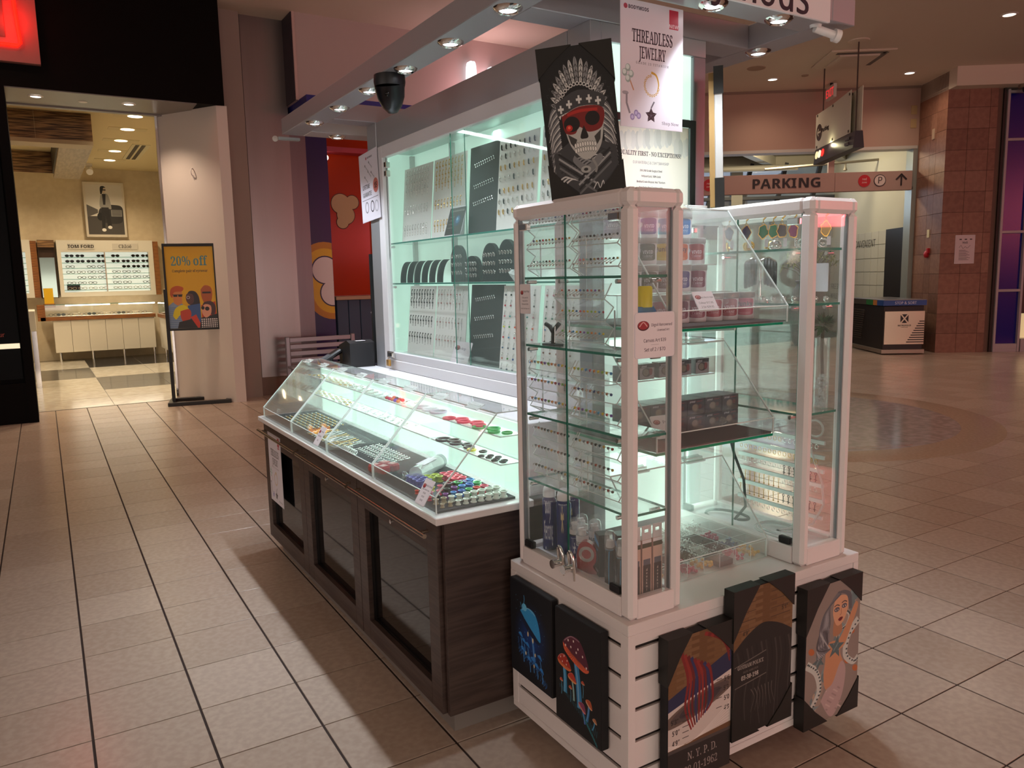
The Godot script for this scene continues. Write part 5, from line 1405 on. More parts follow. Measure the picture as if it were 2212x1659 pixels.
func chart_art(police: bool) -> Material:
	var a := Art.new(320, 600, hx("6b4a30"), 1.0, 1.87)
	# old brick wall with a height chart; the masked figures of the print are left out, cloth-like shapes stand in for them
	for r in 22:
		for k in 5:
			var x := k * 0.24 - (0.12 if r % 2 else 0.0)
			a.rect(maxf(0.0, x), r * 0.045, minf(1.0, x + 0.232), r * 0.045 + 0.04, [hx("74512f"), hx("7c5a3a"), hx("694726")][(r * 3 + k) % 3])
	if police:
		a.poly(Art.spl([v2(0, 0.75), v2(0.2, 0.6), v2(0.42, 0.5), v2(0.58, 0.5), v2(0.8, 0.58), v2(1, 0.7)], 20) + [v2(1, 1.87), v2(0, 1.87)], hx("1c1715"))
		for e in [[0.86, 0.38, "5'1\""], [0.2, 0.55, "4'9\""]]:
			a.text(e[2], e[0], e[1], 0.055, hx("2a1c12"), "Droid Sans", true, 0.8)
		for k in 8: a.rect(0.05 if k % 2 else 0.62, 0.12 + k * 0.055, 0.36 if k % 2 else 0.95, 0.128 + k * 0.055, hx("4a3220"))
		for k in 12:
			var x := 0.06 + 0.08 * k
			a.curve([v2(x, 0.72 + 0.1 * absf(x - 0.5)), v2(x + 0.04, 1.0), v2(x - 0.05 + 0.1 * fmod(k * 0.6, 1.0), 1.4), v2(x, 1.8)], 0.03, [hx("2e2825"), hx("15110f"), hx("3b3532")][k % 3], 0.012)
		a.poly([v2(0.02, 0.95), v2(0.55, 0.86), v2(0.56, 1.16), v2(0.03, 1.22)], hx("201a18")).line([v2(0.02, 0.95), v2(0.55, 0.86)], 0.012, hx("6e6660")).line([v2(0.03, 1.22), v2(0.56, 1.16)], 0.012, hx("6e6660"))
		a.text("GOTHAM POLICE", 0.29, 0.97, 0.05, hx("b9b0a8"), "Droid Serif", true, 0.72)
		a.text("DATE ARRESTED", 0.29, 1.045, 0.025, hx("8d847c"), "Droid Serif", false, 0.9)
		a.text("03-30-198", 0.28, 1.115, 0.058, hx("cfc6be"), "Droid Serif", true, 0.8)
		for k in 7: a.curve([v2(0.3 + k * 0.06, 1.3), v2(0.36 + k * 0.05, 1.42), v2(0.3 + k * 0.07, 1.6)], 0.014, hx("5a534e"), 0.004)
	else:
		a.poly([v2(0, 0.72), v2(1, 0.36), v2(1, 0.66), v2(0.7, 0.8), v2(0, 0.9)], hx("26294c"))
		a.poly([v2(0, 0.88), v2(1, 0.62), v2(1, 1.3), v2(0, 1.36)], hx("cfc2bc"))
		for k in 3: a.ell(0.5, 0.9, 0.62 - k * 0.14, 0.12 - k * 0.02, hx("6c5a52").lerp(hx("2c2430"), k / 3.0), -0.25)
		for k in 9: a.curve([v2(0.2 + k * 0.05, 0.2 + 0.03 * k), v2(0.3 + k * 0.045, 0.55), v2(0.26 + k * 0.055, 0.9), v2(0.36 + k * 0.03, 1.2 - 0.02 * k)], 0.05, [hx("7e1f1e"), hx("8f2a24"), hx("6a1818"), hx("31305c")][k % 4], 0.02)
		for k in 4: a.curve([v2(0.56 + k * 0.05, 0.05 + k * 0.02), v2(0.8 + k * 0.03, 0.16 + k * 0.03), v2(0.97, 0.36 + k * 0.05)], 0.05, [hx("8c2420"), hx("701a1a")][k % 2], 0.02)
		for e in [[0.1, 1.02, "5'3\""], [0.12, 1.16, "5'0\""], [0.12, 1.29, "4'9\""], [0.93, 0.72, "5'6"], [0.92, 0.84, "5'3"], [0.93, 0.97, "5'0"], [0.93, 1.1, "4'9"]]:
			a.text(e[2], e[0], e[1], 0.062, hx("241c1a"), "Droid Sans", true, 0.75)
		for k in 9: a.rect(0.22 if k < 5 else 0.76, (0.98 + k * 0.07) if k < 5 else (0.7 + (k - 5) * 0.12), 0.32 if k < 5 else 0.85, (0.988 + k * 0.07) if k < 5 else (0.708 + (k - 5) * 0.12), hx("2c2422"))
		for k in 6: a.curve([v2(0.0, 1.3 + k * 0.012), v2(0.4, 1.34), v2(0.98, 1.05 + k * 0.04)], 0.006, hx("e6ddd8"))
		a.rect(0, 1.37, 1, 1.87, hx("2a2322")).rect(0, 1.37, 1, 1.41, hx("4d4442"))
		a.text("N. Y. P. D.", 0.54, 1.53, 0.1, hx("a79a96"), "Droid Serif", false, 0.75)
		a.text("08-01-1962", 0.52, 1.7, 0.1, hx("a79a96"), "Droid Serif", false, 0.78)
	return a.mat(0.6)

func mermaid_art() -> Material:
	var a := Art.new(320, 570, hx("8f7f78"), 1.0, 1.78)
	for k in 60: a.ell(fmod(k * 0.618, 1.0), 1.78 * fmod(k * 0.383, 1.0), 0.09, 0.06, [hx("7f8f92"), hx("a08c80"), hx("6d7c80"), hx("b49a86")][k % 4], k)
	for e in [v2(0.86, 0.72), v2(0.78, 1.1), v2(0.95, 1.25), v2(0.1, 0.8)]: a.ell(e.x, e.y, 0.06, 0.04, hx("b8663a"), 0.6)
	# tentacles with suckers
	for c in [[v2(0.98, 0.6), v2(0.8, 0.75), v2(0.74, 1.0), v2(0.9, 1.15), v2(1.0, 1.1)], [v2(0.02, 0.95), v2(0.2, 1.1), v2(0.26, 1.35), v2(0.12, 1.55)], [v2(0.72, 0.42), v2(0.8, 0.5), v2(0.74, 0.62), v2(0.6, 0.66)]]:
		var w: float = 0.05 if c[0].x > 0.7 and c[0].y < 0.5 else 0.11
		a.curve(c, w, hx("c6c6c0"), w * 0.6, 30)
		for p in Art.spl(c, 16): a.ell(p.x + w * 0.25, p.y, 0.016, 0.012, hx("3c4448"))
	var sk := hx("c68a66")
	# tail, torso, arm
	a.poly(Art.spl([v2(0.36, 1.0), v2(0.34, 1.2), v2(0.4, 1.38), v2(0.62, 1.36), v2(0.72, 1.15), v2(0.64, 0.95), v2(0.64, 0.8), v2(0.4, 0.78), v2(0.36, 1.0)], 50), sk)
	a.poly(Art.spl([v2(0.3, 1.5), v2(0.4, 1.38), v2(0.52, 1.32), v2(0.66, 1.08), v2(0.76, 1.2), v2(0.72, 1.5), v2(0.58, 1.74), v2(0.46, 1.74), v2(0.3, 1.5)], 50), hx("b69a98"))
	for k in 40: a.ell(0.4 + 0.3 * fmod(k * 0.618, 1.0), 1.4 + 0.3 * fmod(k * 0.37, 1.0), 0.014, 0.01, [hx("c8aeac"), hx("a08684")][k % 2])
	a.poly(Art.spl([v2(0.42, 0.82), v2(0.6, 0.78), v2(0.76, 0.58), v2(0.9, 0.36), v2(0.96, 0.42), v2(0.84, 0.66), v2(0.68, 0.9), v2(0.42, 0.82)], 40), sk)
	a.poly(Art.spl([v2(0.5, 0.5), v2(0.62, 0.5), v2(0.66, 0.68), v2(0.5, 0.7), v2(0.5, 0.5)], 20), sk.darkened(0.12))
	# starfish
	for c in [[v2(0.56, 0.86), 0.16, 0.2], [v2(0.24, 0.96), 0.12, 0.9]]:
		var st := []
		for k in 10: st.append(c[0] + Vector2(0, -1).rotated(TAU * k / 10.0 + c[2]) * (c[1] if k % 2 == 0 else c[1] * 0.42))
		a.poly(st, hx("566669"))
		for k in 12: a.ell(c[0].x + 0.1 * (fmod(k * 0.618, 1.0) - 0.5), c[0].y + 0.1 * (fmod(k * 0.37, 1.0) - 0.5), 0.01, 0.01, hx("75878a"))
	# face and hair
	a.poly(Art.spl([v2(0.5, 0.26), v2(0.48, 0.42), v2(0.56, 0.58), v2(0.68, 0.55), v2(0.76, 0.4), v2(0.74, 0.24), v2(0.6, 0.2), v2(0.5, 0.26)], 40), hx("d69e7c"))
	for e in [[0.55, 0.37], [0.69, 0.35]]: a.ell(e[0], e[1], 0.05, 0.03, hx("5d5560")).ell(e[0], e[1] + 0.004, 0.028, 0.012, hx("e8dcd4")).ell(e[0], e[1] + 0.004, 0.012, 0.012, hx("1c1818")).curve([v2(e[0] - 0.05, e[1] - 0.045), v2(e[0], e[1] - 0.06), v2(e[0] + 0.05, e[1] - 0.04)], 0.012, hx("3a3034"))
	a.curve([v2(0.63, 0.37), v2(0.635, 0.44), v2(0.61, 0.455)], 0.012, hx("b07a5c")).poly(Art.spl([v2(0.58, 0.505), v2(0.62, 0.485), v2(0.67, 0.495), v2(0.64, 0.53), v2(0.6, 0.53), v2(0.58, 0.505)], 20), hx("6c1620"))
	for k in 40:
		var f := k / 39.0
		var c: Color = [hx("4b484d"), hx("77747a"), hx("a5a3a6"), hx("5f5c62")][k % 4]
		a.curve([v2(0.56 + 0.06 * f, 0.16 + 0.02 * f), v2(0.42 - 0.08 * f, 0.3 + 0.05 * f), v2(0.42 - 0.18 * f, 0.58), v2(0.3 + 0.1 * sin(k * 1.7), 0.8), v2(0.2 + 0.26 * f, 0.96 - 0.1 * f)], 0.024, c, 0.012)
	for k in 12: a.curve([v2(0.56 + 0.01 * k, 0.15), v2(0.74 + 0.006 * k, 0.22), v2(0.79 + 0.004 * k, 0.42)], 0.02, [hx("4b484d"), hx("77747a"), hx("5f5c62")][k % 3], 0.01)
	return a.mat(0.6)

func price_art(l: Array, w := 220, h := 220, uy := 1.0) -> Material:
	var a := Art.new(w, h, hx("efe9ee"), 1.0, uy)
	a.ell(0.2, uy * 0.28, 0.15, 0.11, hx("3a1418")).ell(0.2, uy * 0.27, 0.135, 0.095, hx("a3262e")).curve([v2(0.1, uy * 0.3), v2(0.2, uy * 0.2), v2(0.3, uy * 0.3)], 0.025, hx("e0b0a8"))
	for e in l: a.text(e[0], e[1], e[2], e[3], hx("2a2230"), "Droid Sans", false, 0.85)
	return a.mat(0.45)
func price_card(label: String, art: Material, w: float, h: float, tr: Transform3D, group := "") -> void:
	var t := thing("price_card", label, "price card", V(0, 0, 0), 0.0, group)
	t.transform = tr
	var r := minf(w, h) * 0.08
	var p := PackedVector2Array()
	for c in [[w / 2 - r, h / 2 - r, 0.0], [-w / 2 + r, h / 2 - r, PI / 2], [-w / 2 + r, -h / 2 + r, PI], [w / 2 - r, -h / 2 + r, PI * 1.5]]:
		for k in 5: p.append(Vector2(c[0], c[1]) + Vector2(r, 0).rotated(c[2] + PI / 2 * k / 4.0))
	part(t, "card", MB.new().prism(p, -0.0015, 0.0), M.paper)
	plate(t, "print", art, w * 0.96, h * 0.96, xf(V(0, 0, 0.0004)))

func canvases() -> void:
	var L := Basis(Vector3.UP, -PI / 2)
	canvas("canvas_print", "small black canvas with a glowing blue mushroom on the plinth's left side", 0.262, 0.347, 0.028, blue_mushrooms(), Transform3D(L, V(1.324, 0.257, 0.945)), [])
	canvas("canvas_print", "small black canvas with red spotted mushrooms on blue stems", 0.244, 0.386, 0.03, red_mushrooms(), Transform3D(L, V(1.322, 0.213, 1.222)), [])
	var wr := [[-1, 1, 0.12, 0.17], [1, 1, 0.13, 0.11], [-1, -1, 0.13, 0.12], [1, -1, 0.12, 0.12]]
	canvas("canvas_print", "tall canvas with height chart and N.Y.P.D. lettering, leftmost on the plinth front", 0.27, 0.49, 0.036, chart_art(false), xf(V(1.607, 0.095, 1.474), 0.0), [[-1, 1, 0.1, 0.15], [1, 1, 0.12, 0.11]])
	canvas("canvas_print", "tall dark canvas with police booking board lettering, middle of the plinth front", 0.28, 0.5, 0.036, chart_art(true), xf(V(1.883, 0.172, 1.478), 0.0), wr)
	canvas("canvas_print", "tall canvas of a grey-haired mermaid with starfish, rightmost on the plinth front", 0.295, 0.51, 0.036, mermaid_art(), xf(V(2.248, 0.083, 1.474), 0.0), wr)
	canvas("canvas_print", "skull in feathered headdress canvas standing on the left tower", 0.228, 0.452, 0.034, skull_art(), Transform3D(Basis(Vector3.UP, -0.64) * Basis(Vector3.BACK, 0.1), V(1.474, 1.914, 1.1)), [[-1, 1, 0.11, 0.09], [1, 1, 0.1, 0.12], [-1, -1, 0.09, 0.11], [1, -1, 0.1, 0.1]])
	# edge-on canvas leaning by the right tower: its wooden stretcher shows
	var dx := V(0.72, 0, -0.69)
	var up := V(-0.07, 1, 0.03).normalized()
	var nz := dx.cross(up).normalized()
	var sc := canvas("canvas_print", "canvas seen edge-on leaning on the right tower's back corner", 0.2, 0.52, 0.03, mt(hx("c9c5bf"), 0.7), Transform3D(Basis(dx, nz.cross(dx).normalized(), nz), V(2.296, 1.9035, 0.884)), [[-1, 1, 0.09, 0.1], [1, 1, 0.08, 0.12], [-1, -1, 0.09, 0.12], [1, -1, 0.09, 0.12]], hx("b9b6b2"))
	part(sc, "stretcher", MB.new().b2(V(-0.1, 0.01, -0.05), V(-0.07, 0.5, -0.03)).b2(V(0.07, 0.01, -0.05), V(0.1, 0.5, -0.03)).b2(V(-0.1, 0.47, -0.05), V(0.1, 0.5, -0.03)), mt(hx("a5824e"), 0.6))
	# posters and frames on the kiosk
	var tp := solo("threadless_poster", "large white threadless jewellery poster hanging under the canopy front", "poster", MB.new().b2(V(-0.14, -0.205, -0.0015), V(0.14, 0.205, 0.0)), M.paper, V(1.832, 2.365, 0.99))
	plate(tp, "print", threadless_art(), 0.278, 0.408, xf(V(0, 0, 0.0006)))
	var fr := thing("framed_notice", "black framed quality notice on the kiosk's lit end panel", "framed notice", V(2.045, 2.055, 0.7385))
	for e in [[-0.225, -0.21, -0.195, 0.21], [0.195, -0.21, 0.225, 0.21], [-0.195, 0.18, 0.195, 0.21], [-0.195, -0.21, 0.195, -0.18]]: part(fr, "frame_bar", MB.new().b2(V(e[0], e[1], 0.0), V(e[2], e[3], 0.02), 0.003), mt(hx("100c10"), 0.35))
	var q := Art.new(420, 390, hx("efe9dc"), 1.0, 0.93)
	for k in 26: q.ell(fmod(k * 0.618, 1.0), 0.1 + 0.12 * fmod(k * 0.37, 1.0), 0.035, 0.09, [hx("d9d8d2"), hx("cfcfc9"), hx("e2e0d8")][k % 3])
	q.text("QUALITY FIRST - NO EXCEPTIONS!", 0.5, 0.29, 0.042, hx("2a2228"), "Droid Serif", true, 0.78)
	q.text("OUR MATERIALS & CRAFTSMANSHIP", 0.5, 0.375, 0.026, hx("7a7078"), "Droid Sans", false, 0.8)
	var ln := ["316 LVM Grade Surgical Steel", "14 Karat Gold, 100% Solid", "Medical Grade Bioplast And Titanium", "Non-Toxic, Non-Gauging Lucite", "Non-Toxic, Non-Gauging Silicon", "Grade 23 Solid Titanium", "Austrian Crystal For All Gem Work", "Hand Carved Wood, Bone, Horn, Stone & Shell"]
	for k in 8: q.text(ln[k], 0.5, 0.45 + k * 0.054, 0.02, hx("4a4046"), "Droid Sans", true, 0.75)
	q.ell(0.86, 0.9, 0.07, 0.04, hx("8a2428"))
	plate(fr, "print", q.mat(0.25), 0.392, 0.364, xf(V(0, 0, 0.006)))
	var la := Art.new(240, 340, hx("e9e6f2"), 1.0, 1.42)
	la.text("BODYMODS", 0.6, 0.12, 0.035, hx("2a2432")).ell(0.4, 0.12, 0.03, 0.03, hx("b4495c"))
	for e in [[0.4, 0.32], [0.62, 0.28], [0.55, 0.46], [0.36, 0.55], [0.72, 0.5]]: la.line([v2(e[0] - 0.08, e[1] - 0.06), v2(e[0] + 0.06, e[1] + 0.06)], 0.02, hx("a6a6b0")).ell(e[0] - 0.08, e[1] - 0.06, 0.025, 0.025, hx("8a8a96")).ell(e[0] + 0.06, e[1] + 0.06, 0.025, 0.025, hx("c4c4cc"))
	la.text("LIFETIME", 0.32, 0.7, 0.09, hx("1c1820"), "Droid Sans", true, 0.72).text("GUARANTEE", 0.36, 0.86, 0.09, hx("1c1820"), "Droid Sans", true, 0.66)
	la.ell(0.84, 0.74, 0.14, 0.15, hx("d07a72")).text("$5", 0.84, 0.74, 0.12, hx("1c1418"), "Droid Sans", true, 0.8)
	la.rect(0.06, 0.96, 0.94, 0.97, hx("5a5462"))
	for e in [[0.3, 1.13, hx("7a7a84")], [0.6, 1.14, hx("2a2a30")], [0.83, 1.16, hx("b0b0ba")]]: la.ell(e[0], e[1], 0.1, 0.12, e[2]).ell(e[0], e[1], 0.075, 0.095, hx("e9e6f2"))
	var lp := solo("guarantee_poster", "white lifetime guarantee poster on the display wall's far post", "poster", MB.new().b2(V(-0.0015, -0.205, -0.15), V(0.0, 0.205, 0.15)), M.paper, V(1.748, 2.228, -1.45))
	lp.rotation = Vector3(-0.06, 0, 0)
	plate(lp, "print", la.mat(0.35), 0.296, 0.406, Transform3D(Basis(Vector3.UP, -PI / 2), V(-0.002, 0, 0)))
	var wb := solo("tilted_board", "white board standing on its corner behind the far post", "board", MB.new().box(V(0, 0, 0), V(0.012, 0.2, 0.2), 0.002), mt(hx("d5d2da"), 0.4), V(1.86, 1.46, -1.6))
	wb.rotation = Vector3(0.75, 0.2, 0)
	solo("dark_stand", "narrow black stand behind the display wall's far end", "stand", MB.new().b2(V(-0.05, -0.35, -0.02), V(0.05, 0.35, 0.0)), M.blackm, V(1.86, 1.48, -1.66))
	var pr := thing("receipt_printer", "black receipt printer on the ledge at the far end", "printer", V(1.665, 1.1305, -1.585))
	part(pr, "body", MB.new().at(Transform3D(Basis(Vector3.UP, -PI / 2), Vector3.ZERO)).prism(PackedVector2Array([v2(-0.1, 0), v2(0.1, 0), v2(0.1, 0.15), v2(0.04, 0.165), v2(-0.1, 0.13)]), -0.08, 0.08), mt(hx("17171b"), 0.45))
	part(pr, "paper_slot", MB.new().b2(V(-0.084, 0.03, -0.06), V(-0.078, 0.1, -0.03)), M.black)
	part(pr, "receipt", MB.new().b2(V(-0.03, 0.16, 0.02), V(0.03, 0.163, 0.08)), M.paper)
	var tm := thing("card_terminal", "black card terminal on a stand beside the receipt printer", "terminal", V(1.52, 1.1305, -1.66))
	part(tm, "stand", MB.new().lathe([v2(0.04, 0.0), v2(0.04, 0.008), v2(0.014, 0.012), v2(0.014, 0.05)], 16), M.blackm)
	part(tm, "body", MB.new().at(xf(V(0, 0.065, 0), 0, 0, 0.5)).box(V(0, 0, 0), V(0.15, 0.03, 0.075), 0.01), mt(hx("141418"), 0.35))
	part(tm, "screen", MB.new().at(xf(V(0, 0.065, 0), 0, 0, 0.5)).b2(V(-0.06, 0.0151, -0.028), V(-0.005, 0.0158, 0.028)), mt(hx("55606a"), 0.15))
	price_card("pink-lit price card for canvas art stuck on the left tower's front glass", price_art([["Digoil Renowned", 0.68, 0.27, 0.062], ["Licensed Art", 0.72, 0.39, 0.05], ["Canvas Art $39", 0.5, 0.62, 0.075], ["______________", 0.5, 0.7, 0.03], ["Set of 2 / $70", 0.5, 0.83, 0.08]]), 0.15, 0.13, xf(V(1.462, 1.492, 1.4215)))
	price_card("small price card for tongue rings on the left tower's door", price_art([["Tongue Rings", 0.62, 0.35, 0.09], ["SS & Lucite $18", 0.5, 0.68, 0.075], ["Fancy $27.95", 0.5, 0.85, 0.075], ["Premium $29.95", 0.5, 1.02, 0.075], ["Grade 23 Solid Titanium +$10", 0.5, 1.25, 0.055]], 180, 270, 1.5), 0.064, 0.1, Transform3D(L, V(1.3725, 1.59, 0.875)))

const ROWS := ["top", "second", "third", "fourth", "fifth", "sixth", "lowest"]
var BEADS := ["c4283a", "e8862c", "e6c72e", "4aa04a", "2f9a94", "3a5fc0", "7a3fa8", "e27aa8", "f0ece6", "1c1a20", "c8b8a0", "9fd0c8"]
var _bar := {}
func barbell(col: String, shiny := false) -> ArrayMesh:     # two balls on a bar, coloured ball at the back
	var k := col + str(shiny)
	if _bar.has(k): return _bar[k]
	var a := MB.new()
	a.bar(V(-0.009, 0, 0), V(0.012, 0.013, 0.006), 0.0011, 5).ball(V(-0.009, 0, 0), 0.0036, 8)
	var b := MB.new().ball(V(0.012, 0.013, 0.006), 0.0038, 8)
	_bar[k] = surf([a, M.chrome, b, M.chrome if shiny else mt(hx(col), 0.15)])
	return _bar[k]
func beadbell(col: String) -> ArrayMesh:
	var k := "b" + col
	if _bar.has(k): return _bar[k]
	var a := MB.new().ring(V(0, 0, 0), 0.006, 0.001, V(0.3, 0.2, 1), 8, 5, -1.2, 2.2)
	var b := MB.new().ball(V(0.006, 0.002, 0), 0.0048, 8)
	_bar[k] = surf([a, M.chrome, b, mt(hx(col), 0.2)])
	return _bar[k]

func riser(label: String, at: Vector3, L: float, H: float) -> void:      # zigzag acrylic stand, ledges towards local -x, runs along z
	var t := thing("acrylic_riser", label, "riser", at)
	var s := H / 0.21
	var pts := [v2(0.01, 0.206), v2(-0.018, 0.163 * s), v2(0.018, 0.136 * s), v2(-0.017, 0.093 * s), v2(0.018, 0.07 * s), v2(-0.014, 0.026 * s), v2(0.03, 0.002)]
	pts[0] = v2(0.01, H)
	for k in 6:
		var a: Vector2 = pts[k]
		var b: Vector2 = pts[k + 1]
		var m := MB.new()
		m.quad(V(a.x, a.y, 0), V(b.x, b.y, 0), V(b.x, b.y, L), V(a.x, a.y, L))
		part(t, "panel", m, glass(hx("eef4f4"), 0.1))
	var e := MB.new()
	for z in [0.0, L]:
		for k in 6: e.bar(V(pts[k].x, pts[k].y, z), V(pts[k + 1].x, pts[k + 1].y, z), 0.0018, 5)
	for k in [1, 3, 5]: e.bar(V(pts[k].x, pts[k].y, 0), V(pts[k].x, pts[k].y, L), 0.0016, 5)
	part(t, "polished_edges", e, M.aedge)
	part(t, "back_foot", MB.new().b2(V(0.03, 0, 0.01), V(0.033, H * 0.6, 0.014)).b2(V(0.03, 0, L - 0.014), V(0.033, H * 0.6, L - 0.01)), M.aedge)

func beadrow(p: Vector3, n: int, dz: float, cols: Array, label: String, group: String, kind := 0) -> void:
	for k in n:
		var c: String = cols[(k * 5 + int(p.y * 1000)) % cols.size()]
		var o := solo("tongue_barbell" if kind < 2 else "beaded_ring", label, "barbell" if kind < 2 else "ring", beadbell(c) if kind == 2 else barbell(c, kind == 1), null, p + V(0, 0.0, k * dz), 0.0, group)
		if kind == 2: o.rotation.y = -0.5

func can(r: float, h: float, shoulder: float) -> Array:
	return [v2(0.0, 0.0), v2(r * 0.94, 0.0), v2(r, 0.004), v2(r, shoulder), v2(r * 0.93, shoulder + h * 0.04), v2(r * 0.7, shoulder + h * 0.075)]
func label_mat(bg: Color, l: Array, w := 260, h := 260) -> Material:
	var a := Art.new(w, h, bg, 1.0, float(h) / w)
	for e in l: a.text(e[0], e[1], e[2], e[3], e[4], "Droid Sans", true, e[5] if e.size() > 5 else 0.5)
	return a.mat(0.25)

func tower_goods() -> void:
	var x := 1.425
	riser("upper left acrylic riser with silver tongue barbells in the left tower", V(x, 1.6625, 0.835), 0.245, 0.21)
	riser("upper right acrylic riser with silver tongue barbells in the left tower", V(x, 1.6625, 1.095), 0.225, 0.21)
	riser("acrylic riser with multicoloured barbells on the left tower's second shelf", V(x, 1.4345, 1.0), 0.26, 0.205)
	riser("left acrylic riser with fruit coloured beads on the left tower's third shelf", V(x, 1.1935, 0.835), 0.24, 0.2)
	riser("right acrylic riser with fruit coloured beads on the left tower's third shelf", V(x, 1.1935, 1.09), 0.225, 0.2)
	riser("left acrylic riser with dark beads on the left tower's lowest shelf", V(x, 0.9595, 0.855), 0.23, 0.2)
	riser("right acrylic riser with dark beads on the left tower's lowest shelf", V(x, 0.9595, 1.095), 0.225, 0.2)
	var sl := ["c9ccd0", "a9c4cc", "c4283a", "3a4a80", "d8dadd", "8a5a9a", "c9ccd0", "1c1a20"]
	var wm := ["c9a04a", "8a6a3a", "c4283a", "1c1a20", "e2c060", "4a3a6a"]
	var tq := ["7fb8b0", "c9ccd0", "3f8f86", "b06a5a", "1c2a30", "a8d0c8"]
	var pk := ["9fd0c8", "e8a08a", "e27aa8", "7a2a3a", "b89a4a", "1c1a20"]
	var all := ["c4283a", "e8862c", "7a3fa8", "1c1a20", "f0ece6", "e2552c", "3a5fc0", "8a2f3a"]
	var lime := ["d8c84a", "9ac04a", "e6c72e", "e8862c", "c4485a", "4a8ac0"]
	var fr := ["c4283a", "e8862c", "e6c72e", "7ab04a", "4a9ac8", "7a4fa8", "e2a07a"]
	var dk := ["3a3438", "6a5a50", "a8402c", "8a8a90", "c9a04a", "2c4a50"]
	var r1 := [1.84, 1.77, 1.7]
	for k in 3:
		beadrow(V(x - 0.012, r1[k], 0.848), 12, 0.0188, [sl, wm, tq][k], "tongue barbell, %s row of the upper left riser" % ROWS[k], "tongue barbells on acrylic risers")
		beadrow(V(x - 0.012, r1[k], 1.11), 11, 0.0185, [sl, ["1c1a20", "3a3a40", "c9ccd0", "5a5a62"], pk][k], "tongue barbell, %s row of the upper right riser" % ROWS[k], "tongue barbells on acrylic risers")
		beadrow(V(x - 0.012, [1.605, 1.54, 1.474][k], 1.012), 12, 0.0195, [all, lime, fr][k], "coloured barbell, %s row of the second shelf's riser" % ROWS[k], "coloured barbells on the second shelf")
		beadrow(V(x - 0.02, [1.372, 1.31, 1.245][k], 0.848), 11, 0.0205, fr, "bright beaded ring, %s row of the third shelf's left riser" % ROWS[k], "beaded rings on the third shelf", 2)
		beadrow(V(x - 0.02, [1.37, 1.306, 1.242][k], 1.1), 10, 0.0205, [lime, ["c9b8a0", "b07a5a", "3a4a80", "8a5a4a"], fr][k], "bright beaded ring, %s row of the third shelf's right riser" % ROWS[k], "beaded rings on the third shelf", 2)
		beadrow(V(x - 0.02, [1.143, 1.078, 1.01][k], 0.866), 11, 0.0195, dk, "dark beaded ring, %s row of the lowest shelf's left riser" % ROWS[k], "dark beaded rings on the lowest shelf", 2)
		beadrow(V(x - 0.02, [1.14, 1.075, 1.007][k], 1.105), 10, 0.0205, dk, "dark beaded ring, %s row of the lowest shelf's right riser" % ROWS[k], "dark beaded rings on the lowest shelf", 2)
	var tr := thing("earring_tree", "black branching jewellery tree on the left tower's second shelf", "jewellery stand", V(1.43, 1.4345, 0.955))
	part(tr, "base", MB.new().b2(V(-0.02, 0, -0.04), V(0.02, 0.006, 0.035), 0.002), M.blackm)
	part(tr, "trunk", MB.new().tube([V(0, 0, 0), V(0, 0.03, 0.002), V(0, 0.05, 0)], 0.008, 8, false, 0.007).tube([V(0, 0.045, 0), V(0, 0.062, -0.018), V(0, 0.07, -0.042)], 0.0075, 8).tube([V(0, 0.045, 0), V(0, 0.06, 0.016), V(0, 0.074, 0.036)], 0.0075, 8), M.blackm)
	for z in [-0.036, 0.03]: part(tr, "hanging_chain", MB.new().bar(V(-0.012, 0.066, z), V(-0.014, 0.012, z), 0.0014, 5), M.chrome)
	# aftercare bottles on the floor of the tower
	var fy := 0.6935
	var nav := hx("151f6e")
	var cap := mt(hx("e4e4e6"), 0.35)
	var wt := hx("eef0f6")
	var oc := label_mat(nav, [["Sea Salt", 0.62, 0.3, 0.085, wt], ["Body", 0.62, 0.41, 0.08, wt], ["Piercing", 0.62, 0.52, 0.08, wt], ["Spray", 0.62, 0.63, 0.08, wt], ["Natural Sea Salt Saline", 0.62, 0.76, 0.03, wt], ["Wound Wash", 0.62, 0.82, 0.03, wt]])
	var oc2 := label_mat(nav, [["Ocean", 0.62, 0.26, 0.1, wt], ["Sea Salt Based", 0.62, 0.34, 0.03, wt], ["*", 0.62, 0.5, 0.2, hx("d8c49a")], ["PIERCING", 0.62, 0.72, 0.06, wt], ["AFTERCARE", 0.62, 0.81, 0.06, wt], ["SPRAY", 0.62, 0.9, 0.05, wt]])
	for e in [[V(1.468, fy, 0.862), oc, "tall blue sea salt spray can at the left tower's back corner"], [V(1.482, fy, 0.93), oc2, "tall blue spray can, second from the left in the glass tower"], [V(1.54, fy, 0.9), oc2, "tall blue spray can standing behind the other cans"]]:
		var t := thing("spray_can", e[2], "spray can", e[0])
		part(t, "body", MB.new().lathe(can(0.0265, 0.2, 0.176), 28), e[1])
		part(t, "cap", MB.new().lathe([v2(0.0195, 0.192), v2(0.0235, 0.193), v2(0.023, 0.21), v2(0.0195, 0.226), v2(0.012, 0.233), v2(0.0, 0.234)], 20), cap)
	var fm := label_mat(nav, [["Ocean", 0.62, 0.3, 0.1, wt], ["*", 0.62, 0.55, 0.2, wt], ["Body", 0.62, 0.85, 0.1, wt]])
	var ff := label_mat(hx("e8e9ee"), [["FRAGRANCE", 0.62, 0.35, 0.16, hx("16161a"), 0.42], ["FREE", 0.62, 0.68, 0.2, hx("16161a"), 0.6]], 220, 100)
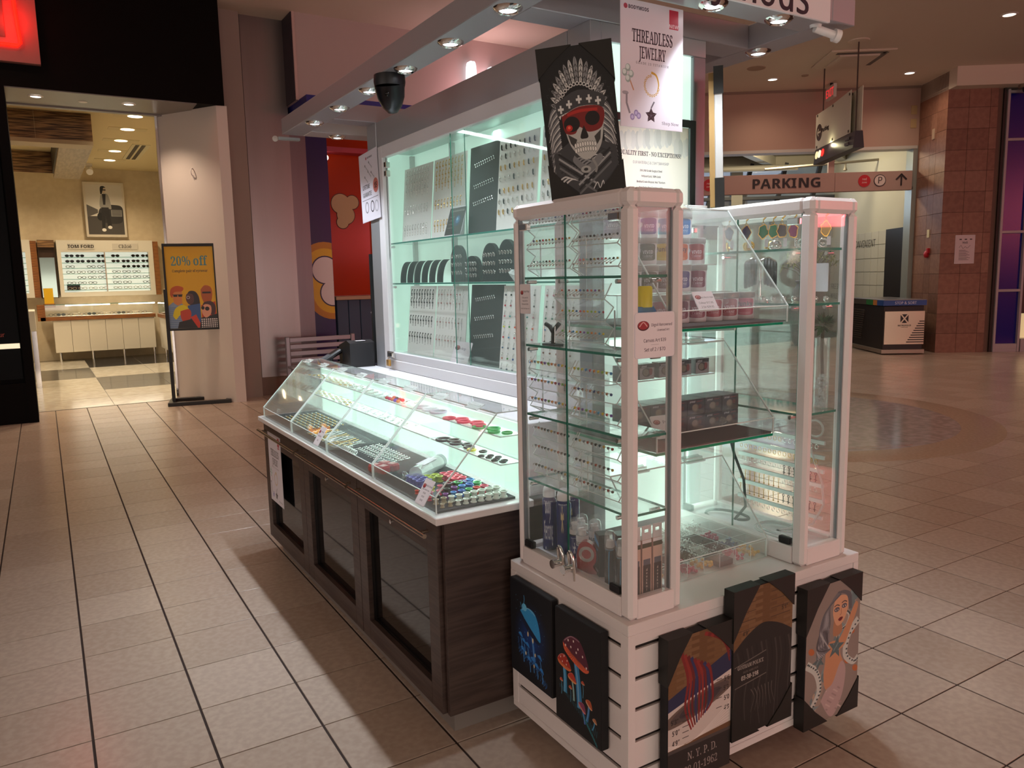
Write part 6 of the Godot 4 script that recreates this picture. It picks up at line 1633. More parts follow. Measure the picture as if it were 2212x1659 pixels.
	for e in [[V(1.492, fy, 0.985), "clear capped blue foam bottle beside the spray cans", false], [V(1.474, fy, 1.05), "clear capped foam bottle with fragrance free band, front one", true], [V(1.535, fy, 1.04), "clear capped foam bottle with fragrance free band, behind the front one", true], [V(1.535, fy, 0.965), "small clear capped bottle at the back of the tower floor", false]]:
		var t := thing("foam_bottle", e[1], "bottle", e[0])
		part(t, "body", MB.new().lathe(can(0.0215, 0.1, 0.07), 24), fm)
		part(t, "band", MB.new().lathe([v2(0.0217, 0.066 if e[2] else 0.085), v2(0.0217, 0.102)], 24), ff if e[2] else cap)
		part(t, "pump", MB.new().lathe([v2(0.013, 0.1), v2(0.012, 0.118), v2(0.0, 0.122)], 14).b2(V(-0.016, 0.118, -0.005), V(0.006, 0.127, 0.005)), cap)
		part(t, "clear_cap", MB.new().lathe([v2(0.0212, 0.1), v2(0.0208, 0.122), v2(0.017, 0.137), v2(0.008, 0.142), v2(0.0, 0.1425)], 20), glass(hx("f2f6f8"), 0.14))
	var tp := thing("tape_dispenser", "red plastic tape dispenser on the left tower's floor", "tape dispenser", V(1.438, fy, 1.125), -0.9)
	part(tp, "body", MB.new().prism(PackedVector2Array(Art.spl([v2(-0.03, 0.0), v2(-0.033, 0.06), v2(-0.022, 0.1), v2(0.004, 0.108), v2(0.03, 0.085), v2(0.032, 0.045), v2(0.022, 0.025), v2(0.034, 0.0), v2(-0.03, 0.0)], 40)), -0.012, 0.012), mt(hx("a8161f"), 0.3))
	part(tp, "tape_roll", MB.new().at(Transform3D(Basis(Vector3.RIGHT, PI / 2), V(0.0, 0.066, 0))).lathe([v2(0.016, -0.0135), v2(0.026, -0.0135), v2(0.026, 0.0135), v2(0.016, 0.0135), v2(0.016, -0.0135)], 24), mt(hx("b9b5b2"), 0.4))
	var bx := Art.new(120, 320, hx("201f24"), 1.0, 2.6)
	bx.poly([v2(0, 0.1), v2(1, 0.5), v2(1, 0.75), v2(0, 0.55)], hx("3f8fc4")).text("Ocean", 0.5, 0.95, 0.2, hx("59a8d8"), "Droid Sans", true, 0.7).curve([v2(0.3, 1.1), v2(0.6, 1.5), v2(0.35, 1.9)], 0.1, hx("4a9ad0"), 0.02).text("TATTOO CARE", 0.5, 2.3, 0.12, hx("d8dce2"), "Droid Sans", true, 0.6)
	var bm := bx.mat(0.4)
	for e in [[V(1.468, fy, 1.165), "dark aftercare box with blue flash beside the tape dispenser"], [V(1.515, fy, 1.2), "dark aftercare box with blue flash standing further back"]]:
		var t := thing("aftercare_box", e[1], "box", e[0], -0.35)
		part(t, "carton", MB.new().b2(V(-0.018, 0, -0.024), V(0.018, 0.14, 0.024), 0.001), mt(hx("201f24"), 0.4))
		plate(t, "print", bm, 0.046, 0.138, Transform3D(Basis(Vector3.UP, -PI / 2), V(-0.0184, 0.07, 0)))
	var dk2 := label_mat(hx("232329"), [["Ocean", 0.62, 0.2, 0.13, hx("7cc4ec")], ["(", 0.62, 0.5, 0.3, hx("59a8d8")], ["FOAM", 0.62, 0.86, 0.09, wt]])
	for e in [[V(1.437, fy, 1.245), 0.0, "dark foam bottle with pale cap, left of two by the tower's front post"], [V(1.44, fy, 1.298), -0.012, "dark foam bottle with white pump, right of two by the tower's front post"]]:
		var t := thing("foam_bottle", e[2], "bottle", e[0])
		part(t, "body", MB.new().lathe(can(0.0175, 0.15, 0.112 + e[1]), 24), dk2)
		part(t, "pump", MB.new().lathe([v2(0.008, 0.11 + e[1]), v2(0.0135, 0.125 + e[1]), v2(0.011, 0.145 + e[1]), v2(0.0, 0.15 + e[1])], 14), cap)
		part(t, "clear_cap", MB.new().lathe([v2(0.0172, 0.118 + e[1]), v2(0.017, 0.165 + e[1]), v2(0.012, 0.174 + e[1]), v2(0.0, 0.175 + e[1])], 20), glass(hx("e6eaee"), 0.25))
	var ik := Art.new(110, 480, hx("d8b6a6"), 1.0, 4.4)
	ik.rect(0, 0, 1, 0.25, hx("e8e6ea")).rect(0, 0.25, 1, 0.6, hx("32402a")).rect(0.12, 1.5, 0.88, 1.95, hx("5a5c6e")).rect(0.08, 1.95, 0.92, 4.25, hx("26242c"))
	for k in 7: ik.text("inkseeds".substr(k, 1), 0.5, 3.9 - k * 0.26, 0.2, hx("c8b4ac"), "Droid Sans", true, 1.0)
	var im := ik.mat(0.35)
	for k in 3:
		var t := thing("hanging_pack", ["clear and black hang pack, left of the row by the tower's front glass", "clear and black hang pack in the middle of the row by the front glass", "clear and black hang pack, right of the row by the front glass"][k], "package", V(1.4285 + k * 0.043, fy, 1.362))
		part(t, "carton", MB.new().b2(V(-0.0185, 0, -0.018), V(0.0185, 0.178, 0.017), 0.001), mt(hx("cdb3a8"), 0.3))
		plate(t, "print", im, 0.036, 0.176, xf(V(0, 0.089, 0.0174)))
		part(t, "hang_tab", MB.new().b2(V(-0.018, 0.178, 0.014), V(-0.008, 0.222, 0.016)).b2(V(0.008, 0.178, 0.014), V(0.018, 0.222, 0.016)).b2(V(-0.008, 0.178, 0.014), V(0.008, 0.2, 0.016)).b2(V(-0.008, 0.21, 0.014), V(0.008, 0.222, 0.016)), mt(hx("d8d4d6"), 0.4))
	# bottle of cleaner behind the price card
	var cb := thing("cleaner_bottle", "blue bottle with yellow cap behind the tower's price card", "bottle", V(1.5, 1.4345, 1.335))
	part(cb, "body", MB.new().b2(V(-0.036, 0.0, -0.022), V(0.036, 0.135, 0.022), 0.012), glass(hx("1f6fb0"), 0.75))
	part(cb, "label", MB.new().b2(V(-0.0362, 0.012, -0.0222), V(0.0362, 0.05, 0.0222), 0.012), mt(hx("e0cc2e"), 0.4))
	part(cb, "cap", MB.new().lathe([v2(0.022, 0.133), v2(0.022, 0.19), v2(0.018, 0.195), v2(0.0, 0.195)], 20), mt(hx("f0d818"), 0.35))

func tub_mat(col: Color, punky: bool) -> Material:
	var a := Art.new(420, 150, hx("d9d3d8"), 2.8, 1.0)
	var cx := 1.72
	a.poly(Art.spl([v2(cx - 0.42, 0.95), v2(cx - 0.56, 0.6), v2(cx - 0.42, 0.42), v2(cx - 0.4, 0.06), v2(cx + 0.42, 0.06), v2(cx + 0.46, 0.5), v2(cx + 0.42, 0.95), v2(cx - 0.42, 0.95)], 30), col)
	a.ell(cx - 0.42, 0.4, 0.17, 0.17, hx("7d7a80")).ell(cx - 0.42, 0.4, 0.14, 0.14, hx("b9b5ba"))
	if punky: a.text("Punky", cx + 0.02, 0.34, 0.26, hx("3a1f3c"), "Droid Sans", true, 0.75)
	else:
		a.text("VIVID", cx + 0.08, 0.5, 0.2, hx("f2ecf2"), "Droid Sans", true, 0.7).text("Colour", cx + 0.08, 0.72, 0.15, hx("f2ecf2"), "Droid Serif", false, 0.75)
	for k in 3: a.rect(cx - 0.25, 0.82 + k * 0.04, cx + 0.3, 0.832 + k * 0.04, col.lightened(0.5))
	return a.mat(0.3)

func heap(parent: Node, called: String, c: Vector3, ex: Vector3, n: int, m: Mesh, sd: int) -> void:
	var rng := RandomNumberGenerator.new()
	rng.seed = sd
	var mm := MultiMesh.new()
	mm.transform_format = MultiMesh.TRANSFORM_3D
	mm.mesh = m
	mm.instance_count = n
	for k in n:
		var f := 1.0 - absf(rng.randf() - rng.randf())
		var p := V(rng.randf_range(-1, 1) * ex.x, 0.006 + rng.randf() * ex.y * f, rng.randf_range(-1, 1) * ex.z)
		mm.set_instance_transform(k, Transform3D(Basis.from_euler(V(rng.randf() * TAU, rng.randf() * TAU, rng.randf() * TAU)), c + p))
	var o := MultiMeshInstance3D.new()
	o.name = nm(called) if parent == self else called
	o.multimesh = mm
	o.set_meta("kind", "stuff")
	parent.add_child(o, true)

func shelf_goods() -> void:
	var X0 := T1.x + T1W + 0.008
	# stair steps inside the upper bin, then the tubs
	var y0 := 1.5015
	var st := thing("acrylic_steps", "clear acrylic steps carrying the hair dye tubs", "riser", V(X0, y0, 0))
	for e in [[1.09, 0.098], [1.01, 0.196], [0.925, 0.293]]:
		part(st, "step", gbox(V(0.008, e[1] - 0.005, e[0] - 0.08), V(0.545, e[1] - 0.001, e[0]), M.acryl, M.aedge))
		part(st, "step_front", gbox(V(0.008, 0.0, e[0] - 0.003), V(0.545, e[1] - 0.005, e[0]), M.acryl, M.aedge, 2))
	var lid := mt(hx("9b9794"), 0.4, 0.3)
	var rows := [
		[1.175, 0.0, [2.1, 2.02, 1.945, 1.868, 1.79, 1.712], ["d06a86p", "9c2440", "a8163c", "8c3454", "7a2a50", "a04060"]],
		[1.045, 0.098, [1.998, 1.922, 1.846, 1.77, 1.694], ["7a1c44", "3c2a7c", "5a3a48", "4a3a30", "3a3a42"]],
		[0.965, 0.196, [2.07, 1.99, 1.912, 1.834, 1.756], ["9c1f2c", "d2602cp", "d8b43ap", "2f4a44", "2c7a62p"]],
		[0.88, 0.293, [2.085, 2.0, 1.915, 1.83, 1.745], ["2b6fb4", "1f7f9c", "3a3f86", "4a4a78", "9a8fa4"]]]
	var nmz := ["front row of dye tubs", "second tier of dye tubs", "third tier of dye tubs", "topmost tier of dye tubs"]
	var cn := {"d06a86p": "pink", "9c2440": "crimson", "a8163c": "scarlet", "8c3454": "plum-red", "7a2a50": "dark magenta", "a04060": "rose", "7a1c44": "maroon", "3c2a7c": "violet", "5a3a48": "brownish purple", "4a3a30": "brown", "3a3a42": "charcoal", "9c1f2c": "red", "d2602cp": "orange", "d8b43ap": "yellow", "2f4a44": "dark green", "2c7a62p": "green", "2b6fb4": "blue", "1f7f9c": "turquoise", "3a3f86": "indigo", "4a4a78": "slate blue", "9a8fa4": "lilac"}
	for r in 4:
		for k in rows[r][2].size():
			var c: String = rows[r][3][k]
			var t := thing("dye_tub", "hair dye tub with %s label in the %s" % [cn[c], nmz[r]], "tub", V(rows[r][2][k], y0 + rows[r][1], rows[r][0]), 0.0, "hair dye tubs")
			part(t, "tub", MB.new().lathe([v2(0.0, 0.0), v2(0.031, 0.0), v2(0.0325, 0.004), v2(0.0325, 0.013), v2(0.031, 0.014)], 28), mt(hx("dcd2d6"), 0.35))
			part(t, "label", MB.new().lathe([v2(0.0325, 0.013), v2(0.0335, 0.074)], 28), tub_mat(hx(c.substr(0, 6)), c.ends_with("p")))
			part(t, "lid", MB.new().lathe([v2(0.0335, 0.074), v2(0.0355, 0.076), v2(0.0355, 0.092), v2(0.034, 0.094), v2(0.0, 0.094)], 28), lid)
	price_card("white price card at the front lip of the upper bin", price_art([["Semi-Perm Hair", 0.6, 0.3, 0.09], ["Colour $17.95", 0.5, 0.58, 0.1], ["2 for $29.95", 0.5, 0.8, 0.1]]), 0.1, 0.07, xf(V(1.783, 1.575, 1.3), 0.1, -0.5))
	# gauge boxes in the middle bin
	var pa := Art.new(220, 150, hx("241f38"), 1.0, 0.68)
	pa.text("primal", 0.28, 0.1, 0.09, hx("d8d2dc"), "Droid Sans", true, 0.8).line([v2(0.52, 0.11), v2(0.85, 0.1)], 0.02, hx("a83a4a"))
	pa.poly([v2(0.2, 0.68), v2(0.55, 0.42), v2(0.95, 0.55), v2(0.9, 0.68)], hx("4a3f44")).ell(0.45, 0.38, 0.2, 0.17, hx("6d605c")).ell(0.43, 0.36, 0.15, 0.13, hx("8d7c74")).ell(0.73, 0.34, 0.1, 0.1, hx("5c3038"))
	var pm := pa.mat(0.4)
	var pc := Art.new(180, 150, hx("9f8f98"), 1.0, 0.83)
	pc.rect(0, 0, 1, 0.2, hx("2a2236")).text("primal", 0.3, 0.12, 0.1, hx("e0d6dc"), "Droid Sans", true, 0.8).ell(0.5, 0.45, 0.34, 0.24, hx("3f2f38")).ell(0.42, 0.45, 0.2, 0.19, hx("86736c")).ell(0.76, 0.42, 0.12, 0.2, hx("8c2f3c"))
	var pcm := pc.mat(0.4)
	var lab2 := ["lower", "upper"]
	for r in 2:
		for k in 6:
			var t := thing("gauge_box", "dark printed gauge box, %s row of the stack, %s from its right end" % [lab2[r], ["first", "second", "third", "fourth", "fifth", "sixth"][k]], "box", V(2.097 - k * 0.0855, 1.1115 + r * 0.0565, 1.07))
			part(t, "carton", MB.new().b2(V(-0.0415, 0, -0.05), V(0.0415, 0.055, 0.05), 0.001), mt(hx("1f1b30"), 0.45))
			plate(t, "print", pm, 0.082, 0.054, xf(V(0, 0.0275, 0.0505)))
	part(get_node("tiered_bin_001"), "inner_shelf", gbox(V(0.006, 0.182, 0.12), V(0.54, 0.186, 0.245), M.acryl, M.aedge))
	for k in 5:
		var t := thing("gauge_box", "pale front gauge box on the inner shelf, %s from the right" % ["first", "second", "third", "fourth", "fifth"][k], "box", V(2.08 - k * 0.091, 1.2905, 0.975))
		part(t, "carton", MB.new().b2(V(-0.034, 0, -0.02), V(0.034, 0.056, 0.02), 0.001), mt(hx("6d5f68"), 0.45))
		plate(t, "print", pcm, 0.067, 0.055, xf(V(0, 0.028, 0.0205)))
	price_card("white price card tilted in front of the dark gauge boxes", price_art([["Primal", 0.68, 0.3, 0.14], ["Gauges", 0.66, 0.5, 0.09]]), 0.1, 0.085, xf(V(1.745, 1.152, 1.16), -0.1, -0.6))
	# lowest bin: compartments with heaps of loose jewellery
	var g := thing("compartment_tray", "clear compartment tray with loose jewellery in the lowest bin", "tray", V(X0, 0.6495, 0))
	for k in 8: part(g, "divider", gbox(V(0.006 + k * 0.0765, 0.001, 0.9), V(0.008 + k * 0.0765, 0.056, 1.268), M.acryl, M.aedge, 0))
	for k in 5: part(g, "divider", gbox(V(0.006, 0.001, 0.9 + k * 0.0915), V(0.542, 0.056, 0.902 + k * 0.0915), M.acryl, M.aedge, 2))
	var rg := surf([MB.new().ring(V(0, 0, 0), 0.008, 0.0011, V(0.2, 1, 0.1), 10, 4, 0.3, 5.6).ball(V(0.008, 0, 0), 0.0024, 6), M.chrome])
	var rk := surf([MB.new().ring(V(0, 0, 0), 0.009, 0.0013, V(0.2, 1, 0.1), 10, 4), M.blackm])
	var bd := []
	for c in ["d8762c", "c43a5a", "3a3f8a", "e8b03a", "c9a0b0", "2c2a3a"]: bd.append(surf([MB.new().ball(V(0, 0, 0), 0.0065, 7), mt(hx(c), 0.25)]))
	var sd := 1
	for c in 7:
		for r in 4:
			var ct := V(0.045 + c * 0.0765, 0.0, 0.947 + r * 0.0915)
			if (c + r * 3) % 5 == 3: 
				part(g, "black_liner", MB.new().b2(ct + V(-0.034, 0.001, -0.04), ct + V(0.034, 0.02, 0.04)), M.vel)
				continue
			if r == 3 or (c == 6 and r > 0): heap(g, "bead_heap", ct, V(0.028, 0.022, 0.034), 26, bd[(c * 2 + r) % 6], sd)
			else: heap(g, "ring_heap", ct, V(0.028, 0.035, 0.036), 46, rk if (c * r) % 4 == 2 else rg, sd)
			sd += 1
	# a bag of rings on a clear ledge at the lit end panel
	var lg := solo("acrylic_ledge", "narrow clear ledge on the lit end panel above the lowest bin", "shelf", gbox(V(0, 0, 0), V(0.4, 0.005, 0.1), M.acryl, M.aedge), null, V(1.86, 0.99, 0.765))
	lg.material_override = null
	heap(self, "loose_rings", V(2.05, 0.995, 0.815), V(0.045, 0.05, 0.03), 60, rg, 77)
	var lr: Node = get_node("loose_rings")
	tag(lr, "heap of silver rings in a clear bag on the narrow ledge", "rings")

func right_tower_goods() -> void:
	# agate pendants on gold hooks under the top glass
	var cols := ["3a1f4c", "4a2450", "2f7a52", "2c8a5a", "5a4a50", "9a4a78", "c9a04a", "c9a04a"]
	var zs := [V(2.172, 0, 1.03), V(2.185, 0, 1.1), V(2.205, 0, 1.16), V(2.222, 0, 1.19), V(2.238, 0, 1.215), V(2.285, 0, 1.225), V(2.3, 0, 1.29), V(2.29, 0, 1.355)]
	var nmz := ["dark purple", "violet", "bright green", "deep green", "grey-brown", "pink", "all-gold", "gold-edged"]
	for k in 8:
		var p: Vector3 = zs[k]
		var t := thing("agate_pendant", "%s stone pendant hanging from a gold hook in the right tower" % nmz[k], "pendant", V(p.x, 1.866, p.z), -0.75)
		part(t, "hook", MB.new().tube([V(-0.012, -0.006, 0), V(-0.012, 0.006, 0), V(0, 0.014, 0), V(0.012, 0.006, 0), V(0.01, -0.008, 0), V(0, -0.018, 0)], 0.0028, 7), M.gold)
		part(t, "chain", MB.new().ring(V(0, -0.024, 0), 0.005, 0.001, V(1, 0, 0), 8, 4).ring(V(0, -0.032, 0), 0.005, 0.001, V(0, 0, 1), 8, 4), M.gold)
		var pts := []
		for j in 15: pts.append(Vector2(cos(TAU * j / 14.0) * (0.017 + 0.003 * sin(j * 2.3 + k)), -0.06 + sin(TAU * j / 14.0) * (0.026 + 0.003 * cos(j * 1.7 + k))))
		part(t, "gold_rim", MB.new().prism(PackedVector2Array(pts.slice(0, 14)), -0.005, 0.004), M.gold)
		var p2 := PackedVector2Array()
		for e in pts.slice(0, 14): p2.append((e - v2(0, -0.06)) * 0.86 + v2(0, -0.06))
		part(t, "stone", MB.new().prism(p2, -0.006, 0.006), mt(hx(cols[k]), 0.12))
		part(t, "tag", MB.new().b2(V(0.006, -0.115, -0.001), V(0.018, -0.086, 0.0)), M.paper)
	part(get_node("glass_tower_001"), "hanging_rod", MB.new().bar(V(0.03, 1.222, 0.2), V(0.2, 1.222, 0.57), 0.003, 8), M.chrome)
	# bangles and clusters of silver on the upper shelves
	var sy := [1.741, 1.5545]
	var rng := RandomNumberGenerator.new()
	rng.seed = 3
	for k in 9:
		var z := 0.98 + k * 0.045
		var o := solo("knotted_ring", "chunky silver knot ring on the right tower's top shelf, %s from the back" % ["first", "second", "third", "fourth", "fifth", "sixth", "seventh", "eighth", "ninth"][k], "ring", surf([MB.new().ring(V(0, 0.018, 0), 0.014, 0.0045, V(0.6, 0.2, 0.7), 14, 7).ring(V(0.006, 0.014, 0.004), 0.01, 0.004, V(0.1, 1, 0.3), 12, 6), M.gold if k < 4 else M.chrome]), null, V(2.22 + 0.09 * fmod(k * 0.61, 1.0), sy[0], z))
		o.rotation.y = k
	for k in 12:
		solo("silver_bead", "row of shiny silver beads on the right tower's second shelf", "bead", surf([MB.new().ball(V(0, 0.0105, 0), 0.0105, 10).ring(V(0, 0.011, 0), 0.0106, 0.0012, V(1, 0.4, 0), 12, 5), M.chrome]), null, V(2.2 + k * 0.012, sy[1], 0.94 + k * 0.036), 0.0, "silver beads on the right tower's second shelf")
	var ns := thing("bracelet_stand", "dark beaded bracelets on a silver T-bar stand in the right tower", "jewellery stand", V(2.265, sy[1], 1.1))
	part(ns, "foot", MB.new().lathe([v2(0.0, 0.0), v2(0.035, 0.0), v2(0.036, 0.006), v2(0.005, 0.01), v2(0.005, 0.012)], 20), M.chrome)
	part(ns, "pole", MB.new().bar(V(0, 0.01, 0), V(0, 0.155, 0), 0.004, 8), M.chrome)
	part(ns, "arm", MB.new().tube([V(-0.035, 0.145, -0.04), V(-0.018, 0.16, -0.02), V(0, 0.15, 0), V(0.018, 0.16, 0.02), V(0.035, 0.145, 0.04)], 0.005, 8), M.chrome)
	for s in [-1, 1]:
		var b := MB.new()
		for q in 4: b.ring(V(s * (0.012 + q * 0.007), 0.11 - 0.004 * q, s * (0.014 + q * 0.008)), 0.042, 0.008, V(s * 0.66, 0.0, s * 0.75), 20, 7)
		part(ns, "dark_bracelets", b, mt(hx("1d1719"), 0.4))
	# vase with small tree
	var vs := thing("glass_vase", "tall clear vase of glass pebbles with a small leafy tree in the right tower", "vase", V(2.327, 1.1785, 1.33))
	part(vs, "vase", MB.new().lathe([v2(0.0, 0.0), v2(0.026, 0.0), v2(0.026, 0.25), v2(0.0245, 0.25), v2(0.0245, 0.004), v2(0.0, 0.004)], 24), glass(hx("dfe6e4"), 0.12))
	part(vs, "trunk", MB.new().tube([V(0, 0.02, 0), V(0.003, 0.12, 0.002), V(-0.002, 0.2, 0), V(0, 0.29, 0)], 0.006, 8), mt(hx("4a3424"), 0.8))
	var pb := surf([MB.new().ball(V(0, 0, 0), 0.0075, 7), glass(hx("e8eef0"), 0.3)])
	heap(vs, "glass_pebbles", V(0, 0.0, 0), V(0.015, 0.14, 0.015), 60, pb, 9)
	var lf := [MB.new(), MB.new()]
	for k in 130:
		var d := V(rng.randf_range(-1, 1), rng.randf_range(-0.5, 1), rng.randf_range(-1, 1)).normalized()
		var c := V(0, 0.295, 0) + d * rng.randf_range(0.008, 0.022)
		var e := c + d * 0.032
		var s := d.cross(V(0.2, 1, 0.4)).normalized() * 0.0065
		lf[k % 2].tri(c, (c + e) * 0.5 - s, (c + e) * 0.5 + s).tri((c + e) * 0.5 + s, (c + e) * 0.5 - s, e)
	for k in 2: part(vs, "foliage", lf[k], mt([hx("23402a"), hx("3d6038")][k], 0.5)).set_meta("kind", "stuff")
	# acrylic earring rails across the right side of the tower
	var ys := [1.045, 0.99, 0.938, 0.884, 0.826, 0.764]
	var er := [surf([MB.new().ring(V(0, -0.009, 0), 0.008, 0.0009, V(1, 0, 0.2), 12, 4), M.gold]), surf([MB.new().ring(V(0, -0.009, 0), 0.008, 0.001, V(1, 0, 0.2), 12, 4), M.chrome]), surf([MB.new().ring(V(0, -0.004, 0), 0.004, 0.0008, V(1, 0, 0.2), 10, 4).bar(V(0, -0.008, 0), V(0, -0.034, 0), 0.0014, 5).ball(V(0, -0.036, 0), 0.003, 6), M.gold]), surf([MB.new().ring(V(0, -0.004, 0), 0.005, 0.0012, V(1, 0, 0.2), 10, 4).bar(V(0, -0.01, 0), V(0, -0.034, 0), 0.0016, 5).bar(V(0, -0.026, -0.006), V(0, -0.026, 0.006), 0.0014, 5), M.blackm])]
	var kd := [[0, 1], [0, 0], [1, 3], [2, 1], [2, 3], [1, 1]]
	for r in 6:
		solo("earring_rail", "clear rail of earrings in the right tower, %s of six" % ["topmost", "second", "third", "fourth", "fifth", "lowest"][r], "rail", gbox(V(-0.004, -0.006, -0.2), V(0.004, 0.008, 0.2), glass(hx("9fb0ae"), 0.25), M.aedge), null, V(2.347, ys[r], 1.14))
		for k in 16:
			solo("earring", "small earring hanging on the %s clear rail in the right tower" % ["topmost", "second", "third", "fourth", "fifth", "lowest"][r], "earring", er[kd[r][0 if k < 9 else 1]], null, V(2.338, ys[r] - 0.006, 0.96 + k * 0.0235), 0.0, "earrings on the %s rail" % ["topmost", "second", "third", "fourth", "fifth", "lowest"][r])
	var cl := []
	for k in 40:
		var a := TAU * k / 16.0
		cl.append(V(2.262 + cos(a) * (0.075 - 0.0006 * k), 0.698 + k * 0.0006, 1.22 + sin(a) * (0.11 - 0.001 * k)))
	for p in [V(2.335, 0.74, 1.31), V(2.345, 0.82, 1.345), V(2.345, 0.9, 1.335), V(2.343, 1.0, 1.29), V(2.34, 1.1, 1.26)]: cl.append(p)
	solo("clear_cable", "loop of clear tubing coiled on the right tower's floor", "cable", MB.new().tube(cl, 0.0045, 7), glass(hx("d8dcda"), 0.45))
	var bl := []
	for k in 26:
		var a := -2.6 + 4.9 * k / 25.0
		bl.append(V(2.23 + cos(a) * 0.055, 0.7 + 0.0008 * k, 0.99 + sin(a) * 0.1))
	for p in [V(2.2, 0.78, 1.11), V(2.21, 0.88, 1.09), V(2.21, 0.97, 1.04), V(2.22, 1.05, 1.0)]: bl.append(p)
	solo("black_cable", "thick black cable looped on the right tower's floor", "cable", MB.new().tube(bl, 0.0055, 8), M.blackm)
	var wl := []
	for k in 28: wl.append(V(2.345, 1.1 + sin(TAU * k / 28) * 0.03, 1.3 + cos(TAU * k / 28) * 0.032))
	solo("clear_ring", "round clear hoop hanging in front of the vase shelf", "hoop", MB.new().tube(wl, 0.004, 7, true), glass(hx("d8dcda"), 0.4), V(0, -0.005, 0))
	price_card("blank white sign back stuck inside the right tower's glass", M.paper, 0.055, 0.1, Transform3D(Basis(Vector3.UP, PI / 2), V(2.352, 1.64, 1.3)))

var _belly := {}
func belly(kind: String, col: String, dang: float) -> ArrayMesh:      # a curved barbell with a ball on top, hanging below its hook; front is local -x
	var k := kind + col + str(dang)
	if _belly.has(k): return _belly[k]
	var m: Material = {"s": M.chrome, "g": M.gold, "b": M.blackm}[kind]
	var a := MB.new()
	a.tube([V(0, 0, 0), V(-0.004, -0.004, 0.002), V(-0.006, -0.01, 0.002), V(-0.005, -0.016, 0.0), V(-0.002, -0.021, -0.004)], 0.0016, 6)
	a.ball(V(0, 0.001, 0), 0.0036, 7)
	if dang > 0.0:
		a.bar(V(-0.002, -0.024, -0.004), V(-0.002, -0.024 - dang, -0.006), 0.0013, 5).ball(V(-0.002, -0.026 - dang, -0.006), 0.0032, 6).ball(V(-0.002, -0.026 - dang * 0.5, -0.005), 0.0026, 6)
	var b := MB.new().ball(V(-0.002, -0.023, -0.004), 0.005, 8)
	_belly[k] = surf([a, m, b, m if col == "" else mt(hx(col), 0.15)])
	return _belly[k]
func clicker(kind: String) -> ArrayMesh:
	var k := "c" + kind
	if _belly.has(k): return _belly[k]
	var a := MB.new().ring(V(-0.003, -0.011, 0), 0.0105, 0.0022, V(0.75, 0, 0.66), 16, 6).ball(V(-0.003, -0.021, 0.003), 0.0035, 6).ball(V(-0.003, -0.001, 0.0), 0.003, 6)
	_belly[k] = surf([a, {"s": M.chrome, "g": M.gold, "b": M.blackm}[kind]])
	return _belly[k]

func card(label: String, z0: float, z1: float, yb: float, yt: float, xb: float, xt: float, m: Material) -> Node3D:
	var t := thing("display_card", label, "display board", V(xb, yb, (z0 + z1) * 0.5))
	var h := Vector2(xt - xb, yt - yb).length()
	t.rotation.z = -atan2(xt - xb, yt - yb)
	part(t, "board", MB.new().b2(V(0, 0, (z0 - z1) * 0.5), V(0.004, h, (z1 - z0) * 0.5), 0.0008), m)
	return t

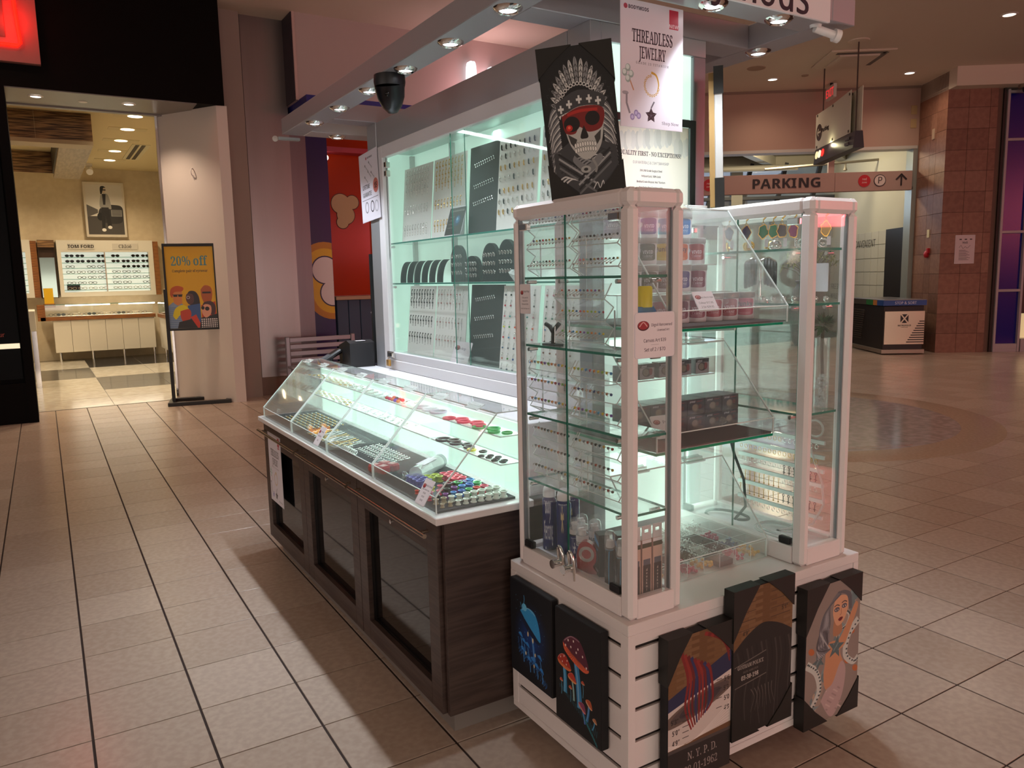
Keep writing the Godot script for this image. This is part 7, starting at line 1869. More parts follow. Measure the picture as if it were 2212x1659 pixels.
func wall_goods() -> void:
	var wc := mt(hx("e9e9e4"), 0.55)
	var dk := mt(hx("3b3d3c"), 0.8)
	# [label, z0, z1, level]
	var up := [["leftmost upper white card", -1.228, -0.845], ["second upper white card", -0.828, -0.45], ["third upper white card", -0.125, 0.215], ["fourth upper white card", 0.24, 0.6]]
	var lo := [["leftmost lower white card", -1.185, -0.835], ["second lower white card", -0.822, -0.46], ["third lower white card", -0.1, 0.215], ["fourth lower white card", 0.25, 0.6]]
	var px := func(y: float, yb: float, yt: float, xb: float, xt: float) -> float: return lerpf(xb, xt, (y - yb) / (yt - yb)) - 0.003
	for c in 4:
		card("%s of jewellery in the display window" % up[c][0], up[c][1], up[c][2], 1.882, 2.302, 1.85, 1.885, wc)
		card("%s of jewellery in the display window" % lo[c][0], lo[c][1], lo[c][2], 1.228, 1.625, 1.835, 1.875, wc)
	card("upper dark board with rows of tiny studs in the display window", -0.44, -0.14, 1.882, 2.31, 1.87, 1.9, dk)
	card("lower dark board with rows of tiny studs in the display window", -0.45, -0.115, 1.228, 1.63, 1.855, 1.89, dk)
	# belly rings on the two left upper cards and on all lower cards
	for c in 2:
		var ys := [2.283, 2.238, 2.193, 2.082, 1.973]
		for r in 5:
			for k in 9:
				var z: float = up[c][1] + 0.042 + k * 0.0365
				var kd := "s" if c == 0 else "g"
				solo("belly_ring", "%s curved belly ring, %s row of the %s" % [["silver", "gold"][c], ROWS[r] if r < 4 else "lowest", up[c][0]], "belly ring", belly(kd, "", [0.0, 0.018, 0.03, 0.016, 0.03][(r + (k % 2) * (1 if r < 3 else 0)) % 5]), null, V(px.call(ys[r], 1.882, 2.302, 1.85, 1.885), ys[r], z), 0.0, "belly rings on the upper white cards")
	var ck := ["b", "s", "g", "s", "g", "s", "g"]
	for c in 2:
		for r in 7:
			var y: float = [2.272, 2.229, 2.179, 2.129, 2.073, 2.025, 1.977][r]
			for k in (8 if c == 0 else 4):
				var kd: String = ck[r] if (k * 3 + r) % 4 else "b"
				solo("hoop_ring", "small hinged hoop ring, %s row of the %s" % [ROWS[r], up[2 + c][0]], "hoop ring", clicker(kd), null, V(px.call(y, 1.882, 2.302, 1.85, 1.885) - 0.002, y, up[2 + c][1] + 0.03 + k * 0.04), 0.0, "hoop rings on the upper white cards")
	for c in 2:
		var ys := [1.602, 1.555, 1.452, 1.355]
		for r in 4:
			for k in 9:
				var z: float = lo[c][1] + 0.03 + k * 0.036
				solo("belly_ring", "%s curved belly ring, %s row of the %s" % [["black", "rose and silver"][c], ROWS[r] if r < 3 else "lowest", lo[c][0]], "belly ring", belly("b" if c == 0 else "s", "" if c == 0 else ["c9a09a", "b07a76", ""][k % 3], [0.012, 0.03, 0.03, 0.06][r] * (1.0 if k % 3 else 0.6)), null, V(px.call(ys[r], 1.228, 1.625, 1.835, 1.875), ys[r], z), 0.0, "belly rings on the lower white cards")
	var cc := [["2a3a58", "1c1a20"], ["c43a4a", "c43a4a", "2c2a30"], ["d87a8a", "3a9a9a", "c98a9a"], ["d2d23a", "3a9a4a", "e05a3a"], ["c43a4a", "3a7a9a", "c43a4a"], ["4a6a8a", "8a8a94"], ["d89a8a", "4aa04a", "3a5a9a"], ["8a8a94", "6a6a74"]]
	for c in 2:
		for r in 8:
			var y := 1.605 - r * 0.0498
			for k in (6 if c == 0 else 5):
				var col: String = cc[r][k % cc[r].size()]
				if c == 1: col = ["c97a8a", "1c1a20", "3a8a7a", "4a7ab0", "1c1a20", "8a5a4a", "d8c23a", "6a6a74"][r]
				solo("belly_ring", "coloured belly ring, %s row of the %s" % [["top", "second", "third", "fourth", "fifth", "sixth", "seventh", "lowest"][r], lo[2 + c][0]], "belly ring", belly("s", col, 0.0), null, V(px.call(y, 1.228, 1.625, 1.835, 1.875), y, lo[2 + c][1] + 0.028 + k * 0.05), 0.0, "coloured belly rings on the lower white cards")
	# studs on the dark boards
	var sm := surf([MB.new().ball(V(-0.004, 0, 0), 0.0042, 7).ball(V(-0.002, -0.012, 0.002), 0.0036, 6).bar(V(-0.003, 0, 0), V(-0.002, -0.012, 0.002), 0.0012, 5), mt(hx("f2f4f4"), 0.12, 0.9)])
	for b in 2:
		for r in 3:
			var y: float = [[2.222, 2.118, 2.035], [1.56, 1.463, 1.372]][b][r]
			for k in 10:
				solo("stud", "tiny silver stud, %s row of the %s dark board" % [["top", "middle", "bottom"][r], ["upper", "lower"][b]], "stud", sm, null, V((1.868 if b == 0 else 1.852) + (y - [1.882, 1.228][b]) * 0.08, y + 0.002 * k, -0.385 + k * 0.0205), 0.0, "studs on the dark boards")
	# small sign cards leaning in the case
	var ga := Art.new(190, 200, hx("2a2828"), 1.0, 1.05)
	ga.text("Wear on the Wild Side", 0.5, 0.12, 0.07, hx("d8d4cc"), "Droid Serif", false, 0.8).ell(0.62, 0.5, 0.2, 0.22, hx("123a5a")).ell(0.62, 0.48, 0.12, 0.14, hx("2a6a9a")).ell(0.6, 0.45, 0.05, 0.06, hx("8ac4e0"))
	for k in 4: ga.line([v2(0.12, 0.35 + k * 0.14), v2(0.4, 0.35 + k * 0.14)], 0.018, hx("8a8680"))
	price_card("dark printed card with a blue gem leaning on the upper glass shelf", ga.mat(0.3), 0.185, 0.15, Transform3D(Basis(Vector3.UP, -PI / 2) * Basis(Vector3.RIGHT, -0.3), V(1.815, 1.952, -0.47)))
	price_card("white price card leaning on the display window's floor", price_art([["Nipple Rings", 0.4, 0.3, 0.1], ["Steel from $29.95", 0.5, 0.75, 0.06]]), 0.185, 0.12, Transform3D(Basis(Vector3.UP, -PI / 2) * Basis(Vector3.RIGHT, -0.35), V(1.805, 1.283, -0.43)))
	# black arched ring stands on the middle shelf
	for k in 6:
		var t := thing("ring_stand", "black arched ring stand on the middle shelf, %s from the left" % ["first", "second", "third", "fourth", "fifth", "sixth"][k], "jewellery stand", V(1.83, 1.6445, -1.14 + k * 0.098))
		var p := MB.new()
		for q in 9:
			var a0 := PI * 0.5 * q / 9.0
			var a1 := PI * 0.5 * (q + 1) / 9.0
			var r0 := V(-0.0, sin(a0) * 0.12, -0.055 + (1.0 - cos(a0)) * 0.1)
			var r1 := V(-0.0, sin(a1) * 0.12, -0.055 + (1.0 - cos(a1)) * 0.1)
			p.quad(r0 + V(-0.016, 0, 0), r1 + V(-0.016, 0, 0), r1 + V(0.016, 0, 0), r0 + V(0.016, 0, 0))
			p.quad(r0 + V(-0.016, 0, 0.012), r0 + V(0.016, 0, 0.012), r1 + V(0.016, 0, 0.012), r1 + V(-0.016, 0, 0.012))
			p.quad(r0 + V(-0.016, 0, 0.012), r1 + V(-0.016, 0, 0.012), r1 + V(-0.016, 0, 0), r0 + V(-0.016, 0, 0))
			p.quad(r0 + V(0.016, 0, 0), r1 + V(0.016, 0, 0), r1 + V(0.016, 0, 0.012), r0 + V(0.016, 0, 0.012))
		part(t, "arch", p, M.blackm)
		for q in 4:
			var a0 := PI * (0.1 + 0.1 * q)
			part(t, "ring", MB.new().ring(V(0.0, sin(a0) * 0.12, -0.06 + (1.0 - cos(a0)) * 0.1), 0.006, 0.0016, V(1, 0.2, 0), 10, 5), M.chrome)
	for k in 4:
		var t := thing("ring_stand", "wide black domed ring stand on the middle shelf, %s of four" % ["first", "second", "third", "last"][k], "jewellery stand", V(1.86, 1.6445, -0.53 + k * 0.155 + (0.03 if k > 1 else 0.0)))
		var hh: float = [0.19, 0.13, 0.185, 0.195][k]
		var pts := [v2(-0.075, 0)]
		for q in 13: pts.append(Vector2(-cos(PI * q / 12.0) * 0.075, hh * 0.55 + sin(PI * q / 12.0) * hh * 0.45))
		pts.append(v2(0.075, 0))
		part(t, "dome", MB.new().at(Transform3D(Basis(Vector3.UP, -PI / 2), Vector3.ZERO)).prism(PackedVector2Array(pts), -0.01, 0.01), mt(hx("161518"), 0.5))
		for r in 3:
			for q in 5: part(t, "ring", MB.new().ring(V(-0.014, hh * (0.25 + 0.22 * r), -0.05 + q * 0.025), 0.008, 0.002, V(1, 0, 0.2), 10, 5).ball(V(-0.018, hh * (0.25 + 0.22 * r) + 0.008, -0.05 + q * 0.025), 0.004, 6), M.chrome)
	var gem := MB.new().lathe([v2(0.0, 0.0), v2(0.03, 0.03), v2(0.034, 0.038), v2(0.024, 0.05), v2(0.0, 0.052)], 10)
	var gm := solo("crystal_gem", "large clear cut crystal on the middle shelf by the left tower", "crystal", gem, glass(hx("f4f8f8"), 0.35), V(1.80, 1.6445, 0.115))
	gm.rotation.x = 0.3

func case_goods() -> void:
	var rng := RandomNumberGenerator.new()
	rng.seed = 21
	var by := 0.8622
	# far case: ranks of gold and silver pins on black velvet
	var pin := func(m: Material) -> ArrayMesh: return surf([MB.new().ball(V(0, 0.005, 0), 0.0055, 7).bar(V(0, 0, 0), V(0, 0.005, 0), 0.0016, 5), m])
	var pins := [pin.call(M.gold), pin.call(M.chrome)]
	for i in 9:
		for j in 20:
			var z := -1.52 + j * 0.0255
			if z > -1.0: break
			solo("stud_pin", "tiny %s stud pin, %s rank from the front of the far counter case" % ["gold" if (i * 3 + j) % 3 else "silver", ["first", "second", "third", "fourth", "fifth", "sixth", "seventh", "eighth", "last"][i]], "stud", pins[0 if (i * 3 + j) % 3 else 1], null, V(1.15 + i * 0.0265, by, z + 0.006 * (i % 2)), 0.0, "stud pins in the far counter case")
	# second case: chains, gold leaf clusters
	for k in 16:
		var z := -0.97 + k * 0.031
		var pts := []
		for q in 9: pts.append(V(1.3 - q * 0.021 - 0.004 * k * 0.1, by + 0.003, z + 0.012 * sin(q * 1.1 + k) + q * 0.0035))
		solo("bracelet_chain", "%s chain laid on black velvet in the second counter case" % ("gold" if k % 5 in [1, 2] else "silver"), "chain", MB.new().tube(pts, 0.0026, 5), M.gold if k % 5 in [1, 2] else M.chrome, V(0, 0, 0), 0.0, "chains in the second counter case")
	for e in [[V(1.2, by, -0.93), 0], [V(1.17, by, -0.74), 1], [V(1.2, by, -0.55), 0]]:
		var o := MB.new()
		for q in 40: o.ball(V(rng.randf_range(-0.035, 0.035), 0.003, rng.randf_range(-0.06, 0.06)), 0.004, 5)
		solo("gold_cluster", "cluster of gold leaf jewellery on velvet, %s" % ("at the case's far end" if e[0].z < -0.9 else "mid case" if e[0].z < -0.7 else "by the red cube tray"), "jewellery", o, M.gold, e[0])
	var twist := MB.new()
	for q in 14: twist.ring(V(0.0 + 0.004 * sin(q * 2.0), 0.012, -0.06 + q * 0.009), 0.011, 0.0025, V(0.2, 0.3, 1), 9, 5)
	solo("silver_cluster", "jumble of silver charms at the front of the third counter case", "jewellery", twist, M.chrome, V(1.16, by, -0.35))
	# third case: rows of tapers and spoons
	var tap := surf([MB.new().tube([V(0, 0.004, 0), V(-0.012, 0.006, 0.004), V(-0.026, 0.004, 0.003)], 0.0042, 6, false, 0.001).ball(V(0.002, 0.006, 0), 0.0055, 7), M.chrome])
	for r in 4:
		for k in 13:
			solo("silver_taper", "silver ear taper on black velvet in the third counter case, %s rank from the riser" % ["first", "second", "third", "last"][r], "taper", tap, null, V(1.33 - r * 0.036, by, -0.42 + k * 0.03 + r * 0.008), 0.0, "silver tapers in the third counter case")
	var rt := thing("red_tray", "red translucent cube tray at the edge of the third counter case", "tray", V(1.155, by, 0.08), 0.35)
	for i in 2:
		for j in 2: part(rt, "cell", MB.new().box(V(-0.026 + i * 0.052, 0.018, -0.026 + j * 0.052), V(0.048, 0.034, 0.048), 0.008), mt(hx("b3141f"), 0.2))
	# nearest case: plugs of silicone and acrylic
	var cy := thing("clear_jar", "clear cylindrical jar lying on its side in the nearest counter case", "jar", V(1.275, by + 0.031, 0.25))
	part(cy, "tube", MB.new().at(Transform3D(Basis(Vector3.RIGHT, PI / 2) , V(0, 0, 0))).lathe([v2(0.0, -0.11), v2(0.03, -0.11), v2(0.03, 0.1), v2(0.0, 0.1)], 24), glass(hx("eef4f2"), 0.3))
	part(cy, "lid", MB.new().at(Transform3D(Basis(Vector3.RIGHT, PI / 2) , V(0, 0, 0))).lathe([v2(0.0, -0.13), v2(0.0305, -0.13), v2(0.0305, -0.105), v2(0.0, -0.105)], 24), mt(hx("6d7476"), 0.3))
	part(cy, "label", MB.new().b2(V(-0.02, 0.0285, -0.06), V(0.02, 0.0295, 0.06)), M.paper)
	cy.rotation.y = -0.9
	var plug := func(r: float, h: float, c: String) -> ArrayMesh:
		return surf([MB.new().lathe([v2(0.0, 0.0), v2(r, 0.0), v2(r * 0.98, h * 0.16), v2(r * 0.72, h * 0.28), v2(r * 0.72, h * 0.72), v2(r * 0.98, h * 0.84), v2(r, h), v2(r * 0.72, h), v2(r * 0.6, h * 0.7), v2(0.0, h * 0.7)], 14), mt(hx(c), 0.35)])
	for r in 2:
		for k in 9:
			var q: float = [0.0085, 0.011][r] + 0.0008 * k
			solo("white_plug", "white flared ear plug, %s row, %s from the front" % [["front", "second"][r], ["first", "second", "third", "fourth", "fifth", "sixth", "seventh", "eighth", "last"][k]], "ear plug", plug.call(q, q * 1.7, "e4ebe2" if k > 1 else "b9a88c"), null, V(1.125 + k * 0.0305, by, 0.695 - r * 0.052 + k * 0.0015), 0.0, "white ear plugs")
	var pal := ["d82a5a", "e23a6a", "2f6fd0", "1c1a20", "d8d83a", "3ac06a", "8a2f9a", "e25a7a", "d8352c", "4a9ae0"]
	for r in 3:
		for k in 8:
			var q := 0.0085 + 0.0012 * k
			var c: String = pal[(k * 3 + r * 4) % 10]
			solo("coloured_plug", "%s ear plug in the nearest case, %s coloured row, %s from the front" % [{"d82a5a": "crimson", "e23a6a": "hot pink", "2f6fd0": "blue", "1c1a20": "black", "d8d83a": "yellow", "3ac06a": "green", "8a2f9a": "purple", "e25a7a": "pink", "d8352c": "red", "4a9ae0": "sky blue"}[c], ["first", "second", "third"][r], ["first", "second", "third", "fourth", "fifth", "sixth", "seventh", "last"][k]], "ear plug", plug.call(q, q * 1.7, c), null, V(1.125 + k * 0.031, by, 0.59 - r * 0.056 + k * 0.003), 0.0, "coloured ear plugs")
	for e in [["silicone_tray", "pink tray of round silicone plugs in the nearest counter case", "ef4a6a", V(1.325, by, 0.385), 4, 2], ["silicone_tray", "lilac tray of round silicone plugs in the nearest counter case", "6a62b0", V(1.195, by, 0.34), 4, 2], ["silicone_tray", "lime green tray of round silicone plugs in the nearest counter case", "b4c23a", V(1.255, by, 0.385), 2, 2]]:
		var t := thing(e[0], e[1], "tray", e[3])
		for i in e[5]:
			for j in e[4]: part(t, "plug", plug.call(0.0165, 0.024, e[2]) as ArrayMesh).position = V(i * 0.034 - 0.017, 0, j * 0.034 - 0.05)
	for e in [[V(1.29, by, 0.5), "3fb85a", "green"], [V(1.325, by, 0.51), "3f86c8", "blue"], [V(1.36, by, 0.53), "e0e6e0", "clear"], [V(1.25, by, 0.49), "3a3a44", "charcoal"]]:
		solo("silicone_plug", "wide %s silicone plug in the nearest counter case" % e[2], "ear plug", plug.call(0.019, 0.026, e[1]), null, e[0])
	# shelves of the riser: rings, hoops and clusters
	var sy := [1.0942, 0.9902]
	var tor := func(R: float, r: float, m: Material) -> ArrayMesh: return surf([MB.new().ring(V(0, r, 0), R, r, V(0, 1, 0), 16, 6), m])
	var gm := [tor.call(0.008, 0.0018, M.gold), tor.call(0.008, 0.0018, M.chrome), tor.call(0.012, 0.0016, M.chrome)]
	var nz := ["upper", "lower"]
	for s in 2:
		for k in 46:
			solo("ear_ring", "small gold or silver ring on the %s shelf of the far cases" % nz[s], "ring", gm[(k * 7 + s) % 2 if k < 40 else 2], null, V(1.36 + 0.075 * fmod(k * 0.618, 1.0), sy[s], -1.6 + k * 0.0165), rng.randf(), "rings on the %s shelf of the far cases" % nz[s])
		for k in 22:
			var o := solo("silver_hoop", "thin silver hoop on the %s shelf of the middle cases" % nz[s], "hoop", gm[2], null, V(1.36 + 0.07 * fmod(k * 0.618, 1.0), sy[s] + 0.002 * (k % 3), -0.8 + k * 0.03), 0.0, "silver hoops on the %s shelf" % nz[s])
			o.rotation.z = 0.12 * (k % 3)
	var hoop := func(c: String, R: float, r: float, p: Vector3, lab: String): solo("silicone_hoop", lab, "hoop", tor.call(R, r, mt(hx(c), 0.3)), null, p)
	for k in 5: hoop.call("e8224e", 0.024, 0.0055, V(1.36 + 0.05 * fmod(k * 0.618, 1.0), sy[0], 0.3 + k * 0.052), "hot pink silicone hoop on the nearest case's upper shelf, %s from the far end" % ["first", "second", "third", "fourth", "fifth"][k])
	for k in 4: hoop.call("1fae4e", [0.026, 0.024, 0.02, 0.017][k], 0.005, V(1.365 + 0.03 * (k % 2), sy[0] + 0.0002, [0.545, 0.6, 0.655, 0.7][k]), "bright green silicone hoop on the nearest case's upper shelf, %s" % ["largest at the back", "second", "third", "smallest at the near end"][k])
	for k in 3: hoop.call("b9b2c6", 0.034, 0.006, V(1.39, sy[0], -0.02 + k * 0.08), "pale lilac hoop on the upper shelf, %s of three" % ["far one", "middle one", "near one"][k])
	for k in 9:
		var c: String = ["c4202c", "e8562c", "d82a6a", "1c1a20", "e8702c", "c43a2c", "6a3ac0", "e23a3a", "f08a3a"][k]
		solo("bead_plug", "bright bead cluster on the upper shelf, %s along" % ["first", "second", "third", "fourth", "fifth", "sixth", "seventh", "eighth", "ninth"][k], "bead", surf([MB.new().ball(V(0, 0.009, 0), 0.011, 9, 0.8), mt(hx(c), 0.25)]), null, V(1.36 + 0.03 * (k % 2), sy[0], -0.36 + k * 0.017))
	for k in 7: hoop.call(["1f1b1c", "3a241c", "241c20", "1a1a1c", "2c2422", "c8b83a", "1a1a1c"][k], [0.03, 0.026, 0.024, 0.018, 0.02, 0.016, 0.014][k], [0.006, 0.006, 0.005, 0.005, 0.005, 0.005, 0.004][k], V(1.37 + 0.04 * fmod(k * 0.618, 1.0), sy[1], 0.22 + k * 0.048), ["black hoop on the lower shelf, first along", "brown hoop on the lower shelf, second along", "black hoop on the lower shelf, third along", "black hoop on the lower shelf, fourth along", "brown hoop on the lower shelf, fifth along", "yellow-green hoop on the lower shelf", "small black hoop on the lower shelf beside the yellow-green one"][k])
	for k in 8:
		solo("black_ring", "small black ring at the lower shelf's near end", "ring", tor.call(0.011, 0.003, M.blackm), null, V(1.355 + 0.05 * fmod(k * 0.618, 1.0), sy[1] + 0.001 * (k % 2), 0.57 + k * 0.019), 0.0, "black rings at the lower shelf's near end")
	for e in [[0, V(1.066, 0.93, -0.5), "small price card clipped to the second counter case"], [1, V(1.066, 0.925, 0.68), "price card for acrylic plugs clipped to the nearest counter case"]]:
		price_card(e[2], price_art([["Acrylic & Silicone", 0.66, 0.28, 0.08], ["Plugs, Tunnels & Tapers", 0.5, 0.48, 0.06], ["$14.95", 0.5, 0.65, 0.08], ["$16.95", 0.5, 0.82, 0.08], ["$19.95", 0.5, 1.0, 0.08]] if e[0] == 1 else [["Steel Rings", 0.66, 0.3, 0.08], ["Mix & Match", 0.5, 0.6, 0.1], ["$14", 0.5, 0.9, 0.12]], 150, 180, 1.2), 0.075, 0.095, Transform3D(Basis(Vector3.UP, -PI / 2) * Basis(Vector3.RIGHT, -0.55), e[1]))

func glasses_mesh(sun: bool, c: Color) -> ArrayMesh:
	var a := MB.new()
	var b := MB.new()
	for s in [-1, 1]:
		a.at(Transform3D(Basis().scaled(V(1.0, 0.75, 1.0)), V(s * 0.046, 0, 0))).ring(V(0, 0, 0), 0.036, 0.006, V(0, 0, 1), 12, 4)
		b.at(Transform3D(Basis().scaled(V(1.0, 0.75, 1.0)), V(s * 0.046, 0, 0))).prism(_circ(0.034, 12), -0.003, 0.003)
		a.at(Transform3D()).bar(V(s * 0.08, 0.014, 0), V(s * 0.088, 0.012, -0.08), 0.005, 4)
	a.bar(V(-0.014, 0.01, 0), V(0.014, 0.01, 0), 0.006, 4)
	return surf([a, mt(c, 0.3), b, mt(hx("17151a"), 0.15)]) if sun else surf([a, mt(c, 0.3)])

func store_goods() -> void:
	# photo on the back wall
	var ph := thing("framed_photo", "framed black and white photo of a person by a car on the shop's back wall", "picture", V(1.49, 3.4, -17.39))
	part(ph, "box_frame", MB.new().b2(V(-0.42, -0.62, 0.0), V(0.42, 0.62, 0.14), 0.01), mt(hx("cfc6b8"), 0.4))
	var a := Art.new(210, 320, hx("cfcac2"), 1.0, 1.5)
	a.rect(0, 0.95, 1, 1.5, hx("4a4644")).poly([v2(0, 0.6), v2(0.3, 0.75), v2(0.3, 0.85), v2(0, 0.98)], hx("5a5654"))
	a.blob([v2(0.3, 0.95), v2(0.34, 0.75), v2(0.5, 0.62), v2(0.75, 0.6), v2(0.97, 0.66), v2(1.0, 0.95), v2(0.9, 1.15), v2(0.5, 1.15)], hx("2b2a2c")).rect(0.66, 0.75, 0.96, 0.95, hx("8a8886"))
	for k in 5: a.rect(0.68, 0.77 + k * 0.036, 0.94, 0.785 + k * 0.036, hx("2a2a2c"))
	a.ell(0.36, 0.96, 0.09, 0.12, hx("111113"))
	a.blob([v2(0.4, 0.32), v2(0.5, 0.26), v2(0.62, 0.32), v2(0.68, 0.7), v2(0.6, 0.72), v2(0.4, 0.72), v2(0.36, 0.6)], hx("9a9894")).poly([v2(0.4, 0.68), v2(0.6, 0.68), v2(0.66, 1.3), v2(0.55, 1.3), v2(0.5, 0.9), v2(0.46, 1.32), v2(0.38, 1.3)], hx("1c1b1d"))
	a.ell(0.49, 0.16, 0.07, 0.09, hx("c9b8a8")).blob([v2(0.4, 0.16), v2(0.42, 0.06), v2(0.5, 0.04), v2(0.56, 0.09), v2(0.5, 0.1), v2(0.45, 0.26), v2(0.41, 0.28)], hx("1a1818")).rect(0.44, 0.14, 0.56, 0.17, hx("151315")).poly([v2(0.45, 0.28), v2(0.55, 0.28), v2(0.52, 0.6), v2(0.46, 0.6)], hx("222024"))
	a.ell(0.43, 1.36, 0.06, 0.05, hx("e6e2dc")).ell(0.6, 1.28, 0.06, 0.05, hx("e6e2dc"))
	plate(ph, "print", a.mat(0.4), 0.74, 1.12, xf(V(0, 0, 0.141)))
	# wall cabinets of eyewear
	var cw := mt(hx("d8d3c8"), 0.45)
	var cab := func(x0: float, x1: float, lab: String) -> Node3D:
		var t := thing("eyewear_cabinet", lab, "cabinet", V(x0, 1.44, -17.38))
		var w := x1 - x0
		for e in [[0, 0, w, 0.1], [0, 1.0, w, 1.26], [0, 0.1, 0.08, 1.0], [w - 0.1, 0.1, w, 1.0]]: part(t, "frame_panel", MB.new().b2(V(e[0], e[1], 0.0), V(e[2], e[3], 0.3)), cw)
		part(t, "lit_back", MB.new().b2(V(0.08, 0.1, 0.02), V(w - 0.1, 1.0, 0.04)), mt(hx("e8f0e4"), 0.5, 0.0, 0.55))
		part(t, "side_board", MB.new().b2(V(w, 0.0, 0.0), V(w + 0.12, 1.24, 0.28)), M.wood)
		for k in 7: part(t, "glass_shelf", gbox(V(0.08, 0.14 + k * 0.122, 0.05), V(w - 0.1, 0.15 + k * 0.122, 0.24), M.pane, M.gedge))
		return t
	var c1: Node3D = cab.call(0.44, 2.4, "white lit eyewear cabinet with two brand signs on the back wall")
	part(c1, "divider", MB.new().b2(V(0.93, 0.1, 0.04), V(0.955, 1.0, 0.28)), M.chrome)
	for e in [["TOM FORD", 0.48, false], ["Chloé", 1.38, true]]:
		part(c1, "sign_plate", MB.new().b2(V(e[1] - 0.26, 1.05, 0.3), V(e[1] + 0.27, 1.19, 0.312), 0.003), mt(hx("c9c4bb"), 0.4))
		letters(c1, "lettering", e[0], 0.075, M.black, xf(V(e[1], 1.12, 0.313)), 0.004, not e[2], "Droid Serif" if e[2] else "Droid Sans")
	part(c1, "dark_screen", MB.new().b2(V(0.14, 0.14, 0.1), V(0.4, 0.28, 0.14)), mt(hx("26262a"), 0.3))
	var sg := glasses_mesh(true, hx("1a181a"))
	var cg := glasses_mesh(false, hx("4a3a30"))
	var bg := glasses_mesh(false, hx("a89a88"))
	for s in 2:
		for r in 7:
			for k in 4:
				if (r * 3 + k + s) % 7 == 6: continue
				var m: ArrayMesh = [bg, cg, cg, cg if s else cg, sg if s else cg, sg, sg][r]
				solo("eyeglasses", "%s pair of glasses on the %s shelf of the %s half of the lit cabinet" % [["first", "second", "third", "fourth"][k], ["lowest", "second", "third", "fourth", "fifth", "sixth", "top"][r], ["left", "right"][s]], "eyeglasses", m, null, V(0.68 + s * 0.93 + k * 0.21, 1.44 + 0.15 + r * 0.122 + 0.034, -17.2), 0.0, "glasses on display in the lit cabinet")
	cab.call(-1.5, -0.06, "white lit eyewear cabinet at the far left behind the shop's entrance pier")
	for r in 7: solo("eyeglasses", "pair of glasses at the right end of the far left cabinet", "eyeglasses", sg if r > 3 else cg, null, V(-0.3, 1.44 + 0.15 + r * 0.122 + 0.034, -17.2), 0.0, "glasses in the far left cabinet")
	var mi := thing("mirror_column", "narrow dark mirror column between the eyewear cabinets", "mirror", V(0.24, 1.42, -17.38))
	part(mi, "wood_cap", MB.new().b2(V(-0.16, 1.12, 0), V(0.16, 1.28, 0.3)), M.zebra)
	part(mi, "mirror", MB.new().b2(V(-0.15, 0.02, 0.0), V(0.15, 0.9, 0.2)), mt(hx("8a9a92"), 0.08, 0.9))
	part(mi, "frame", MB.new().b2(V(-0.16, 0.0, 0.0), V(-0.145, 1.12, 0.25)).b2(V(0.145, 0.0, 0.0), V(0.16, 1.12, 0.25)).b2(V(-0.145, 0.9, 0.0), V(0.145, 1.12, 0.22)), mt(hx("3a2418"), 0.5))
	var yc := thing("counter_card", "small yellow promotional card on the shop counter", "card", V(0.2, 1.3, -17.0))
	part(yc, "card", MB.new().b2(V(-0.09, 0.0, 0), V(0.09, 0.34, 0.02)), mt(hx("dcae1a"), 0.5))
	part(yc, "block", MB.new().b2(V(-0.11, -0.08, -0.05), V(0.11, 0.0, 0.08)), M.wood)
	# the long counter
	var ct := thing("shop_counter", "white panelled glass topped counter along the shop's back wall", "counter", V(0.2, 0, -16.7))
	for k in 6: part(ct, "front_panel", MB.new().b2(V(0.03 + k * 0.34, 0.22, -0.45), V(0.365 + k * 0.34, 0.93, 0.0), 0.003), mt(hx("d6cfc2"), 0.4))
	part(ct, "wood_rail", MB.new().b2(V(-0.2, 0.93, -0.5), V(2.1, 1.01, 0.03), 0.004), M.wood)
	part(ct, "wood_end", MB.new().b2(V(-0.25, 0.93, -0.5), V(-0.1, 1.28, 0.03), 0.004), M.wood)
	part(ct, "tray_bed", MB.new().b2(V(-0.1, 1.01, -0.45), V(2.05, 1.02, 0.0)), mt(hx("d8d2c6"), 0.5))
	part(ct, "glass_front", gbox(V(-0.1, 1.02, 0.0), V(2.05, 1.27, 0.01), M.pane, M.gedge, 2))
	part(ct, "glass_top", gbox(V(-0.1, 1.27, -0.45), V(2.05, 1.28, 0.01), M.pane, M.gedge, 1))
	for k in 4: part(ct, "leg", MB.new().bar(V(0.12 + k * 0.64, 0.0, -0.2), V(0.12 + k * 0.64, 0.22, -0.2), 0.03, 10), M.chrome)
	for e in [[0.3, 1.2], [1.38, 2.15]]:
		part(ct, "lamp_tube", MB.new().b2(V(e[0], 1.235, -0.42), V(e[1], 1.265, -0.38)), mt(hx("fff4dc"), 0.5, 0.0, 4.0))
	area("counter_tube_light", V(1.4, 1.24, -16.9), V(0, -1, 0.4), 1.9, 0.05, Color(1, 0.95, 0.85), 1.0)
	for k in 13:
		solo("eyeglasses", "pair of glasses lying in the lit glass counter, %s half" % ("left" if k < 7 else "right"), "eyeglasses", [cg, sg, cg, bg][k % 4], null, V(0.25 + k * 0.15, 1.054, -16.85), 0.0, "glasses in the lit counter")
	var c2 := thing("shop_counter", "white side counter with wooden rail behind the yellow sale sign", "counter", V(2.36, 0, -16.6))
	for k in 5: part(c2, "front_panel", MB.new().b2(V(0.0, 0.22, 0.0 + k * 0.9), V(0.4, 0.93, 0.89 + k * 0.9), 0.003), mt(hx("d6cfc2"), 0.4))
	part(c2, "wood_rail", MB.new().b2(V(-0.03, 0.93, 0), V(0.45, 1.01, 4.5)), M.wood)
	part(c2, "glass_case", gbox(V(0.0, 1.01, 0), V(0.4, 1.27, 4.5), M.pane, M.gedge, 0))
	for k in 3: part(c2, "leg", MB.new().bar(V(0.06, 0.0, 0.3 + k * 1.9), V(0.06, 0.22, 0.3 + k * 1.9), 0.03, 10), M.chrome)
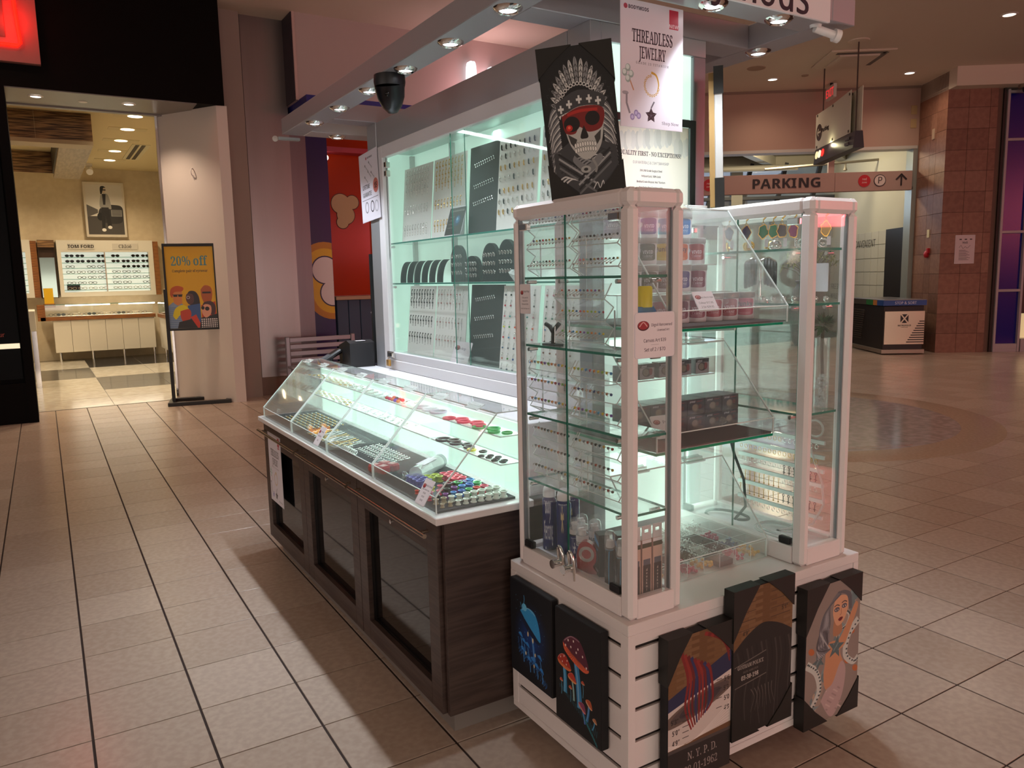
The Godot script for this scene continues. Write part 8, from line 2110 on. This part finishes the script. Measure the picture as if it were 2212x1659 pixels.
	var sc := thing("white_showcase", "white showcase table with chrome leg just inside the entrance", "showcase", V(-0.9, 0, -12.3))
	part(sc, "table_box", MB.new().b2(V(-0.5, 0.95, -0.8), V(0.82, 1.28, 0.4), 0.004), cw)
	part(sc, "lit_frame", MB.new().b2(V(0.4, 1.28, -0.3), V(0.7, 1.72, -0.25), 0.004), M.black)
	part(sc, "lit_panel", MB.new().b2(V(0.42, 1.3, -0.25), V(0.68, 1.7, -0.245)), mt(hx("e4ece8"), 0.5, 0, 0.5))
	for x in [-0.4, 0.78]: part(sc, "leg", MB.new().b2(V(x - 0.04, 0, 0.28), V(x + 0.04, 0.95, 0.36), 0.004), M.chrome)
	# yellow sale sign on its stand
	var st := thing("sale_sign", "yellow 20% off eyewear poster in a black floor stand", "sign stand", V(1.81, 0, -8.45), -0.22)
	var bk := mt(hx("100d0d"), 0.4)
	for e in [[-0.4, -0.02, 0.42, 0.05, -0.32, -0.25], [-0.4, -0.02, 0.42, 0.05, 0.13, 0.2], [-0.4, -0.02, -0.33, 0.05, -0.25, 0.13], [0.35, -0.02, 0.42, 0.05, -0.25, 0.13]]: part(st, "base_bar", MB.new().b2(V(e[0], 0.0, e[4]), V(e[2], e[3], e[5]), 0.004), bk)
	for s in [-1, 1]: part(st, "post", MB.new().b2(V(s * 0.338 - 0.022, 0.04, -0.05), V(s * 0.338 + 0.022, 1.6, 0.0), 0.003), bk)
	for e in [[-0.335, 1.03, 0.335, 1.06], [-0.335, 2.18, 0.335, 2.22], [-0.335, 1.06, -0.31, 2.18], [0.31, 1.06, 0.335, 2.18]]: part(st, "frame_bar", MB.new().b2(V(e[0], e[1], -0.01), V(e[2], e[3], 0.03), 0.003), bk)
	var y := Art.new(380, 680, hx("e6b40a"), 1.0, 1.8)
	y.text("20% off", 0.5, 0.32, 0.2, hx("4f8f9a"), "Droid Serif", true, 0.72).text("Complete pair of eyewear", 0.5, 0.535, 0.055, hx("241c14"), "Droid Serif", true, 0.74)
	y.poly([v2(0.0, 1.3), v2(0.1, 1.22), v2(0.3, 1.26), v2(0.34, 1.8), v2(0, 1.8)], hx("8aa4c0"))
	for k in 12: y.rect(0.0, 1.34 + k * 0.04, 0.34, 1.352 + k * 0.04, hx("5a7aa4"))
	y.poly([v2(0.09, 0.98), v2(0.3, 0.98), v2(0.29, 1.24), v2(0.2, 1.3), v2(0.12, 1.24)], hx("d88a4a")).blob([v2(0.05, 1.05), v2(0.08, 0.92), v2(0.2, 0.86), v2(0.33, 0.9), v2(0.3, 0.98), v2(0.14, 1.0), v2(0.09, 1.12)], hx("c85a1c")).rect(0.12, 1.05, 0.2, 1.1, hx("1c1818")).rect(0.22, 1.05, 0.3, 1.1, hx("1c1818")).rect(0.1, 1.05, 0.31, 1.065, hx("1c1818"))
	y.blob([v2(0.4, 1.05), v2(0.46, 0.98), v2(0.58, 1.0), v2(0.65, 1.15), v2(0.64, 1.42), v2(0.5, 1.45)], hx("2a2028")).blob([v2(0.37, 1.12), v2(0.4, 1.04), v2(0.52, 1.06), v2(0.53, 1.22), v2(0.44, 1.28), v2(0.38, 1.2)], hx("5c3a3a")).poly([v2(0.4, 1.3), v2(0.66, 1.26), v2(0.66, 1.8), v2(0.36, 1.8)], hx("3a5f9c")).ell(0.42, 1.12, 0.035, 0.035, hx("d8d4d0")).ell(0.42, 1.12, 0.025, 0.025, hx("5c3a3a"))
	y.poly([v2(0.68, 1.3), v2(0.98, 1.22), v2(1.0, 1.8), v2(0.68, 1.8)], hx("c8401c")).blob([v2(0.69, 0.95), v2(0.78, 0.86), v2(0.9, 0.9), v2(0.93, 1.05), v2(0.88, 1.24), v2(0.76, 1.26), v2(0.7, 1.12)], hx("b8602a")).rect(0.72, 1.0, 0.9, 1.04, hx("241a18"))
	y.blob([v2(0.08, 1.52), v2(0.14, 1.36), v2(0.3, 1.28), v2(0.42, 1.38), v2(0.4, 1.5), v2(0.24, 1.5), v2(0.14, 1.6)], hx("e8d81c")).blob([v2(0.24, 1.42), v2(0.42, 1.38), v2(0.46, 1.5), v2(0.4, 1.66), v2(0.3, 1.68), v2(0.24, 1.56)], hx("c8462c")).poly([v2(0.2, 1.66), v2(0.46, 1.6), v2(0.62, 1.8), v2(0.16, 1.8)], hx("241c1c")).poly([v2(0.44, 1.56), v2(0.56, 1.5), v2(0.68, 1.8), v2(0.58, 1.8)], hx("d8402a"))
	y.poly([v2(0.66, 1.58), v2(1.0, 1.5), v2(1.0, 1.8), v2(0.62, 1.8)], hx("1e1a1e"))
	for i in 8:
		for j in 5: y.rect(0.66 + i * 0.045, 1.6 + j * 0.045, 0.69 + i * 0.045, 1.63 + j * 0.045, hx("e8e2e0"))
	y.blob([v2(0.7, 1.36), v2(0.74, 1.24), v2(0.9, 1.22), v2(0.98, 1.34), v2(0.94, 1.52), v2(0.86, 1.5)], hx("4a2a2c")).blob([v2(0.68, 1.36), v2(0.76, 1.28), v2(0.88, 1.32), v2(0.87, 1.5), v2(0.76, 1.58), v2(0.69, 1.48)], hx("e8a88a")).ell(0.71, 1.36, 0.035, 0.04, hx("1c1618")).ell(0.8, 1.38, 0.045, 0.045, hx("1c1618"))
	plate(st, "poster", y.mat(0.35), 0.62, 1.12, xf(V(0, 1.62, 0.012)))
	part(st, "poster_board", MB.new().b2(V(-0.312, 1.058, -0.006), V(0.312, 2.182, 0.011)), M.blackm)
